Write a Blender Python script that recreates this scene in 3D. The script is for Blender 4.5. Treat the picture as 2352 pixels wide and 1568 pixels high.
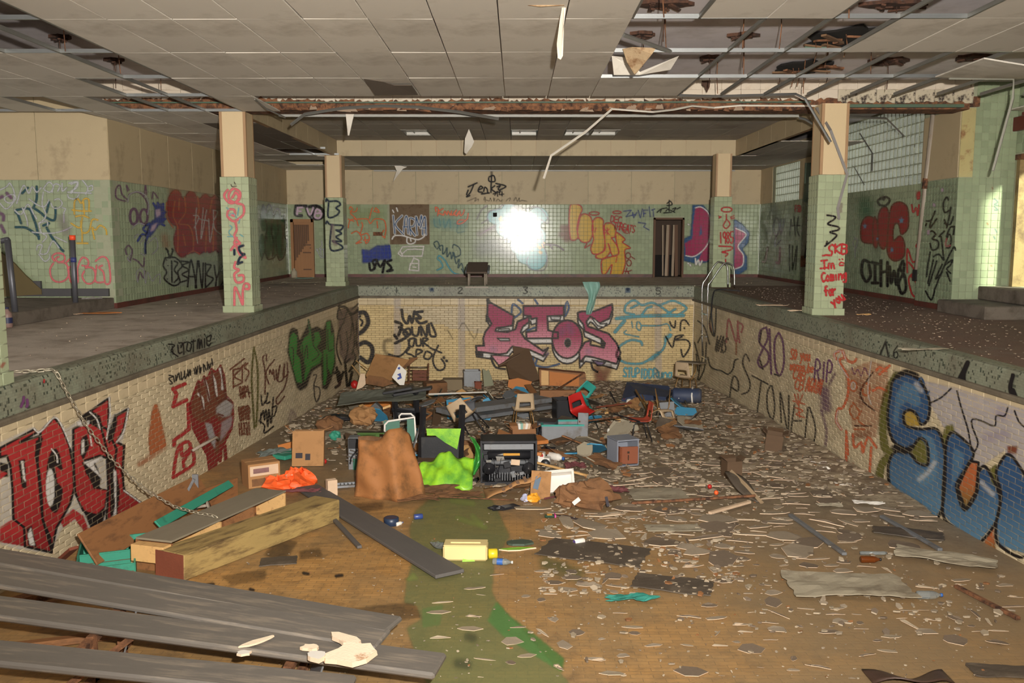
import bpy, bmesh, math, random
import numpy as np
from mathutils import Vector, Matrix, Euler

for _o in list(bpy.data.objects):
    bpy.data.objects.remove(_o)
SC = bpy.context.scene
COL = SC.collection
RND = random.Random(7)

F, CX, CY, HC = 2040.0, 1176.0, 784.0, 1.335
TH = math.atan((784 - 542) / F)
YAW = math.atan((1187 - 1176) / F * math.cos(TH))
_fw = Vector((-math.sin(YAW) * math.cos(TH), math.cos(YAW) * math.cos(TH), -math.sin(TH)))
_rt = Vector((math.cos(YAW), math.sin(YAW), 0))
_up = _rt.cross(_fw)
CAMP = Vector((0, 0, HC))
cam = bpy.data.cameras.new('camera')
cam.sensor_width = 36.0
cam.lens = 36.0 * F / 2352.0
cam.clip_start = 0.05
camo = bpy.data.objects.new('camera', cam)
COL.objects.link(camo)
camo.location = CAMP
camo.rotation_euler = (math.pi / 2 - TH, 0, YAW)
SC.camera = camo

SC.view_settings.view_transform = 'Standard'
SC.view_settings.look = 'None'
SC.view_settings.gamma = 1.0
SC.view_settings.use_curve_mapping = False
SC.view_settings.exposure = 0.08
W = bpy.data.worlds.new('daylight')
SC.world = W
W.use_nodes = True
W.node_tree.nodes['Background'].inputs[0].default_value = (1.0, 0.955, 0.88, 1)
W.node_tree.nodes['Background'].inputs[1].default_value = 1.1

def lamp(name, typ, loc, aim, power, color, **kw):
    l = bpy.data.lights.new(name, typ)
    l.energy = power
    l.color = color
    fall = kw.pop('falloff', None)
    for k, v in kw.items():
        setattr(l, k, v)
    if fall:
        l.use_nodes = True
        nt = l.node_tree
        em = nt.nodes['Emission']
        lf = nt.nodes.new('ShaderNodeLightFalloff')
        lf.inputs['Strength'].default_value = 1.0
        nt.links.new(lf.outputs[fall], em.inputs['Strength'])
    o = bpy.data.objects.new(name, l)
    COL.objects.link(o)
    o.location = loc
    o.rotation_euler = (Vector(aim) - Vector(loc)).to_track_quat('-Z', 'Y').to_euler()
    return o

FLASH = lamp('camera_flash', 'SPOT', (0.28, 0.05, HC + 0.34), (0.15, 20, 0.9), 570.0, (1.0, 0.95, 0.86),
             spot_size=math.radians(112), spot_blend=1.0, shadow_soft_size=0.05, falloff='Linear')
DOORL = lamp('doorway_daylight', 'AREA', (11.5, 9.9, 5.0), (8.5, 15.5, 1.3), 2400.0, (0.93, 1.0, 0.76),
             shape='RECTANGLE', size=.7, size_y=.7)

FLASH.data.specular_factor = .6
def ray(x, y):
    return _fw + _rt * ((x - CX) / F) - _up * ((y - CY) / F)
def onX(x, y, X):
    d = ray(x, y); return CAMP + d * (X / d.x)
def onY(x, y, Y):
    d = ray(x, y); return CAMP + d * (Y / d.y)
def onZ(x, y, Z):
    d = ray(x, y); return CAMP + d * ((Z - HC) / d.z)
def onP(x, y, p0, n):
    d = ray(x, y); return CAMP + d * ((p0 - CAMP).dot(n) / d.dot(n))
def proj(p):
    q = Vector(p) - CAMP; z = q.dot(_fw)
    return (CX + F * q.dot(_rt) / z, CY - F * q.dot(_up) / z, z)
FS = 0.048
def fz(Y):
    return -1.84 - (Y - 8.2) * FS
_fn = Vector((0, FS, 1)).normalized()
_fp = Vector((0, 8.2, -1.84))
def fl(x, y, h=0.0):
    """point at height h above the pool floor seen at photo pixel x,y"""
    p = onP(x, y, _fp + Vector((0, 0, h)), _fn); return p

class MB:
    def __init__(s):
        s.v = []; s.f = []; s.mi = []
    def add(s, vs, fs, m=0):
        o = len(s.v); s.v += [tuple(v) for v in vs]
        for f in fs:
            s.f.append(tuple(i + o for i in f)); s.mi.append(m)
        return s
    def box(s, c, d, R=None, m=0, bev=0.0):
        hx, hy, hz = d[0] / 2, d[1] / 2, d[2] / 2
        if bev > 0:
            b = min(bev, hx * .9, hy * .9, hz * .9)
            vs = []; idx = {}
            for sx in (-1, 1):
                for sy in (-1, 1):
                    for sz in (-1, 1):
                        for a in range(3):
                            p = [sx * (hx - b), sy * (hy - b), sz * (hz - b)]
                            p[a] = (sx, sy, sz)[a] * (hx, hy, hz)[a]
                            idx[(sx, sy, sz, a)] = len(vs); vs.append(Vector(p))
            fs = []
            for a in range(3):
                u, w = (a + 1) % 3, (a + 2) % 3
                for sg in (-1, 1):
                    q = []
                    for su, sw in ((-1, -1), (1, -1), (1, 1), (-1, 1)):
                        k = [0, 0, 0]; k[a] = sg; k[u] = su; k[w] = sw
                        q.append(idx[(k[0], k[1], k[2], a)])
                    fs.append(q if sg > 0 else q[::-1])
            for a in range(3):
                u, w = (a + 1) % 3, (a + 2) % 3
                for su in (-1, 1):
                    for sw in (-1, 1):
                        k = [0, 0, 0]; k[u] = su; k[w] = sw
                        k0 = list(k); k0[a] = -1; k1 = list(k); k1[a] = 1
                        q = [idx[(*k0, u)], idx[(*k1, u)], idx[(*k1, w)], idx[(*k0, w)]]
                        fs.append(q if su * sw < 0 else q[::-1])
            for sx in (-1, 1):
                for sy in (-1, 1):
                    for sz in (-1, 1):
                        q = [idx[(sx, sy, sz, a)] for a in range(3)]
                        fs.append(q if sx * sy * sz > 0 else q[::-1])
        else:
            vs = [Vector((x, y, z)) for x in (-hx, hx) for y in (-hy, hy) for z in (-hz, hz)]
            fs = [(0, 1, 3, 2), (4, 6, 7, 5), (0, 4, 5, 1), (2, 3, 7, 6), (0, 2, 6, 4), (1, 5, 7, 3)]
        if R is not None:
            vs = [R @ v for v in vs]
        c = Vector(c)
        return s.add([v + c for v in vs], fs, m)
    def tube(s, pts, r, n=8, m=0, cap=True, closed=False):
        P = [Vector(p) for p in pts]; N = len(P)
        o = len(s.v); prev = None
        rr = r if isinstance(r, (list, tuple)) else [r] * N
        for i, p in enumerate(P):
            if closed:
                t = P[(i + 1) % N] - P[i - 1]
            else:
                t = P[min(i + 1, N - 1)] - P[max(i - 1, 0)]
            t.normalize()
            if prev is None:
                a = Vector((0, 0, 1)) if abs(t.z) < .9 else Vector((1, 0, 0))
                u = t.cross(a).normalized()
            else:
                u = (prev - t * prev.dot(t)).normalized()
            prev = u; w = t.cross(u)
            for k in range(n):
                an = 2 * math.pi * k / n
                s.v.append(tuple(p + (u * math.cos(an) + w * math.sin(an)) * rr[i]))
        for i in range(N if closed else N - 1):
            j = (i + 1) % N
            for k in range(n):
                s.f.append((o + i * n + k, o + i * n + (k + 1) % n, o + j * n + (k + 1) % n, o + j * n + k)); s.mi.append(m)
        if cap and not closed:
            s.f.append(tuple(o + k for k in range(n))[::-1]); s.mi.append(m)
            s.f.append(tuple(o + (N - 1) * n + k for k in range(n))); s.mi.append(m)
        return s
    def lathe(s, prof, n=16, m=0, c=(0, 0, 0), R=None):
        o = len(s.v); c = Vector(c)
        for (r, z) in prof:
            for k in range(n):
                a = 2 * math.pi * k / n
                v = Vector((r * math.cos(a), r * math.sin(a), z))
                if R is not None: v = R @ v
                s.v.append(tuple(v + c))
        for i in range(len(prof) - 1):
            for k in range(n):
                s.f.append((o + i * n + k, o + i * n + (k + 1) % n, o + (i + 1) * n + (k + 1) % n, o + (i + 1) * n + k)); s.mi.append(m)
        return s
    def prism(s, poly, t, R=None, c=(0, 0, 0), m=0):
        """polygon in local XY extruded by t along local Z, centred"""
        n = len(poly); c = Vector(c)
        vs = [Vector((p[0], p[1], -t / 2)) for p in poly] + [Vector((p[0], p[1], t / 2)) for p in poly]
        if R is not None: vs = [R @ v for v in vs]
        fs = [tuple(range(n))[::-1], tuple(range(n, 2 * n))] + [(i, (i + 1) % n, n + (i + 1) % n, n + i) for i in range(n)]
        return s.add([v + c for v in vs], fs, m)
    def sheet(s, nx, ny, fn, t=0.0, m=0):
        """fn(u,v)->Vector for u,v in 0..1; closed shell of thickness t"""
        G = [[Vector(fn(i / nx, j / ny)) for j in range(ny + 1)] for i in range(nx + 1)]
        o = len(s.v); A = lambda i, j: o + i * (ny + 1) + j
        for r in G:
            for p in r: s.v.append(tuple(p))
        for i in range(nx):
            for j in range(ny):
                s.f.append((A(i, j), A(i + 1, j), A(i + 1, j + 1), A(i, j + 1))); s.mi.append(m)
        if t > 0:
            off = (nx + 1) * (ny + 1)
            for i in range(nx + 1):
                for j in range(ny + 1):
                    du = G[min(i + 1, nx)][j] - G[max(i - 1, 0)][j]
                    dv = G[i][min(j + 1, ny)] - G[i][max(j - 1, 0)]
                    n = du.cross(dv)
                    n = n.normalized() if n.length > 1e-9 else Vector((0, 0, 1))
                    s.v.append(tuple(G[i][j] - n * t))
            for i in range(nx):
                for j in range(ny):
                    s.f.append((A(i, j) + off, A(i, j + 1) + off, A(i + 1, j + 1) + off, A(i + 1, j) + off)); s.mi.append(m)
            rim = [A(i, 0) for i in range(nx + 1)] + [A(nx, j) for j in range(1, ny + 1)] + \
                  [A(i, ny) for i in range(nx - 1, -1, -1)] + [A(0, j) for j in range(ny - 1, 0, -1)]
            for k in range(len(rim)):
                a, b = rim[k], rim[(k + 1) % len(rim)]
                s.f.append((b, a, a + off, b + off)); s.mi.append(m)
        return s
    def mesh(s, name, mats, smooth=False):
        me = bpy.data.meshes.new(name)
        me.from_pydata(s.v, [], s.f)
        if not isinstance(mats, (list, tuple)): mats = [mats]
        for m in mats: me.materials.append(m)
        if len(mats) > 1:
            me.polygons.foreach_set('material_index', s.mi)
        if smooth:
            me.polygons.foreach_set('use_smooth', [True] * len(me.polygons))
        me.update()
        return me

def link(name, data, parent=None, loc=None, rot=None, label=None, cat=None, group=None, kind=None):
    o = bpy.data.objects.new(name, data)
    COL.objects.link(o)
    if loc is not None: o.location = loc
    if rot is not None: o.rotation_euler = rot
    if parent is not None: o.parent = parent
    if label: o['label'] = label
    if cat: o['category'] = cat
    if group: o['group'] = group
    if kind: o['kind'] = kind
    return o
def thing(name, label, cat, loc=(0, 0, 0), rot=(0, 0, 0), group=None):
    return link(name, None, None, loc, rot, label, cat, group)
def part(name, mb, mat, parent, smooth=False, **kw):
    return link(name, mb.mesh(name, mat, smooth), parent, **kw)
def single(name, mb, mat, label, cat, loc=(0, 0, 0), rot=(0, 0, 0), group=None, smooth=False):
    return link(name, mb.mesh(name, mat, smooth), None, loc, rot, label, cat, group)
def struct(name, mb, mat, label=None, cat=None, smooth=False):
    return link(name, mb.mesh(name, mat, smooth), None, label=label, cat=cat, kind='structure')
def RZ(a): return Matrix.Rotation(a, 3, 'Z')
def RX(a): return Matrix.Rotation(a, 3, 'X')
def RY(a): return Matrix.Rotation(a, 3, 'Y')
def EU(x, y, z): return Euler((x, y, z)).to_matrix()
def rad(*a): return tuple(math.radians(q) for q in a)

def srgb(r, g, b):
    f = lambda c: (c / 255 / 12.92) if c / 255 <= .04045 else ((c / 255 + .055) / 1.055) ** 2.4
    return (f(r), f(g), f(b), 1)
MATS = {}
class NT:
    def __init__(s, name):
        s.m = bpy.data.materials.new(name); s.m.use_nodes = True
        s.t = s.m.node_tree; s.b = s.t.nodes['Principled BSDF']
        s.out = s.t.nodes['Material Output']; s._c = None
    def n(s, typ, **kw):
        nd = s.t.nodes.new(typ)
        for k, v in kw.items(): setattr(nd, k, v)
        return nd
    def l(s, a, b): s.t.links.new(a, b)
    def co(s, kind='Object'):
        if s._c is None: s._c = s.n('ShaderNodeTexCoord')
        return s._c.outputs[kind]
    def noise(s, scale, detail=5, rough=.6, vec=None, dist=0.0):
        nd = s.n('ShaderNodeTexNoise')
        nd.inputs['Scale'].default_value = scale; nd.inputs['Detail'].default_value = detail
        nd.inputs['Roughness'].default_value = rough; nd.inputs['Distortion'].default_value = dist
        s.l(vec if vec is not None else s.co(), nd.inputs['Vector']); return nd.outputs['Fac']
    def ramp(s, fac, p0, p1, c0=(0, 0, 0, 1), c1=(1, 1, 1, 1)):
        r = s.n('ShaderNodeValToRGB'); e = r.color_ramp.elements
        e[0].position = p0; e[1].position = p1; e[0].color = c0; e[1].color = c1
        s.l(fac, r.inputs[0]); return r.outputs[0]
    def mix(s, fac, a, b, mode='MIX'):
        m = s.n('ShaderNodeMix', data_type='RGBA', blend_type=mode)
        for q, i in ((fac, 0), (a, 6), (b, 7)):
            if isinstance(q, (int, float)): m.inputs[i].default_value = q
            elif isinstance(q, tuple): m.inputs[i].default_value = q
            else: s.l(q, m.inputs[i])
        return m.outputs[2]
    def math(s, op, a, b=None):
        m = s.n('ShaderNodeMath', operation=op)
        for q, i in ((a, 0), (b, 1)):
            if q is None: continue
            if isinstance(q, (int, float)): m.inputs[i].default_value = q
            else: s.l(q, m.inputs[i])
        return m.outputs[0]
    def map(s, scale=(1, 1, 1), rot=(0, 0, 0), loc=(0, 0, 0), vec=None):
        m = s.n('ShaderNodeMapping')
        m.inputs['Scale'].default_value = scale; m.inputs['Rotation'].default_value = rot; m.inputs['Location'].default_value = loc
        s.l(vec if vec is not None else s.co(), m.inputs['Vector']); return m.outputs[0]
    def bump(s, h, strength=.3, dist=.01):
        b = s.n('ShaderNodeBump'); b.inputs['Strength'].default_value = strength; b.inputs['Distance'].default_value = dist
        s.l(h, b.inputs['Height']); s.l(b.outputs[0], s.b.inputs['Normal'])
    def rand(s):
        return s.n('ShaderNodeObjectInfo').outputs['Random']
    def island(s):
        return s.n('ShaderNodeNewGeometry').outputs['Random Per Island']
def vary(T, col, fac, amt):
    """multiply col by 1-amt..1+amt driven by fac 0..1"""
    v = T.math('ADD', T.math('MULTIPLY', fac, 2 * amt), 1 - amt)
    c = T.n('ShaderNodeCombineColor'); 
    for i in range(3): T.l(v, c.inputs[i])
    return T.mix(1.0, col, c.outputs[0], 'MULTIPLY')
def M(name, col, rough=.7, var=.18, scale=6.0, bump=.15, metal=0.0, dirt=None, dfac=(.5, .7), dscale=3.0, isl=0.0, obr=0.0, stretch=None, spec=None, fine=60.0, alpha=None, trans=None, coat=None):
    """generic worn procedural surface"""
    if name in MATS: return MATS[name]
    T = NT(name)
    vec = T.map(scale=stretch) if stretch else T.co()
    n1 = T.noise(scale, 6, .62, vec)
    c = vary(T, srgb(*col), n1, var)
    if dirt:
        d = T.ramp(T.noise(dscale, 7, .68, vec), dfac[0], dfac[1])
        c = T.mix(d, c, srgb(*dirt))
    if isl: c = vary(T, c, T.island(), isl)
    if obr: c = vary(T, c, T.rand(), obr)
    T.l(c, T.b.inputs['Base Color'])
    T.b.inputs['Roughness'].default_value = rough
    T.b.inputs['Metallic'].default_value = metal
    if spec is not None: T.b.inputs['Specular IOR Level'].default_value = spec
    if bump:
        T.bump(T.noise(fine, 4, .6, vec), bump, .01)
    if alpha is not None: T.b.inputs['Alpha'].default_value = alpha
    if trans is not None: T.b.inputs['Transmission Weight'].default_value = trans
    MATS[name] = T.m
    return T.m
def tile_mat(name, col, rough=.16, amt=.10, dirt=(70, 70, 55), dfac=(.56, .82)):
    T = NT(name)
    c = vary(T, srgb(*col), T.island(), amt)
    c = vary(T, c, T.rand(), amt)
    c = vary(T, c, T.noise(1.3, 5, .6), .10)
    d = T.ramp(T.noise(2.2, 8, .7), dfac[0], dfac[1])
    c = T.mix(T.math('MULTIPLY', d, .55), c, srgb(*dirt))
    T.l(c, T.b.inputs['Base Color'])
    r = T.math('ADD', T.math('MULTIPLY', d, .5), rough)
    T.l(r, T.b.inputs['Roughness'])
    T.b.inputs['Specular IOR Level'].default_value = .22
    T.bump(T.noise(9, 3, .5), .03, .01)
    return T.m
def mosaic_mat():
    T = NT('coping_mosaic')
    v = T.map(scale=(38, 38, 38))
    sn = T.n('ShaderNodeVectorMath', operation='FLOOR'); T.l(v, sn.inputs[0])
    wn = T.n('ShaderNodeTexWhiteNoise', noise_dimensions='3D'); T.l(sn.outputs[0], wn.inputs['Vector'])
    dark = T.ramp(wn.outputs['Value'], .10, .13, (1, 1, 1, 1), (0, 0, 0, 1))
    base = vary(T, srgb(128, 132, 114), wn.outputs['Value'], .13)
    c = T.mix(dark, base, srgb(58, 68, 58))
    fr = T.n('ShaderNodeVectorMath', operation='FRACTION'); T.l(v, fr.inputs[0])
    sp = T.n('ShaderNodeSeparateXYZ'); T.l(fr.outputs[0], sp.inputs[0])
    g = T.math('MAXIMUM', T.math('LESS_THAN', sp.outputs['Y'], .09), T.math('LESS_THAN', sp.outputs['Z'], .09))
    c = T.mix(T.math('MULTIPLY', g, .6), c, srgb(92, 88, 74))
    c = T.mix(T.ramp(T.noise(1.1, 7, .7), .45, .75), c, srgb(100, 92, 78))
    T.l(c, T.b.inputs['Base Color'])
    T.b.inputs['Roughness'].default_value = .5
    T.bump(T.noise(40, 3, .5), .15, .01)
    return T.m
def floor_mat():
    T = NT('pool_floor_tiles')
    br = T.n('ShaderNodeTexBrick'); T.l(T.map(scale=(1, 1, 1)), br.inputs['Vector'])
    br.inputs['Scale'].default_value = 1.0
    br.inputs['Brick Width'].default_value = .16; br.inputs['Row Height'].default_value = .055
    br.inputs['Mortar Size'].default_value = .0035; br.inputs['Mortar Smooth'].default_value = .3
    br.inputs['Color1'].default_value = srgb(196, 148, 86); br.inputs['Color2'].default_value = srgb(176, 130, 72)
    br.inputs['Mortar'].default_value = srgb(146, 112, 70)
    c = T.mix(T.math('MULTIPLY', T.ramp(T.noise(.55, 8, .68), .40, .62), .85), br.outputs['Color'], srgb(142, 118, 84))
    c = T.mix(T.math('MULTIPLY', T.ramp(T.noise(4.5, 8, .75, dist=.5), .48, .68), .7), c, srgb(104, 82, 56))
    sp = T.n('ShaderNodeSeparateXYZ'); T.l(T.co(), sp.inputs[0])
    deep = T.n('ShaderNodeMapRange'); T.l(T.math('ADD', sp.outputs['Y'], T.math('MULTIPLY', sp.outputs['X'], .55)), deep.inputs[0])
    deep.inputs[1].default_value = 9.4; deep.inputs[2].default_value = 12.6
    k = T.math('MULTIPLY', deep.outputs[0], T.math('ADD', .75, T.math('MULTIPLY', T.noise(1.6, 7, .7), .4)))
    kc = T.n('ShaderNodeClamp'); T.l(k, kc.inputs[0])
    silt = T.mix(T.ramp(T.noise(6, 8, .75), .35, .65), srgb(112, 96, 78), srgb(150, 134, 110))
    rgt = T.n('ShaderNodeMapRange'); T.l(sp.outputs['X'], rgt.inputs[0]); rgt.inputs[1].default_value = -.3; rgt.inputs[2].default_value = 2.6
    kd = T.math('MULTIPLY', rgt.outputs[0], T.math('ADD', .35, T.math('MULTIPLY', T.noise(1.1, 7, .7), .75)))
    kdc = T.n('ShaderNodeClamp'); T.l(kd, kdc.inputs[0])
    c = T.mix(kdc.outputs[0], c, srgb(138, 118, 90))
    st = T.ramp(T.noise(3.0, 6, .7, T.map(scale=(.6, 7, 1))), .5, .75); c = T.mix(T.math('MULTIPLY', st, .4), c, srgb(146, 120, 84))
    c = T.mix(kc.outputs[0], c, silt)
    T.l(c, T.b.inputs['Base Color']); T.b.inputs['Roughness'].default_value = .62
    h = T.math('ADD', T.math('MULTIPLY', br.outputs['Fac'], -.6), T.math('MULTIPLY', T.noise(26, 5, .65), .7))
    T.bump(h, .5, .008)
    return T.m
def plaster_mat(name, col, seams=True):
    T = NT(name)
    c = vary(T, srgb(*col), T.noise(2.0, 6, .65), .10)
    c = T.mix(T.math('MULTIPLY', T.ramp(T.noise(.9, 8, .72), .50, .78), .5), c, srgb(112, 92, 70))
    sp = T.n('ShaderNodeSeparateXYZ'); T.l(T.co(), sp.inputs[0])
    w = T.math('LESS_THAN', T.math('FRACT', T.math('MULTIPLY', sp.outputs['Y'], 2.6)), .05)
    c = T.mix(T.math('MULTIPLY', w, .35), c, srgb(205, 198, 188))
    T.l(c, T.b.inputs['Base Color']); T.b.inputs['Roughness'].default_value = .85
    T.bump(T.noise(30, 4, .6), .15, .01)
    return T.m
m_green = tile_mat('green_glazed_tile', (140, 150, 122), .16)
m_greenR = tile_mat('green_glazed_tile_grimy', (128, 140, 114), .2, .12, (74, 72, 58), (.46, .76))
m_coltile = tile_mat('green_column_tile', (156, 164, 134), .13, .08)
m_brick = tile_mat('cream_glazed_brick', (208, 184, 136), .28, .09, (112, 92, 62), (.50, .80))
m_brickL = tile_mat('cream_glazed_brick_dusty', (194, 178, 148), .42, .10, (128, 110, 84), (.46, .80))
m_cap = tile_mat('cream_cap_tile', (196, 178, 146), .3, .07, (120, 104, 80), (.50, .8))
m_mortar = M('mortar', (120, 100, 68), .9, .2, 9, .2)
m_mortarL = M('pale_mortar', (172, 158, 128), .9, .15, 9, .2)
m_grout = M('tile_grout', (150, 152, 128), .8, .15, 9, .1)
m_cream = M('cream_wall_panel', (176, 158, 126), .55, .06, 2.0, .25, dirt=(120, 104, 80), dfac=(.55, .85), dscale=1.3, obr=.05, fine=120)
m_creamcol = M('cream_column_panel', (202, 178, 140), .5, .06, 2.0, .3, dirt=(140, 116, 82), dfac=(.62, .9), dscale=1.6, fine=140)
m_trim = M('tan_corner_trim', (160, 126, 92), .5, .15, 5, .1)
m_deck = M('deck_concrete', (190, 178, 166), .8, .16, 2.2, .4, dirt=(140, 126, 112), dfac=(.45, .70), dscale=1.8, fine=45)
m_deckR = M('deck_rotten_silt', (122, 96, 80), .9, .28, 3.0, .7, dirt=(124, 112, 98), dfac=(.55, .72), dscale=1.2, fine=40)
m_nosing = M('concrete_nosing', (112, 102, 86), .75, .12, 3, .3, dirt=(74, 64, 52), dfac=(.45, .75), dscale=2.2)
m_mosaic = mosaic_mat()
m_floor = floor_mat()
m_base = M('red_baseboard', (92, 44, 36), .5, .25, 5, .2, dirt=(50, 34, 28), dfac=(.45, .7))
m_panel = M('ceiling_panel_board', (214, 206, 194), .8, .05, 1.2, .18, dirt=(150, 138, 122), dfac=(.50, .85), dscale=1.1, obr=.05, fine=160)
m_paneld = M('ceiling_panel_dark', (104, 92, 80), .85, .08, 1.5, .15, obr=.06)
m_slab = plaster_mat('upper_slab_plaster', (214, 206, 208))
m_alu = M('aluminium_rail', (176, 178, 178), .35, .12, 6, .05, metal=.85)
m_alud = M('aluminium_rail_dull', (140, 138, 132), .5, .15, 6, .05, metal=.6)
m_rust = M('rusty_steel', (132, 88, 58), .85, .4, 8, .5, dirt=(58, 36, 26), dfac=(.42, .62), dscale=9)
m_mold = M('mouldy_plaster', (184, 172, 150), .85, .10, 4, .3, dirt=(60, 50, 44), dfac=(.50, .60), dscale=5.5)
m_white = M('white_plaster_tile', (200, 186, 168), .7, .08, 4, .2, dirt=(150, 128, 100), dfac=(.55, .8))
m_greenst = M('green_steel', (74, 96, 78), .6, .2, 6, .1, dirt=(92, 60, 40), dfac=(.55, .75))
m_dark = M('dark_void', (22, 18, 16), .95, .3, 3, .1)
m_conc = M('step_concrete', (104, 94, 84), .85, .14, 2.5, .4, dirt=(66, 58, 48), dfac=(.45, .7))

PM = {}
def piece(w, h, d, bev, mat, key):
    """a small slab standing proud by d: local x right, z up, front faces -y"""
    k = (round(w, 4), round(h, 4), d, bev, key)
    if k in PM: return PM[k]
    rings = [(w / 2, h / 2, 0), (w / 2, h / 2, -d + bev * .6), (w / 2 - bev, h / 2 - bev, -d), (w / 2 - bev * 2.2, h / 2 - bev * 2.2, -d)]
    mb = MB()
    vs = []
    for (a, b, y) in rings:
        vs += [(-a, y, -b), (a, y, -b), (a, y, b), (-a, y, b)]
    fs = []
    for r in range(3):
        for i in range(4):
            fs.append((r * 4 + i, r * 4 + (i + 1) % 4, r * 4 + 4 + (i + 1) % 4, r * 4 + 4 + i))
    fs.append((12, 13, 14, 15))
    mb.add(vs, fs)
    me = mb.mesh(key, mat, True)
    PM[k] = (me, np.array(vs), fs)
    return PM[k]
def pieces(parent, name, O, U, N, cells, d, bev, mat, indiv=0, joined=None, jit=0.0):
    """cells: (u,v,w,h) centres on the plane O + uU + vZ with outward normal N"""
    U = Vector(U).normalized(); N = Vector(N).normalized(); V = N.cross(U)
    R = Matrix((U, -N, V)).transposed()
    rz = math.atan2(U.y, U.x)
    rn = random.Random(len(cells) * 7 + 3)
    sc = []
    for i, (u, v, w, h) in enumerate(cells):
        p = Vector(O) + U * u + V * v
        x, y, z = proj(p)
        vis = z > .5 and -30 < x < 2382 and -30 < y < 1598
        fore = abs(N.dot((CAMP - p).normalized()))
        sc.append((-(w * h * fore / max(z, .5) ** 2) if vis else 0, i, p))
    order = sorted(sc)
    chosen = set(i for s, i, p in order[:indiv] if s < 0)
    big = MB(); arrs = []; fcs = []; off = 0
    Rn = np.array(R)
    for s, i, p in sc:
        u, v, w, h = cells[i]
        me, vs, fs = piece(w, h, d, bev, mat, name)
        q = p + N * (rn.uniform(-jit, jit))
        if i in chosen:
            link(name, me, parent, loc=q, rot=(0, 0, rz))
        else:
            arrs.append(vs @ Rn.T + np.array(q)); fcs += [tuple(a + off for a in f) for f in fs]; off += len(vs)
    if arrs:
        me = bpy.data.meshes.new(joined or name)
        me.from_pydata(np.concatenate(arrs).tolist(), [], fcs)
        me.materials.append(mat)
        me.polygons.foreach_set('use_smooth', [True] * len(me.polygons))
        link(joined or (name + 's'), me, parent, kind='stuff')
def grid(u0, u1, v0, v1, w, h, gap, holes=(), stagger=False):
    out = []; r = 0; v = v0
    while v < v1 - 1e-6:
        hh = min(h, v1 - v); u = u0 - (w / 2 if stagger and r % 2 else 0)
        while u < u1 - 1e-6:
            a, b = max(u, u0), min(u + w, u1)
            if b - a > .02 and hh > .02:
                cu, cv = (a + b) / 2, v + hh / 2
                if not any(h0 <= cu <= h1 and g0 <= cv <= g1 for (h0, h1, g0, g1) in holes):
                    out.append((cu, cv, b - a - gap, hh - gap))
            u += w
        v += h; r += 1
    return out

Y0, YF = 2.2, 24.05
def XL(Y): return -4.30 - .0165 * (YF - Y)
def XR(Y): return 4.80 + .010 * (YF - Y)
ZL = -.33
def ZR(Y): return -.41 + .0075 * (YF - Y)
mb = MB()
ny = 44; nx = 20
mb.sheet(ny, nx, lambda a, b: (XL(Y0 + (YF - Y0) * a) * (1 - b) + XR(Y0 + (YF - Y0) * a) * b, Y0 + (YF - Y0) * a, fz(Y0 + (YF - Y0) * a)))
mb.f = [f[::-1] for f in mb.f]
floor = struct('floor', mb, m_floor, 'stained orange and silty tiled floor of the empty swimming pool', 'floor')
def pool_wall(name, A, B, N, label, mat, mort, indiv):
    """A->B along +U at the ledge height"""
    A = Vector(A); B = Vector(B); U = (B - A).normalized(); L = (B - A).length; N = Vector(N)
    mb = MB()
    q = N * -.006
    zt, zb = -.2, -3.0
    vs = [A + q + Vector((0, 0, zb)), B + q + Vector((0, 0, zb)), B + q + Vector((0, 0, zt)), A + q + Vector((0, 0, zt))]
    back = [v - N * .25 for v in vs]
    mb.add(vs + back, [(0, 1, 2, 3), (7, 6, 5, 4), (4, 5, 1, 0), (3, 2, 6, 7), (1, 5, 6, 2), (4, 0, 3, 7)])
    w = struct(name, mb, mort, label, 'wall')
    ztop = -.40
    cells = grid(0, L, -3.0, ztop - .125, .222, .061, .008, stagger=True)
    pieces(w, 'brick', A - N * .006, U, N, cells, .006, .003, mat, indiv, 'brick_courses', .0012)
    caps = grid(0, L, ztop - .12, ztop + .10, .25, .11, .006)
    pieces(w, 'cap_tile', A - N * .006, U, N, caps, .007, .003, m_cap, 80 if indiv else 40, 'cap_tiles')
    return w
_l = (Vector((XL(YF), YF, 0)) - Vector((XL(Y0), Y0, 0))).normalized()
NLp = Vector((_l.y, -_l.x, 0))
_r = (Vector((XR(Y0), Y0, 0)) - Vector((XR(YF), YF, 0))).normalized()
NRp = Vector((_r.y, -_r.x, 0))
wpl = pool_wall('wall_pool_left', (XL(Y0), Y0, 0), (XL(YF), YF, 0), NLp, 'dusty cream brick side wall of the pool with a raised fist painted on it', m_brickL, m_mortarL, 300)
wpr = pool_wall('wall_pool_right', (XR(YF), YF, 0), (XR(Y0), Y0, 0), NRp, 'dusty cream brick side wall of the pool with big blue lettering', m_brickL, m_mortarL, 300)
wpf = pool_wall('wall_pool_back', (XL(YF), YF, 0), (XR(YF), YF, 0), (0, -1, 0), 'cream brick end wall of the pool with magenta lettering', m_brick, m_mortar, 300)
mb = MB(); mb.box((.1, Y0 - .13, -1.45), (9.8, .25, 3.0)); struct('wall_pool_front', mb, m_brickL, 'cream end wall of the shallow end', 'wall')
def strip(mb, path, prof, m=0):
    """sweep profile [(out, z)] along path of (point, normal, dz)"""
    o = len(mb.v); n = len(prof)
    for (p, nn, dz) in path:
        for (a, z) in prof:
            mb.v.append(tuple(Vector(p) + Vector(nn) * a + Vector((0, 0, z + (dz if z < -.1 else 0)))))
    for i in range(len(path) - 1):
        for k in range(n - 1):
            mb.f.append((o + i * n + k, o + i * n + k + 1, o + (i + 1) * n + k + 1, o + (i + 1) * n + k)); mb.mi.append(m)
ys = [Y0 + (YF - Y0) * i / 20 for i in range(21)]
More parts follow.
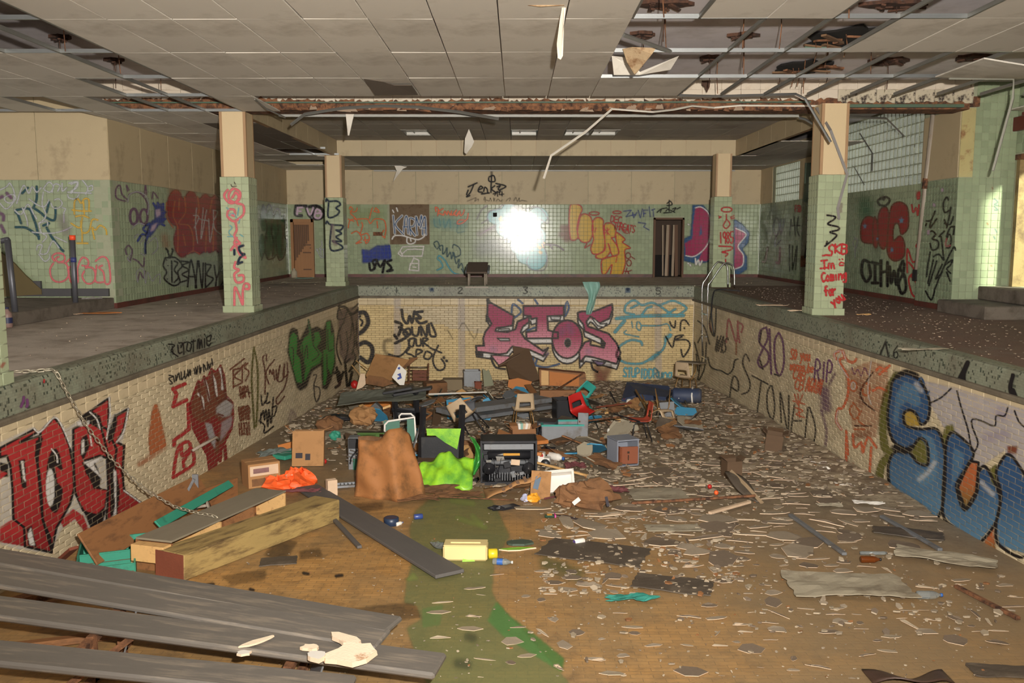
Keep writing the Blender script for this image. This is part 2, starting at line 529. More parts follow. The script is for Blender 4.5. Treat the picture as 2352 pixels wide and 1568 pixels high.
prof = [(-.22, .004), (-.05, .012), (-.012, .0), (0.004, -.03), (.012, -.27)]
nos = [(.012, -.27), (.045, -.275), (.055, -.29), (.052, -.325), (.03, -.335), (-.02, -.335)]
for nm, path, lab in (('trim_1', [((XL(y), y, 0), NLp, 0.0) for y in ys[::-1]], 'grey green speckled mosaic coping along the raised fist side of the pool'),
                      ('trim_2', [((XR(y), y, 0), NRp, ZR(y) + .335) for y in ys], 'grey green speckled mosaic coping along the blue lettering side of the pool'),
                      ('trim_3', [((XR(YF), YF, 0), (0, -1, 0), -.03), ((XL(YF), YF, 0), (0, -1, 0), 0)], 'grey green mosaic coping with lane numbers over the end wall')):
    mb = MB(); strip(mb, path, prof)
    t = struct(nm, mb, m_mosaic, lab, 'coping')
    mb = MB(); strip(mb, path, nos)
    part('nosing', mb, m_nosing, t)
def slab(name, quads, mat, label, th=.3):
    mb = MB()
    for q in quads:
        vs = [Vector(v) for v in q]
        mb.add(vs + [v - Vector((0, 0, th)) for v in vs], [(0, 1, 2, 3), (7, 6, 5, 4)] + [(i, 4 + i, 4 + (i + 1) % 4, (i + 1) % 4) for i in range(4)])
    return struct(name, mb, mat, label, 'deck')
slab('floor_left', [[(-14, Y0, 0), (XL(Y0) - .2, Y0, 0), (XL(YF) - .2, YF, 0), (-14, YF, 0)]], m_deck, 'dusty grey concrete pool deck beside the raised fist wall')
slab('floor_right', [[(XR(Y0) + .2, Y0, 0), (13.5, Y0, 0), (13.5, YF, 0), (XR(YF) + .2, YF, 0)]], m_deckR, 'brown silt covered pool deck beside the blue lettering wall')
slab('floor_back', [[(-14, YF + .2, 0), (13.5, YF + .2, 0), (13.5, 29.4, 0), (-14, 29.4, 0)], [(-14, YF, 0), (-4.5, YF, 0), (-4.5, YF + .2, 0), (-14, YF + .2, 0)], [(5.0, YF, 0), (13.5, YF, 0), (13.5, YF + .2, 0), (5.0, YF + .2, 0)]], m_deck, 'narrow concrete deck behind the lane numbers')
slab('floor_front', [[(-14, -1.5, 0), (13.5, -1.5, 0), (13.5, Y0 - .0, 0), (-14, Y0, 0)]], m_deck, 'concrete deck at the shallow end')

ZT = 2.35
YB = 29.1
def tiled_wall(name, A, B, N, zc, label, mat, holes=(), cream=True, indiv=0, panelw=1.35, z0=.1, chole=(), ext=.3):
    A = Vector(A); B = Vector(B); U = (B - A).normalized(); L = (B - A).length; N = Vector(N)
    mb = MB()
    us = sorted(set([0, L] + [h for q in list(holes) + list(chole) if q[4:] for h in q[:2]]))
    rz = RZ(math.atan2(U.y, U.x))
    for i in range(len(us) - 1):
        a, b = us[i], us[i + 1]; cu = (a + b) / 2
        op = [q for q in list(holes) + list(chole) if q[4:] and q[0] <= cu <= q[1]]
        segs = [(-.1, zc)]
        for q in op:
            ns = []
            for (s0, s1) in segs:
                if q[2] > s0: ns.append((s0, min(q[2], s1)))
                if q[3] < s1: ns.append((max(q[3], s0), s1))
            segs = [s for s in ns if s[1] - s[0] > .01]
        for (s0, s1) in segs:
            c = A + U * cu - N * .158 + Vector((0, 0, (s0 + s1) / 2))
            mb.box(c, (b - a, .30, s1 - s0), rz)
    w = struct(name, mb, m_grout, label, 'wall')
    cells = grid(0, L, z0, ZT, .125, .125, .005, [q[:4] for q in holes])
    pieces(w, 'wall_tile', A - N * .008, U, N, cells, .008, .004, mat, indiv, 'wall_tiles', .0006)
    if z0 > 0:
        bb = MB(); un = sorted([(q[0], q[1]) for q in holes if q[2] < .05])
        u = 0
        for (a, b) in un + [(L, L)]:
            if a - u > .02: bb.box(A + U * ((u + a) / 2) + N * .006 + Vector((0, 0, z0 / 2)), (a - u, .022, z0), rz)
            u = b
        part('baseboard', bb, m_base, w)
    if cream:
        n = max(1, round(L / panelw)); pw = L / n
        for i in range(n):
            a, b = i * pw, (i + 1) * pw; cu = (a + b) / 2
            spans = [(ZT + .004, zc)]
            hit = [q for q in chole if q[0] < cu < q[1]]
            if hit:
                q = hit[0]
                spans = [s for s in ((ZT + .004, q[2]), (q[3], zc)) if s[1] - s[0] > .03]
            for (s0, s1) in spans:
                p = MB(); p.box((0, 0, 0), (pw - .008, .02, s1 - s0 - .006), None, 0, .003)
                link('wall_panel', p.mesh('wall_panel', m_cream), w, loc=A + U * cu - N * .004 + Vector((0, 0, (s0 + s1) / 2)), rot=(0, 0, math.atan2(U.y, U.x)))
    return w
XWL, XWR = -7.45, 7.88
def bu(px): return onY(px, 560, YB).x - XWL       # u on the back wall from a pixel column
def bv(py): return onY(1180, py, YB).z
wb = tiled_wall('wall_back', (XWL, YB, 0), (XWR, YB, 0), (0, -1, 0), 3.98, 'green tiled back wall with cream panels above and graffiti', m_green,
                holes=[(bu(668), bu(722), -.1, bv(503), 1), (bu(1500), bu(1570), -.1, bv(500), 1), (bu(895), bu(985), bv(560), 3)], indiv=300)
wl = tiled_wall('wall_left', (XWL, 16.45, 0), (XWL, YB, 0), (1, 0, 0), 3.98, 'green tiled side wall with red bubble letters and cream panels above', m_green, indiv=300)
wa = tiled_wall('wall_alcove', (-14, 16.45, 0), (XWL, 16.45, 0), (0, -1, 0), 3.98, 'green tiled wall beside the steps with yellow and white tags', m_green, indiv=300)
wr = tiled_wall('wall_right', (XWR, YB, 0), (XWR, 17.25, 0), (-1, 0, 0), 3.98, 'grimy green tiled side wall with red heart shaped letters below glass blocks', m_greenR,
                chole=[(YB - 27.5, YB - 25.0, 2.35, 3.42, 1), (YB - 22.9, YB - 17.45, 2.35, 3.95, 1)], indiv=300)
def glass_mat():
    T = NT('glass_block')
    c = vary(T, srgb(206, 214, 204), T.rand(), .22)
    c = T.mix(T.math('MULTIPLY', T.ramp(T.noise(3, 6, .7), .5, .75), .5), c, srgb(92, 92, 76))
    T.l(c, T.b.inputs['Base Color']); T.b.inputs['Roughness'].default_value = .22
    wv = T.n('ShaderNodeTexWave', bands_direction='Z'); wv.inputs['Scale'].default_value = 9; wv.inputs['Distortion'].default_value = 1.2
    T.l(T.co(), wv.inputs['Vector']); T.bump(wv.outputs['Fac'], .5, .02)
    tr = T.n('ShaderNodeBsdfTranslucent'); tr.inputs[0].default_value = srgb(225, 235, 222)
    mx = T.n('ShaderNodeMixShader'); mx.inputs[0].default_value = .5
    T.l(T.b.outputs[0], mx.inputs[1]); T.l(tr.outputs[0], mx.inputs[2]); T.l(mx.outputs[0], T.out.inputs['Surface'])
    return T.m
m_gb = glass_mat()
m_gbt = M('teal_stained_glass_block', (70, 116, 116), .3, .3, 3, .3)
m_gbd = M('dirt_streaked_glass_block', (84, 72, 56), .5, .3, 3, .3)
for nm, y0, y1, z0, z1, lab in (('window_1', 17.45, 22.9, 2.35, 3.95, 'large glass block window over the red heart shaped letters'), ('window_2', 25.0, 27.5, 2.35, 3.42, 'small glass block window high in the corner by the back wall')):
    mb = MB()
    nu = round((y1 - y0) / .195); nv = round((z1 - z0) / .195); du = (y1 - y0) / nu; dv = (z1 - z0) / nv
    for j in range(nv + 1): mb.box((XWR + .05, (y0 + y1) / 2, z0 + j * dv), (.07, y1 - y0, .012))
    for i in range(nu + 1): mb.box((XWR + .05, y0 + i * du, (z0 + z1) / 2), (.068, .012, z1 - z0))
    win = struct(nm, mb, m_grout, lab, 'window')
    for i in range(nu):
        for j in range(nv):
            y = y0 + (i + .5) * du; z = z0 + (j + .5) * dv
            px, py, _ = proj((XWR, y, z))
            m = m_gb
            if nm == 'window_1' and ((2020 < px < 2055 and 330 < py < 380) or (2082 < px < 2105 and 285 < py < 345) or (2050 < px < 2060 and py < 330)): m = m_gbt
            if nm == 'window_2' and 1790 < px < 1803 and py > 395: m = m_gbd
            g = piece(dv - .014, dv - .014, .05, .02, m, 'glass_block')
            o = link('glass_block', g[0], win, loc=(XWR + .07, y, z), rot=(0, 0, -math.pi / 2))
            o.scale = ((du - .014) / (dv - .014), 1, 1)
CT = [piece(.122, .120, .008, .004, m_coltile, 'tile')]
def column(x0, x1, y0, ztop, label, base_tiles=True):
    w = x1 - x0; cx = (x0 + x1) / 2; cy = y0 + w / 2
    c = thing('column', label, 'column', (cx, cy, 0))
    mb = MB(); mb.box((0, 0, ZT / 2), (w - .012, w - .012, ZT)); part('core', mb, m_grout, c)
    n = 4; tw = w / n; rows = 18; z0 = .12; th = (ZT - z0) / rows
    me = piece(tw - .005, th - .005, .008, .004, m_coltile, 'tile')[0]
    faces = [(0, (0, -1)), (math.pi / 2, (1, 0)) if x0 < 0 else (-math.pi / 2, (-1, 0))]
    for rz, nn in faces:
        U = Vector((math.cos(rz), math.sin(rz), 0)); N = Vector((nn[0], nn[1], 0))
        for i in range(n):
            for j in range(rows):
                p = U * ((i + .5) * tw - w / 2) + N * (w / 2 - .008) + Vector((0, 0, z0 + (j + .5) * th))
                link('tile', me, c, loc=p, rot=(0, 0, rz))
    for rz, nn in [(math.pi, (0, 1)), (-faces[1][0], (-faces[1][1][0], 0))]:
        mb = MB(); mb.box(Vector((nn[0], nn[1], 0)) * (w / 2 - .004) + Vector((0, 0, (ZT + z0) / 2)), (w - .02, .008, ZT - z0), RZ(rz)); part('tile_face', mb, m_coltile, c)
    pw = w + .05
    pm = piece(pw / 3 - .005, .112, .01, .006, m_coltile, 'plinth_tile')[0]
    mb = MB(); mb.box((0, 0, .058), (pw - .012, pw - .012, .116)); part('plinth', mb, m_coltile, c)
    for rz, nn in faces:
        U = Vector((math.cos(rz), math.sin(rz), 0)); N = Vector((nn[0], nn[1], 0))
        for i in range(3):
            link('plinth_tile', pm, c, loc=U * ((i + .5) * pw / 3 - pw / 2) + N * (pw / 2 - .008) + Vector((0, 0, .06)), rot=(0, 0, rz))
    uw = w - .05
    mb = MB(); mb.box((0, 0, (ZT + ztop) / 2), (uw, uw, ztop - ZT - .01)); part('shaft', mb, m_creamcol, c)
    for sx in (-1, 1):
        for sy in (-1, 1):
            mb = MB(); mb.box((sx * (uw / 2 - .022), sy * (uw / 2 - .022), (ZT + ztop) / 2), (.05, .05, ztop - ZT - .012), None, 0, .004); part('corner_trim', mb, m_trim, c)
    return c
c1 = column(-5.14, -4.64, 15.55, 3.46, 'green tiled column with pink spiral graffiti under its cream upper half')
c2 = column(-5.11, -4.62, 23.85, 3.46, 'green tiled column with dark letters B and E')
c3 = column(5.03, 5.53, 15.05, 3.52, 'green tiled column with a red warning and a bent rail hanging across it')
c4 = column(5.14, 5.60, 23.4, 3.46, 'green tiled column with a halo and 1985 painted in red beside the pool ladder')
c5 = column(-5.12, -4.62, 7.48, 3.46, 'green tiled column with a red paint smear at the chain')
ZC, ZH = 3.45, 3.86
mb = MB(); mb.box((-2.5, 13.95, 4.13), (23.0, 31, .3))
ceil = struct('ceiling', mb, m_slab, 'suspended ceiling of grey panels with many missing under a plaster slab', 'ceiling')
def xl(k): return -0.18 + (.655 if k > 0 else .642) * k
ROWS = [-1.5, .77, 2.42, 4.07, 5.72, 7.37, 9.02, 10.62, 12.3, 13.86, 15.5]
R = {n: i for i, n in enumerate(['a', 'b', 'c', 'd', 'e', 'r0', 'r1', 'r2', 'r3', 'r4'])}
missing = set()
for r in 'r0 r1 r2 r3 r4'.split(): missing.add((-8, r))
for r in 'r1 r3 r4'.split(): missing.add((-9, r))
missing |= {(-10, 'r4'), (-12, 'r4'), (-14, 'r4'), (2, 'r0'), (5, 'r0'), (6, 'r0')}
missing |= {(k, 'r1') for k in (2, 3, 4, 5)}
missing |= {(k, 'r2') for k in range(2, 12)} | {(k, 'r3') for k in range(4, 13)}
missing |= {(k, 'r4') for k in range(-6, 13)}
pmesh = {}
def cpanel(x0, x1, y0, y1, z, mat, n=0):
    w, l = x1 - x0 - .010, y1 - y0 - .008
    k = (round(w, 3), round(l, 3), mat.name)
    if k not in pmesh:
        p = MB(); p.box((0, 0, .009), (w, l, .018), None, 0, .004); pmesh[k] = p.mesh('ceiling_panel', mat)
    o = link('ceiling_panel', pmesh[k], ceil, loc=((x0 + x1) / 2, (y0 + y1) / 2, z), rot=(RND.uniform(-.004, .004), RND.uniform(-.006, .006), 0))
    return o
npan = 0
for rn, i in R.items():
    for k in range(-21, 21):
        if (k, rn) in missing: continue
        x0, x1 = xl(k), xl(k + 1)
        if x1 < -13.5 or x0 > 8.9 or (rn in 'abcd' and abs(k) > 14): continue
        cpanel(x0, x1, ROWS[i], ROWS[i + 1], ZC, m_panel); npan += 1
m_alum = M('aluminium_rail_worn', (150, 148, 142), .6, .2, 3, .05, metal=.3)
rails = MB()
done = set()
def trail(p0, p1, mat=m_alu, name='ceiling_rail'):
    p0, p1 = Vector(p0), Vector(p1); d = p1 - p0; a = math.atan2(d.y, d.x)
    q = MB(); q.box((0, 0, 0), (d.length, .026, .004)); q.box((0, 0, .022), (d.length, .004, .04)); q.box((0, 0, .04), (d.length, .01, .008))
    return link(name, q.mesh(name, mat), ceil, loc=(p0 + p1) / 2, rot=(0, 0, a))
for (k, rn) in sorted(missing):
    if rn == 'r4' and k > -8: continue
    i = R[rn]; x0, x1, y0, y1 = xl(k), xl(k + 1), ROWS[i], ROWS[i + 1]
    for e in ((x0, y0, x1, y0), (x0, y1, x1, y1), (x0, y0, x0, y1), (x1, y0, x1, y1)):
        key = tuple(round(q, 2) for q in e)
        if key in done or (e[1] == e[3] == 13.86 and k >= 4): continue
        if k in (2, 3) and rn in ('r1', 'r2') and e[0] == e[2]: continue
        done.add(key); trail((e[0], e[1], ZC), (e[2], e[3], ZC), m_alu if e[1] == e[3] else m_alud)
XS0, XS1, YS0, YS1 = -4.79, 5.81, 16.3, 24.03
far = MB()
def fpan(x0, x1, y0, y1, z): far.box(((x0 + x1) / 2, (y0 + y1) / 2, z + .009), (x1 - x0 - .012, y1 - y0 - .012, .018))
n = 16; w = (XS1 - XS0) / n; rr = [16.3, 17.9, 19.5, 20.6, 21.7, 22.85, 24.03]
lightcells = {3, 7, 9, 10}
for i in range(n):
    for j in range(len(rr) - 1):
        if i in lightcells and j == 4: continue
        fpan(XS0 + i * w, XS0 + (i + 1) * w, rr[j], rr[j + 1], ZH)
yr = [15.5, 17.1, 18.75, 20.4, 22.05, 23.7, 25.3, 26.95, 27.3, 29.1]
hole = {(-8, 0), (-9, 4), (-8, 4), (-9, 6), (-10, 6)}
for j in range(len(yr) - 1):
    k = -12
    for k in range(-12, 20):
        x0, x1 = xl(k), xl(k + 1)
        if x1 <= XWL or x0 >= XWR: continue
        x0, x1 = max(x0, XWL), min(x1, XWR)
        if yr[j + 1] < 24 and x1 > XS0 - .03 and x0 < XS1: 
            if x0 < XS0 - .15: x1 = XS0 - .02
            elif x1 > XS1 + .15: x0 = XS1 + .02
            else: continue
        if (k, j) in hole or (x0 > 5 and yr[j] < 20.3): continue
        y0 = yr[j]
        if y0 < 24 and yr[j + 1] > 24.03 and x1 > XS0 and x0 < XS1: y0 = 24.05
        if k in (-9, -8) and j in (1, 2, 3):
            cpanel(x0, x1, y0, yr[j + 1], ZC, m_paneld)
        elif x0 < XS0: cpanel(x0, x1, y0, yr[j + 1], ZC, m_panel)
        else: far.box(((x0 + x1) / 2, (y0 + yr[j + 1]) / 2, ZC + .009), (x1 - x0 - .012, yr[j + 1] - y0 - .012, .018))
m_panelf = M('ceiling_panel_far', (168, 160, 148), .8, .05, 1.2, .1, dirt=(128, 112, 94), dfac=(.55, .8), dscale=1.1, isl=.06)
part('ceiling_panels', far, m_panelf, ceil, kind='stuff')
for k in (-9, -8): trail((xl(k), 22.05, ZC), (xl(k + 1), 22.05, ZC)); trail((xl(k), 23.7, ZC), (xl(k + 1), 23.7, ZC))
trail((xl(-8), 20.4, ZC), (xl(-8), 23.7, ZC))
trail((-5.3, 27.2, ZC - .01), (7.5, 27.2, ZC - .01), m_alum); trail((-4.6, 28.98, ZC - .05), (7.0, 28.98, ZC - .05), m_alum)
def soffit(A, B, N, label, nm, pw):
    A, B, N = Vector(A), Vector(B), Vector(N); U = (B - A).normalized(); L = (B - A).length; rz = math.atan2(U.y, U.x)
    mb = MB(); mb.box((A + B) / 2 - N * .06 + Vector((0, 0, (ZC + ZH) / 2)), (L, .10, ZH - ZC), RZ(rz))
    t = struct(nm, mb, m_trim, label, 'soffit')
    n = round(L / pw); w = L / n
    p = MB(); p.box((0, 0, 0), (w - .006, .012, ZH - ZC + .004), None, 0, .002); me = p.mesh('soffit_panel', m_cream)
    for i in range(n): link('soffit_panel', me, t, loc=A + U * (i + .5) * w - N * .008 + Vector((0, 0, (ZC + ZH) / 2)), rot=(0, 0, rz))
soffit((XS0, YS1, 0), (XS1, YS1, 0), (0, -1, 0), 'cream panelled drop face over the lane numbers', 'trim_4', .66)
soffit((XS0, 16.35, 0), (XS0, YS1, 0), (1, 0, 0), 'cream drop face above the column with letters B and E', 'trim_5', 1.1)
soffit((XS1, YS1, 0), (XS1, 16.35, 0), (-1, 0, 0), 'cream drop face above the column with 1985', 'trim_6', 1.1)
m_lite = M('white_enamel', (196, 192, 184), .35, .08, 4, .05)
for i in sorted(lightcells):
    x0, x1 = XS0 + i * w + .0, XS0 + (i + 1) * w
    w2 = (XS1 - XS0) / 16; x0 = XS0 + i * w2; x1 = x0 + w2; cx = (x0 + x1) / 2; cy = (21.7 + 22.85) / 2
    t = thing('ceiling_light', 'unlit recessed ceiling light box in the raised ceiling beyond the rusty beam', 'light fixture', (cx, cy, ZH), group='recessed lights in the raised ceiling')
    q = MB()
    for sx in (-1, 1): q.box((sx * (w2 / 2 - .02), 0, .03), (.02, 1.1, .07))
    for sy in (-1, 1): q.box((0, sy * .55, .03), (w2 - .02, .02, .07))
    part('frame', q, m_alud, t)
    q = MB(); q.box((0, 0, .075), (w2 - .04, 1.08, .01)); q.box((0, .54, .045), (w2 - .05, .012, .05)); part('reflector', q, m_lite, t)
    q = MB(); q.tube([(-.1, -.5, .05), (-.1, .5, .05)], .016, 8); part('fluorescent_tube', q, m_lite, t, True)
YBM = 15.55
mb = MB(); mb.box((.13, YBM + .3, 3.735), (15.2, .56, .50))
rn = random.Random(3)
beam = struct('trim_7', mb, m_rust, 'rusty exposed ceiling beam with torn cream tiles', 'beam')
x = -7.4
me_full = piece(.325, .165, .02, .004, m_white, 'beam_tile')[0]
while x < 7.55:
    mold = x > 5.3
    mt = m_mold if mold else m_white
    tmesh = piece(.325, .165, .02, .004, mt, 'beam_tile')[0]
    link('beam_tile', tmesh, beam, loc=(x + .165, YBM + .02, 3.895))
    b = 3.60 if mold else 3.645 + rn.uniform(-.02, .02)
    poly = [(-.162, .083)]; nn = 7
    low = []
    for i in range(nn + 1):
        low.append((-.162 + .324 * i / nn, -.083 + (b - 3.643) + rn.uniform(-.03, .03)))
    if x < -4.4: low = [(a, c + .02) for a, c in low]
    poly = [(.162, .083), (-.162, .083)] + low
    q = MB(); q.prism([(a, c) for a, c in poly], .02, RX(math.pi / 2))
    link('beam_tile', q.mesh('beam_tile', mt), beam, loc=(x + .165, YBM + .01, 3.726))
    x += .33
q = MB(); q.box((-1.2, YBM - .02, 3.60), (12.4, .05, .022)); q.box((6.45, YBM - .02, 3.535), (2.3, .07, .05)); part('flange', q, m_greenst, beam)
q = MB()
for i in range(90):
    xx = rn.uniform(-4.6, 5.0); ww = rn.uniform(.06, .3); hh = rn.uniform(.03, .09)
    pts = [(-ww / 2, 0), (ww / 2, rn.uniform(-.02, .02))] + [(ww / 2 - ww * (j + 1) / 5, hh * rn.uniform(.6, 1.2)) for j in range(4)]
    q.prism(pts, .03, RX(math.pi / 2), (xx, YBM - rn.uniform(0, .04), 3.47 + rn.uniform(-.02, .02)), rn.choice((0, 0, 1)))
part('torn_plaster', q, [m_rust, M('dirty_plaster', (150, 128, 108), .9, .2, 6, .3)], beam)
def bent(pts, name, label, mat=m_alu, wd=.034, cat='rail'):
    P = [Vector(p) for p in pts]; c = P[0]
    q = MB(); q.tube([p - c for p in P], wd / 2, 4, 0)
    return single(name, q, mat, label, cat, c)
def py(Y, s): return [onY(float(a.split(',')[0]), float(a.split(',')[1]), Y) for a in s.split()]
def pxs(Ys, s): return [onY(float(a.split(',')[0]), float(a.split(',')[1]), Y) for a, Y in zip(s.split(), Ys)]
trail(onZ(640, 268, ZC), onZ(1835, 269, ZC), m_alum)
bent(pxs([15.2, 15.3, 15.45, 15.5, 15.5, 15.4, 15.3], '668,287 700,262 790,248 880,243 960,246 1060,258 1146,273'), 'bent_rail', 'dull aluminium ceiling rail bowed in front of the rusty beam', m_alud, .05)
bent(pxs([13.6, 13.6, 13.8, 14.0, 14.4, 14.8, 15.1, 15.5, 15.5, 15.5], '1249,410 1266,357 1345,303 1406,250 1500,257 1545,252 1590,243 1640,247 1700,242 1880,243'), 'bent_rail', 'white ceiling rail bent like an elbow and dangling before the back wall', M('white_rail', (214, 206, 194), .45, .08, 4, .05), .034)
bent(pxs([13.86, 13.86, 13.86, 13.8, 13.6], '1560,219 1650,221 1828,216 1850,227 1908,326'), 'bent_rail', 'aluminium ceiling rail folded down in front of the column with the red warning', m_alu, .04)
bent(pxs([15.3, 14.98, 14.95, 14.95, 14.97, 14.98], '1876,248 1908,300 1946,400 1924,478 1927,500 1925,503'), 'bent_rail', 'grey twisted strap hanging against the cream shaft of the column with the red warning', M('grey_strap', (112, 106, 102), .6, .1, 5, .1), .06)
bent(pxs([16.3, 16.3, 16.2], '1835,270 1850,274 1866,284'), 'bent_rail', 'short drooping end of ceiling rail beside the column with the red warning', m_alu, .045)
bent(pxs([15.2, 16.5, 17.3], '1925,268 2036,272 2076,312'), 'bent_rail', 'thin white rail bent down before the large glass block window', m_alud, .04)
bent(pxs([20.6, 18.8, 18.3], '1975,306 2004,352 2003,392'), 'bent_rail', 'short kinked rail hanging across the middle of the large glass block window', m_alud, .03)
bent(pxs([21.3, 20.2], '1960,380 1985,424'), 'bent_rail', 'thin slanting rail at the lower corner of the large glass block window', m_alud, .025)
bent(pxs([12.3, 12.3, 12.25, 12.1], '2180,179 2328,180 2327,225 2281,392'), 'bent_rail', 'pale ceiling rail hanging down beside the lit doorway', M('pale_rail', (150, 148, 136), .6, .08, 5, .05), .04)
bent(pxs([9.9, 10.6], '1432,80 1540,118'), 'bent_rail', 'loose grey ceiling rail slanting above the torn triangular panel', m_alud, .05)
bent(pxs([14.05, 14.6, 15.0, 15.2], '585,228 612,250 645,265 655,270'), 'bent_rail', 'curled edge rail by the top of the column with pink spirals', m_alud, .03)
m_torn = M('torn_fibreboard', (176, 150, 116), .9, .25, 9, .5, dirt=(112, 72, 38), dfac=(.45, .65), dscale=6)
m_tornw = M('peeled_white_paper', (222, 210, 192), .7, .08, 6, .2)
def frag(px, Y, name, label, mats, t=.02, cat='ceiling fragment', dep=None):
    P = [onY(a, b, Y + (dep[i] if dep else 0)) for i, (a, b) in enumerate(px)]
    c = sum(P, Vector()) / len(P)
    n = len(P); N = Vector((0, 1, 0)) * t
    q = MB(); q.add([p - c for p in P] + [p - c + N for p in P], [tuple(range(n))[::-1], tuple(range(n, 2 * n))] + [(i, (i + 1) % n, n + (i + 1) % n, n + i) for i in range(n)])
    return single(name, q, mats, label, cat, c)
frag([(1430, 112), (1452, 108), (1507, 110), (1498, 124), (1462, 168), (1457, 170), (1440, 142)], 10.55, 'torn_scrap', 'brown backed triangular panel scrap dangling from the ceiling grid', m_torn, .02, dep=[0, 0, 0, 0, -.2, -.2, -.1])
frag([(1405, 128), (1440, 132), (1470, 165), (1560, 128), (1540, 160), (1470, 172), (1410, 172)], 11.4, 'sagging_panel', 'cracked grey ceiling panel sagging behind the brown triangular scrap', m_panel, .02, dep=[0, 0, .2, -.3, 0, .2, .2])
frag([(1296, -12), (1303, -12), (1295, 60), (1293, 128), (1288, 137), (1281, 133), (1279, 100), (1286, 45)], 8.6, 'hanging_strip', 'narrow peeled strip hanging from the middle of the ceiling', [m_tornw], .03, dep=[0, 0, 0, -.05, -.05, -.05, 0, 0])
frag([(1150, -6), (1302, -8), (1296, 12), (1240, 15), (1172, 7), (1165, 10)], 8.5, 'curled_paper', 'torn ceiling paper curling down beside the hanging strip', m_torn, .02)
P = [onZ(a, b, ZC - .012 * k) for k, (a, b) in enumerate([(834, 181), (880, 188), (905, 196), (945, 196), (960, 218), (862, 219)])]; q = MB(); q.add(P + [p + Vector((0, 0, .008)) for p in P], [tuple(range(6)), tuple(range(6, 12))[::-1]] + [(i, 6 + i, 6 + (i + 1) % 6, (i + 1) % 6) for i in range(6)]); part('stained_corner', q, m_paneld, ceil, label='stained ceiling panel corner above the bowed rail')
frag([(794, 262), (813, 262), (802, 311), (799, 311)], 16.1, 'hanging_shard', 'pale pointed shard hanging near the end of the bowed rail', m_panel, .015)
frag([(1077, 296), (1089, 325), (1083, 338), (1071, 354), (1066, 350), (1068, 318)], 21.4, 'hanging_shard', 'kinked pale shard hanging under the rusty beam', m_panel, .015)
frag([(905, 378), (935, 383), (925, 388), (903, 417), (911, 392)], 27.2, 'hanging_shard', 'thin dagger shaped shard hanging before the cream panels', m_panel, .015)
frag([(1612, 185), (1632, 184), (1630, 200), (1624, 212), (1619, 200), (1613, 195)], 14.9, 'hanging_rag', 'dark torn rag hanging before the beam', M('burnt_rag', (72, 50, 38), .9, .3, 9, .3), .02)
q = MB(); q.sheet(10, 4, lambda u, v: Vector((5.6 + 3.1 * u, 11.0 + 1.25 * v, ZC + .01 - .18 * math.sin(u * 2.6) * (1 - v) - .05 * u)), .018)
part('sagging_panel', q, m_panel, ceil, label='long ceiling panel sagging beside the doorway')
m_rustd = M('dark_rust', (84, 54, 38), .9, .35, 7, .5, dirt=(44, 30, 24), dfac=(.42, .62), dscale=8)
def rust_patch(px, py, Z, rx, ry, label, seed, depth=.05):
    r = random.Random(seed); c = onZ(px, py, Z)
    q = MB(); n = 16
    pts = [(rx * (1 + r.uniform(-.3, .25)) * math.cos(6.283 * i / n), ry * (1 + r.uniform(-.3, .3)) * math.sin(6.283 * i / n)) for i in range(n)]
    q.prism(pts, depth)
    for i in range(6):
        a = r.uniform(0, 6.28); q.box((rx * .5 * math.cos(a), ry * .5 * math.sin(a), -depth * .9), (rx * r.uniform(.3, .8), .05, .02), EU(r.uniform(-.3, .3), r.uniform(-.3, .3), r.uniform(0, 3)))
    q.tube([(0, 0, 0), (.01, 0, -.2), (0, .01, -.42)], .006, 4)
    return link('rust_patch', q.mesh('rust_patch', m_rustd), ceil, loc=c, label=label)
for i, (a, b, rx, ry, lab) in enumerate([(1525, 8, .30, .14, 'rusty torn hole in the slab above the brown triangular scrap'), (1477, 77, .16, .12, 'small rust hole in the slab right behind the loose slanting rail'),
        (1708, 80, .18, .13, 'small oval rust hole with one hanger wire in the open slab'), (1630, 133, .14, .2, 'narrow rust stain in the slab by the torn triangle'),
        (2060, 10, .38, .16, 'ragged rust hole with dripping stalactites in the slab'), (135, 84, .14, .1, 'small rust hole in the slab over the steps'), (262, 137, .14, .1, 'small rust hole by the column with pink spirals'),
        (2040, 140, .3, .25, 'brown blister of rust in the slab above the column with the red warning'), (2235, 132, .32, .2, 'dark rust patch in the slab close to the doorway')]):
    rust_patch(a, b, 3.965, rx, ry, lab, i)
def big_hole(px, py, rx, ry, label, seed):
    r = random.Random(seed); c = onZ(px, py, 3.95)
    t = ceil
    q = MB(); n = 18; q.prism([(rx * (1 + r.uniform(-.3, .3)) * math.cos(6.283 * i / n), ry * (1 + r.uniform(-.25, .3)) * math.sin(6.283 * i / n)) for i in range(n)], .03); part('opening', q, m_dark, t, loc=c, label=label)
    for i in range(7):
        q = MB(); q.box((r.uniform(-.6, .6) * rx, r.uniform(-.6, .6) * ry, -.05), (rx * r.uniform(.5, 1.2), .07, .025), EU(r.uniform(-.15, .15), r.uniform(-.15, .15), r.uniform(-.4, 1.0)))
        part('lath', q, r.choice([m_rust, m_rust, M('old_lath', (112, 84, 60), .9, .3, 8, .3), m_greenst]), t, loc=c)
    for i in range(5):
        x, y = r.uniform(-.8, .8) * rx, r.uniform(-.7, .7) * ry
        q = MB(); q.tube([(x, y, 0), (x + .02, y, -.15), (x - .01, y + .02, -.3)], .006, 4); part('wire', q, m_rust, t, loc=c)
big_hole(1945, 88, .55, .62, 'large jagged hole in the slab with dark laths showing', 5)
big_hole(1850, 155, .45, .55, 'jagged slab hole with a green lath above the folded rail', 9)
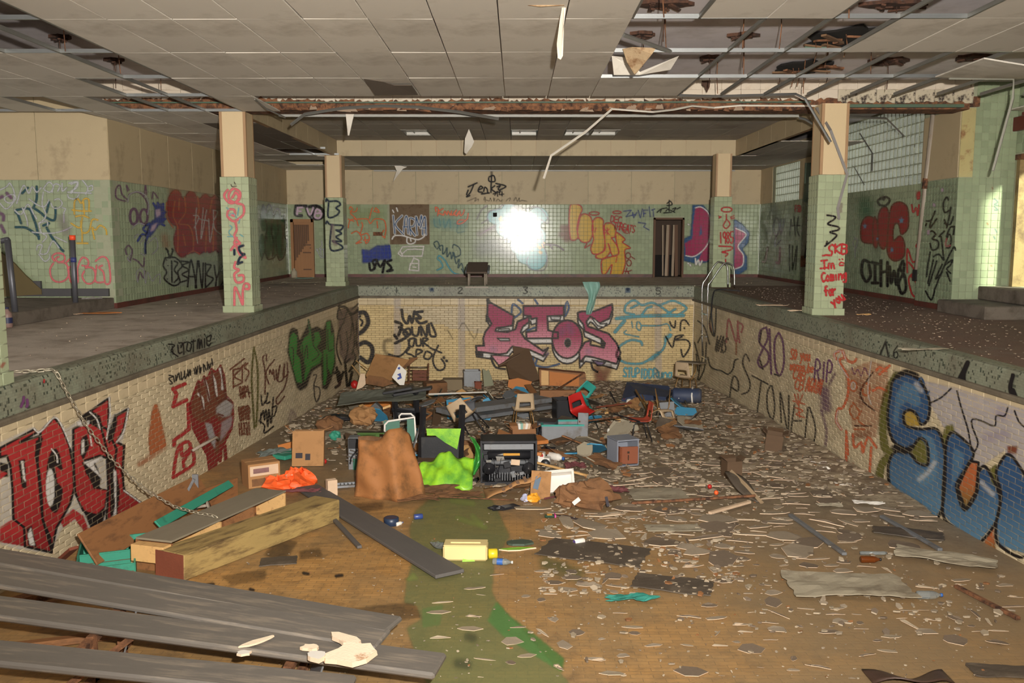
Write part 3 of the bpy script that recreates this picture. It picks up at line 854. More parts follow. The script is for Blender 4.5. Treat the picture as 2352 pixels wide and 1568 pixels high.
for i, (px, y0, y1, Y) in enumerate([(1525, 15, 40, 9.0), (1530, 48, 115, 10.6), (1790, 50, 112, 10.6), (1706, 82, 112, 10.6), (1708, 125, 172, 12.3), (1950, 40, 42, 9), (278, 140, 178, 12.3), (150, 88, 118, 10.6), (370, 182, 218, 13.8), (1845, 190, 215, 13.8), (1648, 190, 215, 13.8), (2000, 130, 170, 12.3)]):
    a = onY(px, y1, Y); b = Vector((a.x + RND.uniform(-.02, .02), a.y, 3.97))
    q = MB(); m = (a + b) / 2 + Vector((RND.uniform(-.02, .02), 0, 0)); q.tube([a, m, b], .006, 4)
    part('hanger_wire', q, m_rust, ceil)
XP = 7.72
mb = MB(); mb.box((XP + .158 + .5, 16.525, 1.95), (1.3 - .3 + .316 - .016, 1.45 - .016, 4.1))
pier = struct('wall_pier', mb, m_grout, 'green tiled pier with black tags beside the lit doorway', 'wall')
pieces(pier, 'wall_tile', (XP + .008, 17.25, 0), (0, -1, 0), (-1, 0, 0), grid(0, 1.45, .1, ZT, .121, .125, .005), .008, .004, m_greenR, 300, 'wall_tiles')
pieces(pier, 'wall_tile', (XP, 15.808, 0), (1, 0, 0), (0, -1, 0), grid(0, .98, .1, ZT, .1225, .125, .005) + grid(.245, .98, ZT, 3.98, .1225, .1275, .005), .008, .004, m_green, 300, 'wall_tiles')
q = MB(); q.box((XP + .002, 16.53, (ZT + 3.55) / 2), (.02, 1.40, 3.55 - ZT - .02), None, 0, .004); part('wall_panel', q, m_cream, pier)
q = MB(); q.box((XP + .12, 15.8, (ZT + 3.55) / 2), (.24, .02, 3.55 - ZT - .02), None, 0, .004); part('wall_panel', q, M('yellowed_panel', (170, 156, 108), .5, .2, 2, .1, dirt=(120, 72, 40), dfac=(.55, .7)), pier)
q = MB(); q.box((XP + .12, 15.78, 3.64), (.30, .08, .17)); part('rusted_bracket', q, m_rust, pier)
q = MB(); q.box((XP, 16.53, .05), (.02, 1.45, .1)); part('baseboard', q, m_base, pier)
XD = 8.70
dy0, dy1, dz0, dz1 = 14.35, 15.62, .46, 2.72
mb = MB()
mb.box((XD + .15, (dy1 + 15.8) / 2, 2), (.3, 15.8 - dy1, 4.1)); mb.box((XD + .15, (dy0 + dy1) / 2, (dz1 + 4.05) / 2), (.3, dy1 - dy0, 4.05 - dz1))
mb.box((XD + .15, 8.0, 2), (.3, 2 * (dy0 - 8.0), 4.1)); mb.box((XD + .15, (dy0 + dy1) / 2, dz0 / 2), (.3, dy1 - dy0, dz0))
wd = struct('wall_door', mb, m_grout, 'yellow green tiled wall over the lit doorway', 'wall')
pieces(wd, 'wall_tile', (XD, 15.8, 0), (0, -1, 0), (-1, 0, 0), grid(0, 3.0, dz1 + .05, 3.98, .19, .16, .006) + grid(1.5, 3.0, .1, dz1 + .05, .125, .125, .005), .008, .004, m_green, 120, 'wall_tiles')
m_frame = M('rotten_door_frame', (132, 112, 74), .8, .3, 5, .4, dirt=(74, 54, 34), dfac=(.45, .7), dscale=3)
door = link('door_1', None, kind='structure', label='rotten open door frame at the lit doorway', cat='door')
q = MB(); q.box((XD + .1, dy1 - .04, (dz0 + dz1) / 2), (.34, .10, dz1 - dz0)); part('jamb', q, m_frame, door)
q = MB(); q.box((XD + .1, dy0 + .04, (dz0 + dz1) / 2), (.34, .10, dz1 - dz0)); part('jamb', q, m_frame, door)
q = MB(); q.box((XD + .08, (dy0 + dy1) / 2, dz1 - .04), (.38, dy1 - dy0, .09)); part('door_head', q, m_rust, door)
q = MB(); q.box((XD + .30, dy1 - .12, (dz0 + dz1) / 2), (.06, .05, dz1 - dz0 - .1)); part('door_stop', q, M('yellow_wood', (188, 166, 96), .7, .2, 6, .3), door)
q = MB(); q.box((XD + .28, dy1 - .16, 1.95), (.09, .05, .12)); part('strike_plate', q, m_rust, door)
mb = MB()
mb.box((8.07, 14.98, .11), (1.2, 1.62, .22), None, 0, .015); mb.box((8.42, 14.98, .34), (.5, 1.6, .23), None, 0, .015)
single('doorway_steps', mb, m_conc, 'two worn concrete steps below the lit doorway', 'steps')
mb = MB(); mb.box((8.5, 13.2, 1.3), (.42, 1.9, 2.6)); w2 = struct('wall_pier_near', mb, m_greenR, 'green pier at the near side of the lit doorway', 'wall')
m_purple = M('purple_mural', (62, 48, 84), .8, .5, 1.6, .1, dirt=(110, 52, 92), dfac=(.5, .7), dscale=1.5)
mb = MB(); mb.box((11.2, 17.4, 1.8), (4.6, .2, 4.0)); struct('wall_outside', mb, m_purple, 'purple mural wall outside the lit doorway', 'wall')
mb = MB(); mb.box((11.0, 14.5, .22), (4.4, 5.6, .44)); struct('floor_outside', mb, m_conc, 'concrete landing outside the lit doorway', 'floor')
m_exit = M('dark_red_sign', (92, 26, 22), .4, .15, 5, .05)
q = MB(); e = onX(2345, 283, XD - .05); q.box((0, 0, 0), (.08, .36, .24), None, 0, .01); q.box((.03, 0, .15), (.02, .06, .08)); single('exit_sign', q, m_exit, 'dark red exit sign box above the lit doorway', 'sign', e)
m_pipe = M('white_painted_pipe', (150, 138, 124), .5, .15, 4, .1, dirt=(110, 78, 58), dfac=(.55, .75))
t = thing('wall_pipe', 'leaning white downpipe beside the glass block window', 'pipe', onX(2105, 632, 7.74))
b0 = Vector(t.location); top = onX(2148, 240, 7.72) - b0
q = MB(); q.tube([(0, 0, 0), top * .5, top], [.05, .055, .062], 10); part('pipe', q, m_pipe, t, True)
q = MB(); q.tube([top * .52, top * .58], .075, 10); part('coupling', q, m_rust, t, True)
q = MB(); q.box((0, 0, -.0), (.1, .14, .22)); q.box((.04, 0, -.05), (.04, .22, .12)); part('floor_bracket', q, m_dark, t)
t = thing('drain_pipe', 'pale green pipe narrowing to a black pipe near the small glass block window', 'pipe', onX(1846, 612, 7.74))
b0 = Vector(t.location); P = lambda a, b: onX(a, b, 7.74) - b0
q = MB(); q.tube([P(1859, 374), P(1856, 440), P(1853, 462)], .11, 10); q.tube([P(1853, 462), P(1864, 482)], .06, 8); part('upper_pipe', q, M('green_pipe', (122, 138, 122), .5, .15, 4, .1), t, True)
q = MB(); q.tube([P(1864, 480), P(1857, 540), P(1850, 592)], .045, 8); part('black_pipe', q, M('black_pipe', (52, 48, 46), .5, .2, 4, .1), t, True)
q = MB(); q.box(P(1846, 600), (.12, .16, .3)); part('rusted_valve', q, m_rust, t)
mb = MB(); mb.box((-10.73, 12.7, .10), (6.5, 7.48, .20), None, 0, .01)
struct('floor_alcove', mb, m_conc, 'raised concrete floor of the alcove behind the hand rail posts', 'floor')
q = MB(); q.box((-10.7, 16.40, .30), (6.3, .06, .14)); q.box((-11.3, 16.40, .43), (5.0, .055, .16)); part('baseboard', q, M('grey_cove_base', (66, 64, 66), .6, .2, 4, .1), wa)
m_browntri = M('brown_flat', (88, 74, 42), .7, .15, 2, .1)
pl = [(0, 578), (32, 604), (58, 632), (95, 665), (96, 676), (0, 682), (-60, 684), (-60, 560)]
P = [onY(a, b, 16.36) for a, b in pl]; q = MB(); n = len(P); q.add(P + [p + Vector((0, .04, 0)) for p in P], [tuple(range(n))[::-1], tuple(range(n, 2 * n))] + [(i, (i + 1) % n, n + (i + 1) % n, n + i) for i in range(n)])
part('brown_triangle', q, m_browntri, wa)  # thin flat brown shape with a slanting edge, set against the alcove wall
m_post = M('grey_painted_steel', (92, 92, 98), .45, .2, 5, .1, metal=.5)
m_orange = M('orange_spray', (236, 80, 40), .5, .1, 6, .05)
def railpost(bx, by, tx, ty, label, orange):
    b = onZ(bx, by, 0); tp = onY(tx, ty, b.y)
    t = thing('hand_rail_post', label, 'post', b)
    q = MB(); q.tube([(0, 0, 0), tp - b], .045, 10); part('pole', q, m_post, t, True)
    q = MB(); q.lathe([(.08, 0), (.08, .015), (.06, .03), (.046, .03)], 12); part('floor_flange', q, m_post, t, True)
    if orange:
        q = MB(); q.tube([(tp - b) * .94, (tp - b) * 1.0], .05, 10); part('orange_cap', q, m_orange, t, True)
        q = MB(); q.tube([(tp - b) * .66, (tp - b) * .72], .048, 10); part('blue_band', q, M('blue_spray', (50, 56, 110), .5, .1, 5, .05), t, True)
    else:
        q = MB(); q.tube([tp - b, tp - b + Vector((-.5, .5, -.05)), tp - b + Vector((-1.6, 1.6, .25))], .04, 10); part('hand_rail', q, m_post, t, True)
railpost(38, 746, 17, 550, 'grey steel hand rail post with a rail slanting up the alcove steps', False)
railpost(175, 721, 166, 540, 'grey steel post with an orange sprayed tip beside the alcove', True)
m_wood = M('brown_door_wood', (142, 98, 58), .6, .18, 3, .2, stretch=(6, 6, .6))
m_woodd = M('dark_slat_wood', (92, 64, 44), .7, .2, 4, .2, stretch=(6, 6, .6))
x0, x1, zt = onY(669, 560, YB).x, onY(722, 560, YB).x, bv(503)
door = link('door_2', None, kind='structure', label='brown wooden door with a slatted upper corner in the back wall', cat='door')
w = x1 - x0
q = MB(); q.box((x0 + .05, YB - .01, zt / 2), (.09, .16, zt)); q.box((x1 - .04, YB - .01, zt / 2), (.07, .16, zt)); q.box(((x0 + x1) / 2, YB - .01, zt - .05), (w, .16, .1)); part('door_frame', q, m_wood, door)
q = MB(); q.box(((x0 + x1) / 2, YB + .05, zt / 2), (w - .02, .05, zt + .1)); leaf = part('door_leaf', q, m_wood, door)
for i in range(8):
    q = MB(); zb = .55 + i * .09; q.box((x0 + .12 + i * .062, YB + .012, (zb + zt - .18) / 2), (.045, .03, zt - .18 - zb)); part('slat', q, m_woodd, leaf)
for zz in (.25, .8, 1.05): 
    q = MB(); q.box((x1 - .25, YB + .015, zz), (.26, .02, .04)); part('rail', q, m_woodd, leaf)
q = MB(); q.lathe([(0, -.05), (.03, -.05), (.035, -.03), (.015, 0)], 10, c=(x1 - .14, YB + .01, .95), R=RX(math.pi / 2)); part('door_knob', q, m_post, leaf, True)
x0, x1, zt = onY(1500, 560, YB).x, onY(1570, 560, YB).x, bv(500)
door = link('door_3', None, kind='structure', label='dark doorway with broken upright boards in the back wall', cat='door')
q = MB(); q.box((x0 + .03, YB, zt / 2), (.06, .18, zt)); q.box((x1 - .03, YB, zt / 2), (.06, .18, zt)); q.box(((x0 + x1) / 2, YB, zt - .03), (x1 - x0, .18, .06)); part('door_frame', q, m_woodd, door)
for i, (u, ww, ly) in enumerate([(.50, .09, .25), (.60, .05, .5), (.72, .08, .3), (.80, .10, .2), (.42, .05, .6)]):
    q = MB(); q.box((x0 + (x1 - x0) * u, YB + ly, zt / 2 - .1), (ww, .03, zt - .25), RY(RND.uniform(-.02, .02))); part('upright_board', q, [M('pale_board', (150, 132, 112), .8, .2, 4, .2), m_woodd][i % 2], door)
q = MB(); q.box(((x0 + x1) / 2, YB + 2.0, 1.3), (3.5, .1, 2.8)); q.box((x0 - 1.2, YB + 1.2, 1.3), (.1, 1.8, 2.8)); q.box((x1 + 1.2, YB + 1.2, 1.3), (.1, 1.8, 2.8)); q.box(((x0 + x1) / 2, YB + 1.2, -.06), (3.5, 1.8, .1)); q.box(((x0 + x1) / 2, YB + 1.2, 2.7), (3.5, 1.8, .1)); part('room_behind', q, M('dim_room', (70, 56, 46), .9, .3, 2, .2), door)
q = MB(); q.box((x0 + .5, YB + 1.1, .35), (.7, .5, .7)); part('fallen_cabinet', q, m_dark, door)
x0, x1 = onY(895, 500, YB).x, onY(986, 500, YB).x; z0, z1 = bv(561), bv(467)
q = MB(); q.box(((x0 + x1) / 2, YB + .005, (z0 + z1) / 2), (x1 - x0, .012, z1 - z0)); part('bare_patch', q, M('bare_brown_wall', (110, 92, 72), .9, .2, 2.5, .4, dirt=(84, 62, 44), dfac=(.5, .7)), wb, label='bare brown patch of wall without tiles behind blue letters')
q = MB(); c = onY(868, 537, YB); q.box((c.x, YB - .012, c.z), (.30, .03, .12)); part('vent_slot', q, m_rust, wb)
q = MB(); c = onY(1137, 493, YB); q.box((c.x, YB - .006, c.z), (.13, .012, .13)); part('missing_tile', q, m_dark, wb)
PC = dict(k=(34, 30, 32), K=(52, 48, 46), r=(186, 30, 34), R=(150, 22, 28), m=(162, 32, 84), p=(228, 140, 160), w=(222, 216, 210), W=(190, 188, 186), b=(44, 86, 132),
          B=(50, 66, 150), c=(92, 178, 184), C=(70, 160, 176), t=(24, 74, 84), y=(206, 164, 30), Y=(186, 150, 40), o=(232, 104, 46), O=(196, 100, 40), g=(44, 160, 56), G=(60, 116, 76),
          v=(116, 62, 112), V=(132, 108, 150), n=(130, 66, 40), N=(110, 52, 36), l=(150, 170, 70), s=(214, 96, 104), S=(92, 142, 176), d=(24, 40, 60), e=(182, 182, 186), i=(112, 108, 40), z=(196, 190, 200), q=(150, 120, 120), a=(200, 170, 190), h=(138, 150, 92), H=(74, 150, 70))
FONT = {
 'A': '0,1 .5,0 1,1|.2,.6 .8,.6', 'B': '0,0 0,1 .7,1 1,.8 .8,.5 0,.48|0,0 .7,0 .9,.2 .7,.46', 'C': '1,.1 .5,0 .05,.3 .05,.7 .5,1 1,.88', 'D': '0,0 0,1 .6,.95 1,.6 .8,.15 0,0', 'E': '1,0 0,0 0,1 1,1|0,.5 .8,.5',
 'F': '1,0 0,0 0,1|0,.5 .8,.5', 'G': '1,.1 .5,0 0,.4 .2,.9 .7,1 1,.6 .5,.6', 'H': '0,0 0,1|1,0 1,1|0,.5 1,.5', 'I': '.5,0 .5,1', 'J': '.8,0 .8,.8 .4,1 0,.75', 'K': '0,0 0,1|1,0 0,.55 1,1', 'L': '0,0 0,1 1,1', 'M': '0,1 .1,0 .5,.6 .9,0 1,1',
 'N': '0,1 0,0 1,1 1,0', 'O': '.5,0 .05,.3 .05,.7 .5,1 .95,.7 .95,.3 .5,0', 'P': '0,1 0,0 .8,.05 1,.28 .7,.52 0,.55', 'Q': '.5,0 0,.5 .5,1 1,.5 .5,0|.6,.7 1,1', 'R': '0,1 0,0 .8,.05 1,.28 .7,.5 0,.52|.4,.52 1,1', 'S': '1,.08 .5,0 .05,.22 .4,.48 .9,.68 .8,.95 .4,1 0,.9',
 'T': '0,0 1,0|.5,0 .5,1', 'U': '0,0 .02,.75 .5,1 .98,.75 1,0', 'V': '0,0 .5,1 1,0', 'W': '0,0 .25,1 .5,.3 .75,1 1,0', 'X': '0,0 1,1|1,0 0,1', 'Y': '0,0 .5,.5 1,0|.5,.5 .4,1', 'Z': '0,0 1,0 0,1 1,1',
 '0': '.5,0 .05,.3 .05,.7 .5,1 .95,.7 .95,.3 .5,0', '1': '.5,0 .5,1', '2': '0,.2 .5,0 1,.25 0,1 1,1', '3': '0,0 1,0 .4,.4 1,.7 .5,1 0,.9', '4': '.7,1 .7,0 0,.6 1,.6', '5': '1,0 .1,0 .1,.45 .8,.45 1,.75 .5,1 0,.92', '6': '.9,0 .1,.45 .1,.85 .5,1 .95,.8 .7,.5 .1,.6', '8': '.5,.45 .1,.2 .5,0 .9,.2 .5,.45 .05,.75 .5,1 .95,.75 .5,.45', '9': '.9,.4 .4,.5 .1,.25 .5,0 .9,.2 .9,1',
 'a': '.9,.4 .3,.4 .05,.75 .4,1 .85,.85 .9,.4 1,1', 'e': '0,.7 .95,.65 .7,.4 .2,.42 .05,.75 .4,1 .95,.9', 'i': '.5,.4 .5,1', 'l': '.5,0 .5,1', 'm': '0,1 0,.4 .4,.45 .5,1 .55,.5 .9,.42 1,1', 'n': '0,.4 0,1 .1,.55 .6,.4 .95,.6 1,1', 'o': '.5,.4 .05,.7 .5,1 .95,.7 .5,.4', 'r': '0,.4 .05,1 .1,.6 .8,.4', 's': '.9,.45 .2,.42 .15,.65 .85,.78 .7,1 0,.92', 'u': '0,.4 .1,.95 .7,.95 .9,.4 1,1', 'y': '0,.4 .4,.9|1,.4 .4,1 .1,1.35', 'g': '.9,.45 .2,.45 .2,.85 .9,.8 .9,.4 .85,1.3 .1,1.3', 'c': '.95,.5 .4,.4 .05,.7 .4,1 .95,.92', 'f': '.9,.05 .4,.1 .4,1|0,.45 .8,.45', 'w': '0,.4 .25,1 .5,.5 .75,1 1,.4', 'k': '0,0 0,1|.8,.4 0,.7 .9,1', 't': '.4,.1 .45,.95 .9,.95|0,.4 .9,.38', 'b': '0,0 0,1 .7,1 .9,.7 .5,.45 0,.6', 'h': '0,0 0,1|0,.6 .5,.42 .9,.6 .95,1', 'd': '.9,0 .9,1|.9,.5 .3,.42 .05,.75 .4,1 .9,.85',
 '.': '.5,.95 .52,1', '*': '.5,.2 .5,.8|.2,.35 .8,.65|.8,.35 .2,.65', '^': '0,1 .5,0 1,1', ':': '.4,.2 .45,.25|.4,.75 .45,.8'}
def _pts(s): return [tuple(float(q) for q in a.split(',')) for a in s.split()] if isinstance(s, str) else list(s)
def _smooth(P, closed=False, n=6):
    if len(P) < 3: return P
    out = []; N = len(P)
    for i in range(N if closed else N - 1):
        g = lambda j: P[j % N] if closed else P[min(max(j, 0), N - 1)]
        p0, p1, p2, p3 = g(i - 1), g(i), g(i + 1), g(i + 2)
        for k in range(n):
            t = k / n
            out.append(tuple(.5 * ((2 * p1[a]) + (-p0[a] + p2[a]) * t + (2 * p0[a] - 5 * p1[a] + 4 * p2[a] - p3[a]) * t * t + (-p0[a] + 3 * p1[a] - 3 * p2[a] + p3[a]) * t ** 3) for a in (0, 1)))
    if not closed: out.append(P[-1])
    return out
def lin(c):
    a = np.array(srgb(*c)[:3]); g = a.mean(); return (a * .86 + g * .14) * .86
PAINTM = {}
def paint_mat(kind, wall):
    """vertex coloured paint film; brick or tile joints show through"""
    jt = {'wall_pool_left': ('Y', 1, -Y0, .222, .061, 3.0), 'wall_pool_right': ('Y', -1, YF, .222, .061, 3.0), 'wall_pool_back': ('X', 1, -XL(YF), .222, .061, 3.0),
          'wall_back': ('X', 1, -XWL, .125, .125, -.1), 'wall_left': ('Y', 1, -16.45, .125, .125, -.1), 'wall_alcove': ('X', 1, 14.0, .125, .125, -.1), 'wall_right': ('Y', -1, YB, .125, .125, -.1), 'wall_pier': ('Y', -1, 17.25, .121, .125, -.1)}.get(wall)
    if kind == 'plain': jt = None
    if kind == 'coltile': jt = ('X', 1, .25, .125, .1239, -.12)
    key = (kind, jt)
    if key in PAINTM: return PAINTM[key]
    T = NT('spray_paint_' + kind)
    at = T.n('ShaderNodeAttribute', attribute_name='Col')
    c = vary(T, at.outputs['Color'], T.noise(7, 6, .65), .16)
    T.l(c, T.b.inputs['Base Color'])
    T.b.inputs['Roughness'].default_value = {'tile': .16, 'brick': .45, 'plain': .6, 'coltile': .25}[kind]
    T.b.inputs['Specular IOR Level'].default_value = .22
    a = at.outputs['Alpha']
    n2 = T.math('ADD', .55, T.noise(34, 4, .7)); mn = T.math('MINIMUM', 1.0, n2)
    a = T.math('MULTIPLY', a, mn)
    if jt:
        ax, sg, off, pw, ph, vo = jt
        sp = T.n('ShaderNodeSeparateXYZ'); T.l(T.co(), sp.inputs[0])
        v = T.math('DIVIDE', T.math('ADD', sp.outputs['Z'], vo), ph)
        u = T.math('DIVIDE', T.math('ADD', T.math('MULTIPLY', sp.outputs[ax], sg), off), pw)
        if kind == 'brick':
            u = T.math('ADD', u, T.math('MULTIPLY', T.math('MODULO', T.math('FLOOR', v), 2), .5))
        hv = (.10, .03) if kind == 'brick' else (.03, .03)
        def edge(q, w):
            f = T.math('FRACT', q); return T.math('GREATER_THAN', T.math('ABSOLUTE', T.math('SUBTRACT', f, .5)), .5 - w)
        j = T.math('MAXIMUM', edge(v, hv[0]), edge(u, hv[1]))
        a = T.math('MULTIPLY', a, T.math('SUBTRACT', 1.0, T.math('MULTIPLY', j, .48)))
    T.l(a, T.b.inputs['Alpha'])
    PAINTM[key] = T.m
    return T.m
class Paint:
    def __init__(s, reg, plane, parent, label, kind='tile', step=1.4, name='graffiti', seed=1):
        s.x0, s.y0, s.s = reg; s.plane = plane; s.par = parent; s.label = label; s.kind = kind; s.step = step; s.L = []; s.name = name
        s.r = random.Random(seed)
    def px(s, P): return [(s.x0 + a / s.s, s.y0 + b / s.s) for a, b in P]
    def st(s, col, w, pts, soft=.35, closed=False, smooth=True, al=1.0):
        for seg in (pts.split('|') if isinstance(pts, str) else [pts]):
            P = _pts(seg)
            if smooth: P = _smooth(P, closed)
            if closed: P = P + [P[0]]
            s.L.append(('s', PC[col], w / s.s, s.px(P), soft, al))
        return s
    def fi(s, col, pts, soft=1.0, smooth=False, col2=None, al=1.0, line=None, lw=8, hole=None):
        P = _pts(pts); P = _smooth(P, True) if smooth else P
        H = [_pts(h) for h in (hole or [])]
        s.L.append(('f', PC[col], PC[col2] if col2 else None, s.px(P), soft, al, [s.px(_smooth(h, True) if smooth else h) for h in H]))
        if line:
            s.st(line, lw, P, closed=True, smooth=False)
            for h in H: s.st(line, lw, h, closed=True, smooth=smooth)
        return s
    def el(s, cx, cy, rx, ry, rot=0, n=20):
        c, si = math.cos(rot), math.sin(rot)
        return [(cx + rx * math.cos(6.2832 * i / n) * c - ry * math.sin(6.2832 * i / n) * si, cy + rx * math.cos(6.2832 * i / n) * si + ry * math.sin(6.2832 * i / n) * c) for i in range(n)]
    def tx(s, text, x, y, cw, h, col, w, ang=0.0, slant=0.0, fill=.78, wob=.05, soft=.35):
        """stroke lettering; x,y is the top left corner; ang in degrees downwards"""
        ca, sa = math.cos(math.radians(ang)), math.sin(math.radians(ang))
        for i, ch in enumerate(text):
            if ch not in FONT: continue
            for seg in FONT[ch].split('|'):
                P = []
                for a, b in _pts(seg):
                    a += s.r.uniform(-wob, wob); b += s.r.uniform(-wob, wob)
                    lx = i * cw + a * cw * fill - slant * (b - 1) * h; ly = b * h
                    P.append((x + lx * ca - ly * sa, y + lx * sa + ly * ca))
                s.st(col, w, P, soft)
        return s
    def build(s):
        if not s.L: return
        xs, ys = [], []
        for l in s.L:
            w = l[2] if l[0] == 's' else 3
            for a, b in l[3]: xs += [a - w, a + w]; ys += [b - w, b + w]
        x0, x1, y0, y1 = min(xs) - 3, max(xs) + 3, min(ys) - 3, max(ys) + 3
        x0, x1, y0, y1 = max(x0, -40), min(x1, 2392), max(y0, -40), min(y1, 1608)
        nx = int((x1 - x0) / s.step) + 2; ny = int((y1 - y0) / s.step) + 2
        gx = x0 + np.arange(nx) * s.step; gy = y0 + np.arange(ny) * s.step
        rgb = np.zeros((ny, nx, 3)); A = np.zeros((ny, nx))
        for l in s.L:
            if l[0] == 's':
                _, col, w, P, soft, al = l
                sf = max(.75, w * soft * .5); m = w / 2 + sf + 1
                lx0, lx1 = min(p[0] for p in P) - m, max(p[0] for p in P) + m; ly0, ly1 = min(p[1] for p in P) - m, max(p[1] for p in P) + m
                i0, i1 = max(0, int((lx0 - x0) / s.step)), min(nx, int((lx1 - x0) / s.step) + 2); j0, j1 = max(0, int((ly0 - y0) / s.step)), min(ny, int((ly1 - y0) / s.step) + 2)
                if i1 <= i0 or j1 <= j0: continue
                D = np.full((j1 - j0, i1 - i0), 1e9)
                for k in range(max(1, len(P) - 1)):
                    a, b = P[k], P[min(k + 1, len(P) - 1)]
                    ii0, ii1 = max(i0, int((min(a[0], b[0]) - m - x0) / s.step)), min(i1, int((max(a[0], b[0]) + m - x0) / s.step) + 2)
                    jj0, jj1 = max(j0, int((min(a[1], b[1]) - m - y0) / s.step)), min(j1, int((max(a[1], b[1]) + m - y0) / s.step) + 2)
                    if ii1 <= ii0 or jj1 <= jj0: continue
                    X = gx[ii0:ii1][None, :]; Y = gy[jj0:jj1][:, None]
                    dx, dy = b[0] - a[0], b[1] - a[1]; L2 = dx * dx + dy * dy + 1e-9
                    t = np.clip(((X - a[0]) * dx + (Y - a[1]) * dy) / L2, 0, 1)
                    d = np.hypot(X - a[0] - t * dx, Y - a[1] - t * dy)
                    sl = D[jj0 - j0:jj1 - j0, ii0 - i0:ii1 - i0]; np.minimum(sl, d, out=sl)
                a = np.clip((w / 2 + sf - D) / (2 * sf), 0, 1); a = a * a * (3 - 2 * a) * al
                c = lin(col)[None, None, :]
            else:
                _, col, col2, P, soft, al, H = l
                lx0, lx1 = min(p[0] for p in P) - 3, max(p[0] for p in P) + 3; ly0, ly1 = min(p[1] for p in P) - 3, max(p[1] for p in P) + 3
                i0, i1 = max(0, int((lx0 - x0) / s.step)), min(nx, int((lx1 - x0) / s.step) + 2); j0, j1 = max(0, int((ly0 - y0) / s.step)), min(ny, int((ly1 - y0) / s.step) + 2)
                if i1 <= i0 or j1 <= j0: continue
                X, Y = np.meshgrid(gx[i0:i1], gy[j0:j1])
                inside = np.zeros(X.shape, bool)
                for Q in [P] + H:
                    for k in range(len(Q)):
                        (ax, ay), (bx, by) = Q[k], Q[(k + 1) % len(Q)]
                        if ay == by: continue
                        cr = ((ay > Y) != (by > Y)) & (X < (bx - ax) * (Y - ay) / (by - ay) + ax)
                        inside ^= cr
                a = inside.astype(float)
                for _ in range(1 if soft <= 1 else 3):
                    pa = np.pad(a, 1, mode='edge'); a = (pa[1:-1, 1:-1] * 2 + pa[:-2, 1:-1] + pa[2:, 1:-1] + pa[1:-1, :-2] + pa[1:-1, 2:]) / 6
                a = a * al
                c = lin(col)[None, None, :]
                if col2 is not None:
                    t = np.clip(((Y - ly0) / max(1, ly1 - ly0) - .42) / .58, 0, 1)[..., None]; c = c * (1 - t) + lin(col2)[None, None, :] * t
            Ao = A[j0:j1, i0:i1]; na = a + Ao * (1 - a)
            rgb[j0:j1, i0:i1] = (c * a[..., None] + rgb[j0:j1, i0:i1] * (Ao * (1 - a))[..., None]) / np.maximum(na, 1e-6)[..., None]
            A[j0:j1, i0:i1] = na
        keep = A > .02
        q = keep[:-1, :-1] | keep[1:, :-1] | keep[:-1, 1:] | keep[1:, 1:]
        p0, n = s.plane
        GX, GY = np.meshgrid(gx, gy)
        d = np.array(_fw)[None, None] + np.array(_rt)[None, None] * ((GX - CX) / F)[..., None] - np.array(_up)[None, None] * ((GY - CY) / F)[..., None]
        nn = np.array(n); tt = np.dot(np.array(p0) - np.array(CAMP), nn) / (d @ nn)
        Pw = np.array(CAMP)[None, None] + d * tt[..., None]
        jj, ii = np.nonzero(q)
        idx = np.arange(ny * nx).reshape(ny, nx)
        quads = np.stack([idx[jj, ii], idx[jj + 1, ii], idx[jj + 1, ii + 1], idx[jj, ii + 1]], 1)
        used = np.unique(quads); mp = np.zeros(ny * nx, int); mp[used] = np.arange(len(used))
        V = Pw.reshape(-1, 3)[used] - np.array(s.par.location); Q = mp[quads]
        C4 = np.concatenate([rgb.reshape(-1, 3), A.reshape(-1, 1)], 1)[used].astype(np.float32)
        z = C4[:, 3] < .02
        if z.any() and (~z).any(): C4[z, :3] = np.median(C4[~z, :3], 0)
        me = bpy.data.meshes.new(s.name)
        me.vertices.add(len(V)); me.vertices.foreach_set('co', V.astype(np.float32).ravel())
        me.loops.add(len(Q) * 4); me.loops.foreach_set('vertex_index', Q.astype(np.int32).ravel())
        me.polygons.add(len(Q)); me.polygons.foreach_set('loop_start', np.arange(0, len(Q) * 4, 4, dtype=np.int32))
        me.update(calc_edges=True)
        ca = me.color_attributes.new('Col', 'FLOAT_COLOR', 'POINT'); ca.data.foreach_set('color', C4.ravel())
        me.materials.append(paint_mat(s.kind, s.par.name))
        me.validate()
        link(s.name, me, s.par, label=s.label)
        return len(Q)
EPS = .0035
def plane(p, n):
    n = Vector(n).normalized(); return (Vector(p) + n * EPS, n)
PL_ALC = plane((0, 16.45, 0), (0, -1, 0)); PL_LEFT = plane((XWL, 0, 0), (1, 0, 0)); PL_BACK = plane((0, YB, 0), (0, -1, 0))
PL_PL = plane((XL(YF), YF, 0), NLp); PL_PR = plane((XR(YF), YF, 0), NRp); PL_PB = plane((0, YF, 0), (0, -1, 0))
PL_RIGHT = plane((XWR, 0, 0), (-1, 0, 0)); PL_PIER = plane((XP, 0, 0), (-1, 0, 0))
PL_CL = (Vector((XL(YF), YF, 0)) + NLp * .017, NLp); PL_CR = (Vector((XR(YF), YF, 0)) + NRp * .017, NRp); PL_CF = plane((0, YF - .0135, 0), (0, -1, 0))
RA, RB, RC, RD, RE, RF, RG, RH, RI, RJ = (0, 380, 3.92), (560, 360, 3.92), (1060, 360, 3.92), (780, 660, 2.735), (0, 740, 2.6133), (360, 660, 3.92), (1580, 660, 2.6127), (1560, 200, 2.958), (2080, 380, 3.92), (1700, 340, 4.61)
g = Paint(RA, PL_ALC, wa, 'white tags scrawled over dark teal strokes beside the steps')
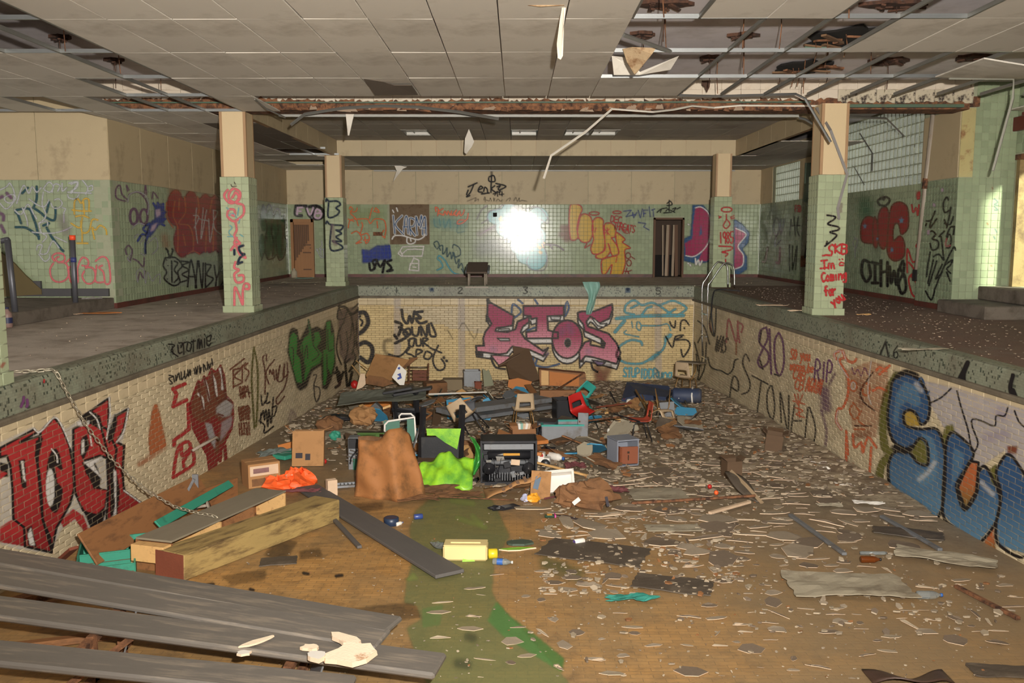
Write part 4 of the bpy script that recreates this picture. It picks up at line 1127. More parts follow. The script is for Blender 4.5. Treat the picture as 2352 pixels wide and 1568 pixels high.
g.st('t', 22, '140,420 160,440 190,520|150,400 260,390 300,470 330,560 350,660|300,380 360,420 420,470 490,490 500,380|420,420 440,330|200,250 250,200|330,190 330,300 300,380|140,555 230,560 300,600 350,640|390,540 440,520|420,560 470,650 540,740 570,770')
g.st('e', 12, '0,220 60,190 90,160 130,250 110,330 60,330 40,290 110,260 140,300 60,390 0,340|150,340 190,220 220,180 260,250 290,190 330,240 370,200|130,400 190,440 250,350 300,430 330,480|200,380 240,480 250,540|390,210 440,150 480,190 450,240 400,220|470,240 490,170 540,180 520,230|560,160 560,230 600,200|640,170 700,150 690,200 640,230|620,160 700,150 640,250|740,130 790,200 770,260|800,190 830,180 830,220 790,230|610,240 820,250')
g.st('e', 11, '260,300 330,350 400,370 440,310|390,240 380,350 410,430 400,480 350,520 420,500 430,540|350,520 370,600 420,640 380,690|330,760 340,720 380,720 360,790 420,790 450,720 480,680 530,740|350,800 400,860 440,840 450,800|290,600 450,610 560,590 650,550|490,640 600,690|460,340 480,380 530,380 560,340 530,300 490,310|610,260 620,290 680,300 710,260|560,380 590,390 575,430 575,510')
g.st('v', 30, '0,290 20,280|60,250 100,290|0,430 30,450 30,490|10,540 40,600', .6, al=.7)
g.st('v', 80, '560,480 580,560 600,590', .8, al=.25)
g.build()
g = Paint(RA, PL_ALC, wa, 'yellow letters sprayed beside the orange tipped post')
g.st('y', 14, '670,440 670,330 700,300 730,340 760,300 800,310 800,400|650,400 740,410 820,410|680,460 740,450 800,470|750,320 760,440|740,470 720,560 640,520|730,500 740,600 800,590 830,490 880,490|740,600 740,700|690,700 790,700|850,660 830,560 860,580 900,540 950,570 960,620')
g.build()
g = Paint(RA, PL_ALC, wa, 'pale red outlined bubble letters low on the wall by the steps')
g.st('s', 15, '490,860 470,820 510,790 570,800 580,850 530,870 500,840 530,820|480,880 450,940 470,1020 530,1050 600,1020 620,950 590,880 520,870|600,870 640,840 650,900 610,920|610,930 640,1050 700,1050 700,920 740,830 790,850 790,900 740,900|760,950 740,1000 780,1060 840,1050 860,980 830,920 770,920|860,860 920,820 970,850 990,950 990,1050 950,1060 930,960 890,920 920,900|870,900 860,1040 930,1050')
g.build()
g = Paint(RA, PL_LEFT, wl, 'horned skull and crossbones drawn in thin purple and white lines')
g.st('v', 13, '1130,320 1060,300 1040,260 1050,200 1080,180 1100,260 1150,310|1150,230 1140,180 1160,220|1160,260 1240,240 1300,290 1330,360 1320,420|1300,270 1310,180 1320,260|1370,300 1380,240 1420,290|1140,800 1130,750 1160,720 1190,770 1170,860 1150,830|1200,840 1240,860 1290,910 1300,830|1240,1040 1260,960 1290,1010 1310,950', .3, al=.8)
g.st('v', 24, g.el(1205, 460, 34, 70), .3, True, al=.8); g.st('v', 22, g.el(1295, 460, 34, 66), .3, True, al=.8)
g.st('e', 8, '1150,330 1170,260 1240,235 1310,270 1340,350 1330,440|1185,570 1250,520 1330,560 1300,640 1240,620 1210,650|1240,1050 1230,960 1290,930 1310,1060 1330,960 1370,1040 1400,1000 1440,980 1440,1060|1330,700 1400,650 1420,740 1370,800|1260,700 1310,660 1310,800 1270,790|1180,790 1150,840 1180,870')
g.build()
g = Paint(RA, PL_LEFT, wl, 'blue fuzzy figure sprayed over the skull bones')
g.fi('B', '1390,350 1460,340 1490,420 1480,520 1430,540 1390,600 1350,650 1310,620 1340,520 1390,480', 2, al=.85)
g.fi('a', '1400,400 1440,390 1450,440 1410,470', 2); g.fi('a', '1350,600 1370,540 1420,510 1390,580', 2)
g.st('B', 20, '1340,520 1290,570 1330,620 1310,700 1310,790|1380,340 1400,370|1420,335 1430,370|1470,345 1470,380|1490,420 1470,430|1490,480 1470,490|1480,540 1460,530|1240,680 1280,620 1330,640')
g.build()
g = Paint(RA, PL_LEFT, wl, 'red bubble letters with orange outlines next to the spiral column', step=1.6)
for e in ((1580, 380, 80, 165), (1640, 680, 78, 150), (1720, 360, 66, 140), (1800, 640, 70, 160), (1850, 380, 60, 130), (1890, 650, 56, 140), (1940, 380, 54, 120), (1975, 660, 50, 130)):
    g.fi('R', g.el(*e), 3, al=.97)
g.fi('R', '1560,300 1950,280 2020,400 2020,760 1620,800 1580,500', 3, al=.97)
g.st('O', 9, '1575,320 1560,450 1600,560 1600,780|1500,330 1500,460 1560,560|1615,300 1610,400|1660,280 1670,420 1610,520 1700,540 1740,640 1740,760|1690,800 1740,770 1800,800|1780,280 1790,420 1740,500|1860,560 1850,780|1910,300 1890,420|1650,620 1670,720|1920,560 1920,770')
g.st('W', 7, '1740,450 1790,460 1760,540 1750,560|1770,380 1760,540 1780,700|1830,380 1810,660 1860,400|1790,480 1880,500|1880,480 1890,690 1920,520|1920,400 1930,560 1990,620|1920,400 1960,420 1920,500')
g.st('O', 60, '1540,220 1700,215 1950,250', .9, al=.25); g.st('O', 60, '1480,640 1500,720', .9, al=.35)
g.build()
g = Paint(RA, PL_LEFT, wl, 'black outlined BEAN BOYS lettering below the red bubble letters')
g.fi('e', '1480,850 1560,830 2030,870 2030,1080 1580,1080 1490,1040', 2, al=.22)
g.st('k', 15, '1500,750 1520,800 1530,830 1560,760|1490,830 1470,900 1500,960 1480,1020 1560,1080 1620,1050 1600,960 1640,900 1580,830 1500,830|1545,860 1550,1050|1570,860 1600,880 1570,940 1610,1000 1570,1050|1620,860 1700,870 1640,900 1700,940 1640,980 1700,1020 1630,1050|1690,1090 1720,850 1770,1100|1700,1000 1760,1000|1780,860 1760,1100|1790,860 1820,1100 1830,880|1850,880 1850,1100|1850,890 1900,900 1860,980 1920,1020 1860,1090|1930,900 1950,1010 1990,900|1950,1010 1940,1100|2020,890 1990,940 2030,1000 1990,1080')
g.st('k', 16, '1495,750 1515,770|1550,750 1560,765', .5)
for e in ((1500, 850), (1510, 900), (1495, 940), (1505, 1020)): g.st('k', 10, [(e[0], e[1]), (e[0] + 3, e[1])])
g.build()
g = Paint(RB, PL_LEFT, wl, 'green bubble letters with black outlines near the slatted door')
for e in ((180, 560, 30, 110), (235, 600, 32, 130), (215, 790, 30, 130), (300, 620, 34, 120), (270, 800, 26, 100), (340, 640, 28, 110), (325, 800, 40, 120), (165, 800, 26, 110)):
    g.fi('G', g.el(*e), 2, al=.95)
g.st('k', 9, '160,480 175,430 200,500 215,440 240,430 265,520 290,470 320,480 335,560 370,520 365,700 390,770 370,860 355,910 320,930 295,880 270,910 240,920 215,920 190,860 160,930|195,560 210,640 190,760 200,860|255,560 250,680 270,780 255,900|300,560 310,680 290,720 300,860|345,600 350,700 340,860|205,720 210,760|245,640 248,670')
g.build()
g = Paint(RA, plane((0, 15.55, 0), (0, -1, 0)), c1, 'pink spiral curls ending in a letter N', 'coltile'); _c1 = Vector((c1.location))
g.st('s', 21, '2090,290 2110,260 2120,240 2150,280 2120,330 2070,310 2060,260 2100,210 2160,240 2150,310 2080,340 2030,300 2020,260 2050,220|2130,340 2190,360 2190,440 2110,500 2050,460 2060,400 2110,400 2110,450 2080,440|2120,510 2130,580 2110,640 2160,700 2110,700 2130,650|2080,760 2120,720 2160,800 2210,830 2180,790|2120,870 2110,920 2150,940 2110,980 2130,1050 2190,1040 2190,990 2150,990|2110,1260 2115,1100 2150,1160 2185,1250 2185,1150 2200,1070 2240,1070 2240,1110 2210,1110')
g.st('c', 10, '2040,380 2060,395|2060,450 2100,430 2130,470|2140,450 2150,380 2140,440|2070,540 2090,560 2060,600 2090,640|2160,480 2150,520|2050,640 2100,640|2160,620 2190,640', al=.8)
g.st('d', 22, '2190,720 2150,740 2170,790 2200,800 2160,830 2140,880|2110,760 2110,800|2180,870 2140,885')
g.st('k', 6, '2080,170 2090,190 2130,185|2110,150 2120,170')
g.build()
g = Paint(RB, plane((0, 23.85, 0), (0, -1, 0)), c2, 'dark curly letters B and E', 'coltile')
g.st('d', 15, '740,400 745,380 770,400 840,400 870,430 830,460 860,490 830,530 760,540 765,410|740,600 750,580 780,610 890,620 870,660 830,660 880,690 830,720 880,760 830,760 800,760 880,800 880,830 780,830 790,620')
g.st('q', 30, '800,620 810,760 830,790', .8, al=.4)
g.build()
g = Paint(RB, PL_BACK, wb, 'pink and black FVB letters over the slatted door')
g.st('k', 26, '470,440 560,440|470,450 465,520 520,530|560,450 590,530 650,560 710,540 710,480 650,440 590,450|610,540 650,440', .4)
g.st('a', 18, '485,460 530,458|485,460 480,515|485,490 515,490', .3); g.st('a', 18, '570,465 595,520 625,460|650,480 640,540 680,550 700,510 660,510 690,490 660,470', .3)
g.build()
g = Paint(RB, PL_BACK, wb, 'small pale tag on the tiles beside the slatted door')
g.st('e', 7, '700,760 705,800 680,830 730,830|660,830 690,900 730,900|690,840 700,890|720,830 720,890|655,830 660,850')
g.build()
g = Paint(RB, PL_BACK, wb, 'orange scrawl with crab like eyes on stalks')
g.st('l', 120, '1000,500 1060,540 1120,520 1200,520', .9, al=.25)
g.st('o', 10, '950,470 960,450 980,470 960,490|1020,460 1010,490 960,500|960,510 1010,560 1030,620|940,640 960,570 1040,560 1110,560 1140,600 1180,560 1260,570 1280,640 1270,720|1130,560 1150,480 1160,460|1180,480 1190,460 1220,500 1170,490|1060,590 1070,620 1050,700 1110,690 1130,740 1080,750|970,690 1010,670 1040,690 1060,740 1010,780 1060,770|1200,580 1205,640|1260,660 1240,700 1270,730|1090,720 1100,780 1130,750|940,560 990,580')
g.build()
g = Paint(RB, PL_BACK, wb, 'blue and black boxy letters at the foot of the back wall')
g.fi('B', '1060,830 1130,840 1190,800 1310,790 1330,930 1230,930 1160,950 1070,960', 2, al=.8)
g.st('B', 14, '1080,850 1090,940 1130,900 1090,890|1140,850 1180,860 1150,890 1200,920|1220,900 1240,830 1270,910|1280,900 1280,810 1320,900 1310,800')
g.st('k', 20, '1130,960 1140,1020 1180,1000 1160,940 1200,930 1170,1010|1200,940 1230,990 1270,930 1250,1040|1330,930 1290,950 1330,1000 1290,1030 1340,1020')
g.build()
g = Paint(RB, PL_BACK, wb, 'KARMA in white edged blue letters on the bare brown patch', 'plain')
for P in ('1345,530 1360,690|1425,530 1365,610 1440,700', '1440,680 1450,560 1470,545 1480,690|1440,630 1480,630', '1500,700 1490,560 1540,570 1530,620 1495,640 1540,710', '1560,700 1550,540 1580,620 1600,530 1610,700', '1590,640 1630,540 1640,700|1610,640 1640,640'):
    g.st('w', 22, P, .3); g.st('b', 11, P, .3)
g.st('w', 12, '1340,480 1350,500|1375,460 1385,490|1335,740 1360,710 1430,710 1500,730 1570,745 1620,720 1630,695|1470,730 1470,770 1500,785 1540,770 1545,740|1500,735 1505,760')
g.build()
g = Paint(RB, PL_BACK, wb, 'white angular outline shape under the bare brown patch')
g.st('w', 12, '1390,870 1430,810 1620,805 1605,895 1420,895 1390,870|1430,870 1470,835 1540,830 1610,835|1410,850 1430,890', smooth=False)
g.st('w', 13, '1500,980 1530,910 1575,930 1575,1025 1490,1020 1500,960 1560,960|1520,990 1550,995', smooth=False)
g.build()
g = Paint(RB, PL_BACK, wb, 'orange handwritten tag over a teal haze')
g.st('c', 90, '1740,580 1840,600 1960,610', .9, al=.3); g.st('C', 10, '1710,560 1720,620 1760,640|1760,560 1770,620|1800,560 1810,640 1850,560 1860,640|1900,600 1960,600|1930,600 1920,680 1990,670', al=.4)
g.st('o', 13, '1730,490 1725,455 1750,470 1745,530|1795,465 1750,500 1800,525|1800,520 1810,490 1830,520 1840,490 1860,525|1870,490 1870,520 1890,520 1915,480 1890,510 1920,530 1940,490 1920,520|1945,490 1950,530 1975,510 1985,480|2020,510 2010,560 1960,600 1920,600 1940,570 1990,570')
g.build()
g = Paint(RB, PL_BACK, wb, 'dark blue looping diagonal signature with a tail')
g.st('t', 9, '1730,820 1710,780 1740,760 1760,800 1740,830|1770,840 1760,810 1790,800 1790,870 1810,860 1830,820 1830,900 1860,860 1870,920 1890,860 1910,960 1940,920 1930,1000 1960,960 1980,1030|1880,820 1890,790 1940,820 1950,880 1900,900 1880,860|1960,1010 1990,1060')
g.st('C', 13, '1740,1020 1790,990 1770,940 1745,920 1760,890 1810,930 1850,1000 1900,1050 1990,1065')
g.build()
g = Paint(RC, plane((0, YB - .006, 0), (0, -1, 0)), wb, 'black spray signature and script line on the cream panels', 'plain')
g.st('k', 12, '60,270 140,235|110,250 80,320 45,360 75,350|60,300 45,340|150,300 190,280 170,265 150,310 190,320|200,310 210,275 230,290 235,320|265,320 270,170|250,180 290,170 300,220 250,220 245,190|300,260 270,290 310,320|320,270 350,260 330,290 350,310 320,320|310,240 400,265 340,300|180,335 250,325')
g.st('k', 20, '270,110 272,170', .9, al=.5); g.st('k', 9, '285,335 310,325 300,345|320,310 325,355|350,310 340,340 380,335|365,315 365,350')
g.st('k', 4, '50,400 100,380 130,370 120,400 150,380 150,400|200,390 210,360 215,405|225,390 250,395 260,370 270,400|290,370 290,400 300,375|310,400 330,380 350,400 370,385|400,400 420,380 440,370 430,400|470,395 490,365 500,400 520,370 520,400 545,390 560,395 590,400', al=.8)
g.build()
g = Paint(RC, PL_BACK, wb, 'cyan and white cloud shaped piece with yellow spots in the middle of the tiles', step=1.5)
g.st('e', 150, '200,820 300,800 430,850', .9, al=.45); g.st('v', 12, '140,560 180,480 230,440|180,600 240,560|200,680 300,620', .8, al=.5); g.st('a', 60, '170,690 260,650 330,640', .9, al=.35)
for e in ((330, 540, 100, 70), (430, 480, 70, 60), (690, 530, 90, 75), (420, 640, 110, 90), (560, 600, 160, 110), (640, 720, 120, 110), (560, 800, 120, 90), (600, 880, 110, 90), (680, 900, 90, 110), (660, 960, 70, 60)):
    g.fi('c', g.el(*e), 3, al=.9)
for e in ((560, 560, 120, 70), (600, 680, 90, 90), (450, 600, 80, 60), (500, 480, 60, 40)): g.fi('w', g.el(*e), 3, al=.65)
r_ = random.Random(4)
for i in range(46):
    a, b = r_.uniform(330, 740), 0; b = 590 + (a - 330) * .55 + r_.uniform(-70, 90); g.st('y', r_.uniform(16, 30), [(a, b), (a + 4, b + 3)], .4)
g.st('v', 9, '240,600 240,500 330,470 370,430 440,420 500,470 540,500 600,460 700,460 780,560 770,600 700,560 640,580 600,560 560,590|380,560 440,540 480,640 430,740 340,740|640,620 720,680 740,800 770,900 750,1010 650,1020 590,960 600,900', al=.6)
g.st('v', 14, '740,790 800,790 860,800 920,840|820,830 800,800', .7, al=.6)
g.build()
g = Paint(RC, PL_BACK, wb, 'yellow bubble letters tumbling down the tiles with red outlines', step=1.4)
Ls = ['980,440 1010,425 1070,440 1085,480 1060,540 1040,640 1050,720 1020,750 985,740 970,640 970,520', '1070,540 1110,515 1160,540 1185,620 1180,700 1150,760 1100,770 1060,740 1045,680', '1190,570 1230,545 1275,570 1275,640 1290,760 1280,840 1230,875 1180,870 1165,820 1190,740 1175,650', '1290,610 1350,600 1390,650 1380,720 1350,730 1400,800 1415,870 1360,890 1320,780 1340,850 1290,910 1230,915 1210,890 1290,840 1290,740', '1390,680 1470,740 1450,770 1520,820 1470,840 1475,960 1440,1070 1380,1090 1340,1080 1355,970 1300,1050 1270,1060 1265,930 1390,890 1415,860 1400,790']
g.st('R', 50, '910,640 960,640|900,700 960,690|940,740 970,740', .8, al=.5)
for P in Ls: g.fi('y', P, 1, smooth=False)
for P in Ls: g.st('r', 10, P, closed=True)
g.st('r', 9, '1210,640 1200,680|1290,650 1330,700|1330,650 1290,690|1312,640 1312,700|1160,790 1110,820 1130,780|1400,900 1390,950')
g.st('r', 9, g.el(1195, 510, 45, 15), closed=True)
g.build()
g = Paint(RC, PL_BACK, wb, 'small red halo tag and numbers around the yellow bubble letters')
g.st('r', 8, g.el(1400, 500, 38, 12), closed=True); g.tx('DEC', 1350, 530, 34, 55, 'r', 8, 8); g.tx('THREATS', 1380, 590, 28, 60, 'r', 8, 10); g.st('r', 7, '1450,660 1490,655 1510,690|1460,680 1495,690')
g.st('R', 8, g.el(1500, 890, 22, 26), closed=True); g.st('R', 8, g.el(1508, 955, 20, 28), closed=True); g.st('R', 8, '1530,900 1560,920|1490,1000 1475,1050|1470,1030 1500,1030|1530,1020 1500,1040 1530,1080')
g.build()
g = Paint(RC, PL_BACK, wb, 'violet angular tag beside the dark doorway')
g.st('B', 8, '1460,490 1530,480 1480,540 1560,520|1540,500 1550,550 1580,500|1590,480 1610,550 1630,470|1640,540 1640,480 1680,480|1660,510 1640,510|1690,450 1700,540|1710,480 1740,470|1725,480 1730,540|1590,590 1660,600 1640,630 1690,660', smooth=False, al=.8)
g.build()
g = Paint(RC, plane((0, YB - .006, 0), (0, -1, 0)), wb, 'small black spray signature over the dark doorway', 'plain')
g.st('k', 9, '1760,500 1800,470 1850,460|1800,470 1790,500|1840,490 1860,470 1870,490|1870,390 1870,480|1850,420 1880,400 1895,430 1850,440|1900,470 1930,460 1910,490|1940,470 1970,455|1880,480 1920,500|1820,505 1890,500')
g.build()
g = Paint(RH, PL_BACK, wb, 'magenta bubble letter with blue edging by the dark doorway')
P1 = '110,820 150,815 200,860 215,960 200,1050 160,1110 100,1150 45,1145 40,1060 90,1030 95,930'; P2 = '160,1110 200,1050 230,1050 235,1140 190,1180 130,1180'
g.fi('b', '90,800 160,800 225,870 240,1000 240,1150 200,1190 110,1200 30,1180 30,1030 75,1010 85,900', 3, al=.95); g.fi('m', P1, 1); g.fi('m', P2, 1); g.st('w', 7, '110,820 150,815 200,860 215,960 200,1050 160,1110 100,1150 45,1145'); g.fi('b', '150,930 155,1000 135,1010', 1)
g.st('w', 10, '110,1165 115,1205 130,1175 140,1210 155,1180|60,1195 63,1200|75,1205 78,1215|60,930 66,935', .5)
g.fi('b', '385,900 430,930 480,990 470,1060 430,1100 460,1150 460,1240 400,1280 370,1270 370,900', 3, al=.95); g.fi('m', '380,950 455,1000 400,1080 435,1140 430,1210 375,1240', 1); g.st('w', 7, '385,960 455,1000 400,1080 435,1140 430,1210 380,1235')
g.build()
g = Paint(RH, PL_RIGHT, wr, 'red bubble letters with blue stars below the large glass block window')
g.st('G', 90, '1265,790 1270,850', .9, al=.6)
for P in ('1265,885 1320,890 1340,960 1330,1050 1280,1060 1240,1040 1235,950', '1330,880 1350,960 1345,1080 1320,1070 1315,960', '1370,830 1410,820 1430,900 1430,1020 1390,1100 1355,1050 1350,900', '1450,800 1500,780 1550,820 1555,950 1510,1000 1490,930 1460,940 1455,1040 1500,1010 1530,1060 1525,1150 1460,1180 1415,1120 1420,950 1430,860'):
    g.fi('R', P, 2, smooth=True, line='N', lw=9)
for (a, b, q) in ((1262, 945, 16), (1510, 905, 20), (1445, 1105, 18), (1345, 1030, 10)): g.fi('S', [(a + (q if i % 2 == 0 else q * .4) * math.sin(i * .6283), b - (q if i % 2 == 0 else q * .4) * math.cos(i * .6283) * 1.3) for i in range(10)], 1)
g.st('k', 16, '1360,800 1350,770 1400,745 1430,770 1400,805 1360,800|1390,765 1400,750', al=.85)
g.build()
g = Paint(RH, PL_RIGHT, wr, 'heavy black initials under the red bubble letters')
g.st('k', 20, '1290,1190 1250,1180 1240,1260 1270,1320 1300,1280 1290,1210|1310,1190 1350,1200|1330,1200 1330,1330|1310,1330 1350,1330|1370,1180 1370,1350|1370,1260 1410,1250|1415,1190 1415,1350|1430,1220 1440,1330 1460,1250 1475,1340 1490,1240|1520,1180 1500,1230 1530,1280 1540,1370 1510,1400 1490,1330 1520,1270 1530,1200')
g.build()
g = Paint(RH, PL_RIGHT, wr, 'red scribble running down beside the downpipe')
g.st('r', 12, '1635,720 1620,730 1620,760|1580,800 1590,850 1610,820 1620,870 1630,800|1640,1050 1610,1080 1640,1120 1590,1190 1550,1100 1550,1260|1560,1190 1600,1250 1560,1300 1580,1400 1610,1420 1610,1330 1570,1280|1600,1440 1610,1460'); g.st('r', 34, '1630,725 1632,745', .6)
g.build()
g = Paint(RH, PL_RIGHT, wr, 'faint black sketches and hook marks on the grimy tiles in the corner')
g.st('k', 9, '650,900 640,960 660,1010 680,960 670,890 640,900|690,900 690,1000 715,900|660,1010 650,1080 690,1040|760,900 750,1010|780,880 790,1010|810,880 800,960 815,1010|760,940 820,940|750,1070 750,1250|770,1080 770,1240 800,1080 790,1240', al=.7); g.st('N', 14, '600,1090 585,1180 565,1185|685,1090 680,1190 660,1190', al=.8); g.tx('FSB', 788, 805, 14, 40, 'r', 6)
g.st('k', 60, '640,830 660,900', .9, al=.3); g.st('e', 7, '1190,1020 1210,1040 1200,1090 1180,1060 1195,1030|1195,1100 1195,1160', al=.6)
g.build()
g = Paint(RI, PL_PIER, pier, 'tangle of black marker tags on the pier beside the downpipe')
g.st('k', 14, '385,310 370,285 340,340 350,420 400,400 405,380 390,480 370,560|350,490 370,540|430,460 400,530 350,520|440,550 400,560 370,640|440,550 430,620|190,500 230,490 265,410|230,490 220,560 280,480|180,540 190,520|210,600 240,590 270,620 240,660 290,680 290,740 240,760 220,700|300,640 350,590|320,640 345,850|370,660 390,620 410,650 400,730 370,740|450,760 430,740 350,900 260,1120|250,820 300,800 340,850|350,900 420,850 400,900 370,930 405,970|220,780 200,900 190,1000|250,850 200,1060|280,860 210,1080|330,890 270,1020 330,960|370,960 400,1040|180,1130 230,1210 260,1130')
g.st('s', 16, '370,660 360,720 400,720', .8, al=.5); g.st('a', 26, '255,350 258,360|205,590 205,610|330,215 330,225|345,1215 348,1225', .5, al=.7)
g.build()
g = Paint(RI, plane((XP, 15.80, 0), (0, -1, 0)), pier, 'small blue and orange marks on the sunlit door reveal')
g.st('b', 12, '800,300 830,330 800,350 830,360|800,370 830,400 800,400|805,570 820,600|795,640 805,660', al=.8); g.st('O', 14, '780,200 785,210|735,520 742,530|770,900 775,905', .5, al=.8)
g.build()
g = Paint(RH, plane((0, 15.05, 0), (0, -1, 0)), c3, 'black squiggle and a red painted warning in capital and small letters', 'coltile')
g.st('k', 12, '1005,870 1060,880 1050,900 1010,930 1080,950 1080,970 1025,985 1070,1005 1040,1040 990,1080|1005,1050 1000,1065')
g.tx('S', 998, 1075, 45, 72, 'r', 13, -4, .3); g.tx('KB', 1062, 1065, 46, 62, 'r', 13, 4); g.st('r', 12, '975,1145 1000,1140')
g.tx('Im', 965, 1180, 48, 55, 'r', 12, -3); g.st('r', 12, '965,1180 1005,1175|960,1232 1010,1225'); g.st('r', 10, '1088,1170 1091,1172|1108,1168 1111,1170|1088,1205 1098,1190 1118,1195|1092,1212 1115,1210')
g.tx('Coming', 962, 1262, 29, 60, 'r', 13, -7, .1)
g.tx('for', 985, 1355, 27, 62, 'r', 14, -6); g.tx('you', 1020, 1440, 32, 55, 'r', 14, -32)
g.fi('q', '1078,860 1082,790 1110,785 1108,850', 1, al=.5)
g.build()
g = Paint(RH, plane((0, 23.4, 0), (0, -1, 0)), c4, 'red halo drawing and the number 1985', 'coltile')
g.st('r', 8, g.el(322, 832, 36, 16), closed=True); g.st('r', 7, '320,865 320,900 300,940 320,960 345,930 325,900|270,890 285,880|268,875 282,885|350,885 372,872|352,895 375,888')
g.tx('1985', 272, 985, 25, 75, 'r', 8); g.st('r', 9, '270,1080 355,1085 350,1105 290,1120 330,1130 315,1150|315,1170 316,1185')
g.build()
g = Paint((0, 820, 7.84), plane((-4.62, 0, 0), (1, 0, 0)), c5, 'red paint smear', 'coltile')
g.fi('r', '5,140 60,90 110,95 60,170 40,200 10,190', 2)
g.build()
g = Paint(RD, PL_PB, wpf, 'WE FOUND OUR SPOT in dripping black spray', 'brick')
g.st('k', 17, '390,140 400,200 425,225 440,180 455,220 470,150|520,150 480,160 510,190 480,195 505,225 545,215', .3); g.st('k', 18, '350,215 390,235 370,300|345,300 360,320|375,250 430,300 350,350', .35)
g.st('k', 14, '420,260 400,285 420,305 445,290 440,260 420,260|455,250 460,295 490,300 500,250|515,300 510,245 545,305 550,240|560,230 570,300 605,300 575,225')
g.st('k', 12, '440,330 435,360 460,370 470,320 440,325|480,325 485,365 510,360 510,325|525,370 525,320 555,325 530,345 560,370')
g.st('k', 11, '440,380 420,410 455,425 480,450 440,445|430,330 435,370 380,430 310,420|480,440 485,390 520,400 490,420|540,405 530,440 560,450 580,420 550,400|570,380 640,410|620,365 590,430 590,480 620,520 655,510 660,480 640,450')
g.st('k', 16, '655,440 656,442|672,460 673,462', .5); g.st('K', 22, '320,330 285,340 280,390 300,420', .9, al=.4)
g.build()
g = Paint(RD, PL_PB, wpf, 'large magenta lettering fading to pink with black shadows', 'brick', step=1.25)
g.st('K', 9, '750,260 780,225 830,300 850,320 870,260|680,270 710,320', .5, al=.35)
g.st('b', 13, '1080,170 1090,105 1140,150 1100,190|1120,75 1150,100|1225,75 1245,105|1430,90 1440,130 1415,180 1420,110 1430,90|1215,440 1230,580|1230,490 1300,500 1380,480|1240,450 1225,500|1180,270 1240,250 1220,290', al=.85)
EKT = '930,85 1095,178 1085,240 985,256 978,274 1055,280 1105,262 1118,215 1192,182 1188,218 1150,248 1138,280 1165,322 1200,345 1280,400 1310,380 1280,430 1195,392 1085,370 1050,412 1005,420 862,402 856,368 908,366 902,320 915,280 955,228 928,178'
TT = '1155,118 1408,115 1410,175 1305,180 1310,270 1345,278 1372,282 1372,318 1175,320 1172,280 1235,272 1238,190 1205,200 1200,178 1155,175'
OO = g.el(1430, 325, 95, 120); OI = g.el(1433, 348, 22, 30)
SS = '1495,160 1520,150 1600,150 1712,105 1715,140 1695,195 1625,228 1590,190 1575,182 1550,215 1560,245 1690,290 1740,350 1765,410 1740,480 1600,440 1545,430 1510,470 1505,400 1540,345 1580,330 1575,360 1660,378 1668,350 1640,320 1540,275 1530,230 1500,195'
sh = lambda P, dx, dy: [(a + dx, b + dy) for a, b in _pts(P)]
for P in (EKT, TT, OO, SS): g.fi('w', sh(P, 0, 34), 1); g.st('k', 10, sh(P, 0, 34), closed=True, smooth=False)
g.fi('k', '918,170 960,200 950,225 918,215'); g.fi('k', '1500,440 1540,430 1535,475 1510,470'); g.fi('k', '855,402 905,405 905,436 857,434'); g.fi('k', '1700,440 1770,440 1735,485 1690,470')
g.fi('p', '950,425 1060,430 1100,450 1040,490 1000,490', 1, line='k', lw=9); g.fi('V', '1585,455 1670,470 1650,490 1620,490', 1, line='k', lw=9); g.st('k', 13, '950,440 980,500 1040,512|1580,470 1590,510 1620,530')
for P in (EKT, TT, SS): g.fi('m', P, 1, col2='p')
g.fi('m', OO, 1, col2='p', hole=[OI]); g.fi('k', OI)
g.fi('m', '928,90 1090,180 1080,240 950,240 930,180', 1); g.fi('m', '1160,122 1402,120 1404,170 1160,170', 1); g.fi('m', '1500,165 1600,155 1705,115 1690,190 1630,220', 1)
g.st('v', 40, '1440,240 1455,280|1400,270 1395,285', .9, al=.5); g.st('V', 40, '960,385 970,390|1290,400 1300,410|1560,400 1570,405', .9, al=.4)
for P in (EKT, TT, OO, SS): g.st('k', 12, P, closed=True, smooth=False)
g.fi('W', '1000,262 1065,258 1070,270 990,276', 1, line='k', lw=8); g.fi('W', '990,318 1065,320 1070,335 1010,335', 1, line='k', lw=8); g.fi('W', '1325,180 1390,182 1385,205 1330,202', 1, line='k', lw=8); g.fi('w', '1590,200 1620,240 1660,250 1680,225 1640,230 1600,195', 1, line='k', lw=8)
g.st('k', 22, '932,78 938,95', .4); g.fi('k', '1640,320 1668,350 1660,378 1640,365', 1)
g.build()
g = Paint(RD, PL_PB, wpf, 'cyan outline of a capped cartoon head', 'brick')
g.st('C', 15, '1790,150 1800,110 1850,80 1900,110 1960,95 2010,110 2080,85 2130,95 2180,130 2140,165 2120,180|1830,130 1870,110|1800,160 1850,170|1900,170 1930,130 1960,120|2060,165 2110,135|2010,115 2080,165', al=.8)
g.st('C', 22, '1740,195 1900,180 2160,175|1730,280 1790,210', al=.8)
g.st('C', 9, '1870,215 1865,250 1885,270 1895,240 1880,215|1835,215 1840,250|1900,240 2000,240 2060,230 2080,270|1800,270 1790,290 1880,310', al=.75)
g.st('C', 16, '1770,360 1830,330 1890,340 1900,360|1760,370 1740,430 1790,470 1880,480 1950,450 2030,390 2050,330 2080,300', al=.8); g.st('C', 30, '2050,320 2075,300|2000,415 1960,450', .6, al=.6)
g.build()
g = Paint(RD, PL_PB, wpf, 'small teal handwriting under the capped head', 'brick')
g.tx('STUPID', 1785, 505, 26, 55, 'C', 10, 3); g.tx('DRuna', 1945, 510, 30, 55, 'C', 10, 2)
g.build()
g = Paint(RD, PL_PB, wpf, 'thin black angular letters by the corner with the ladder', 'brick')
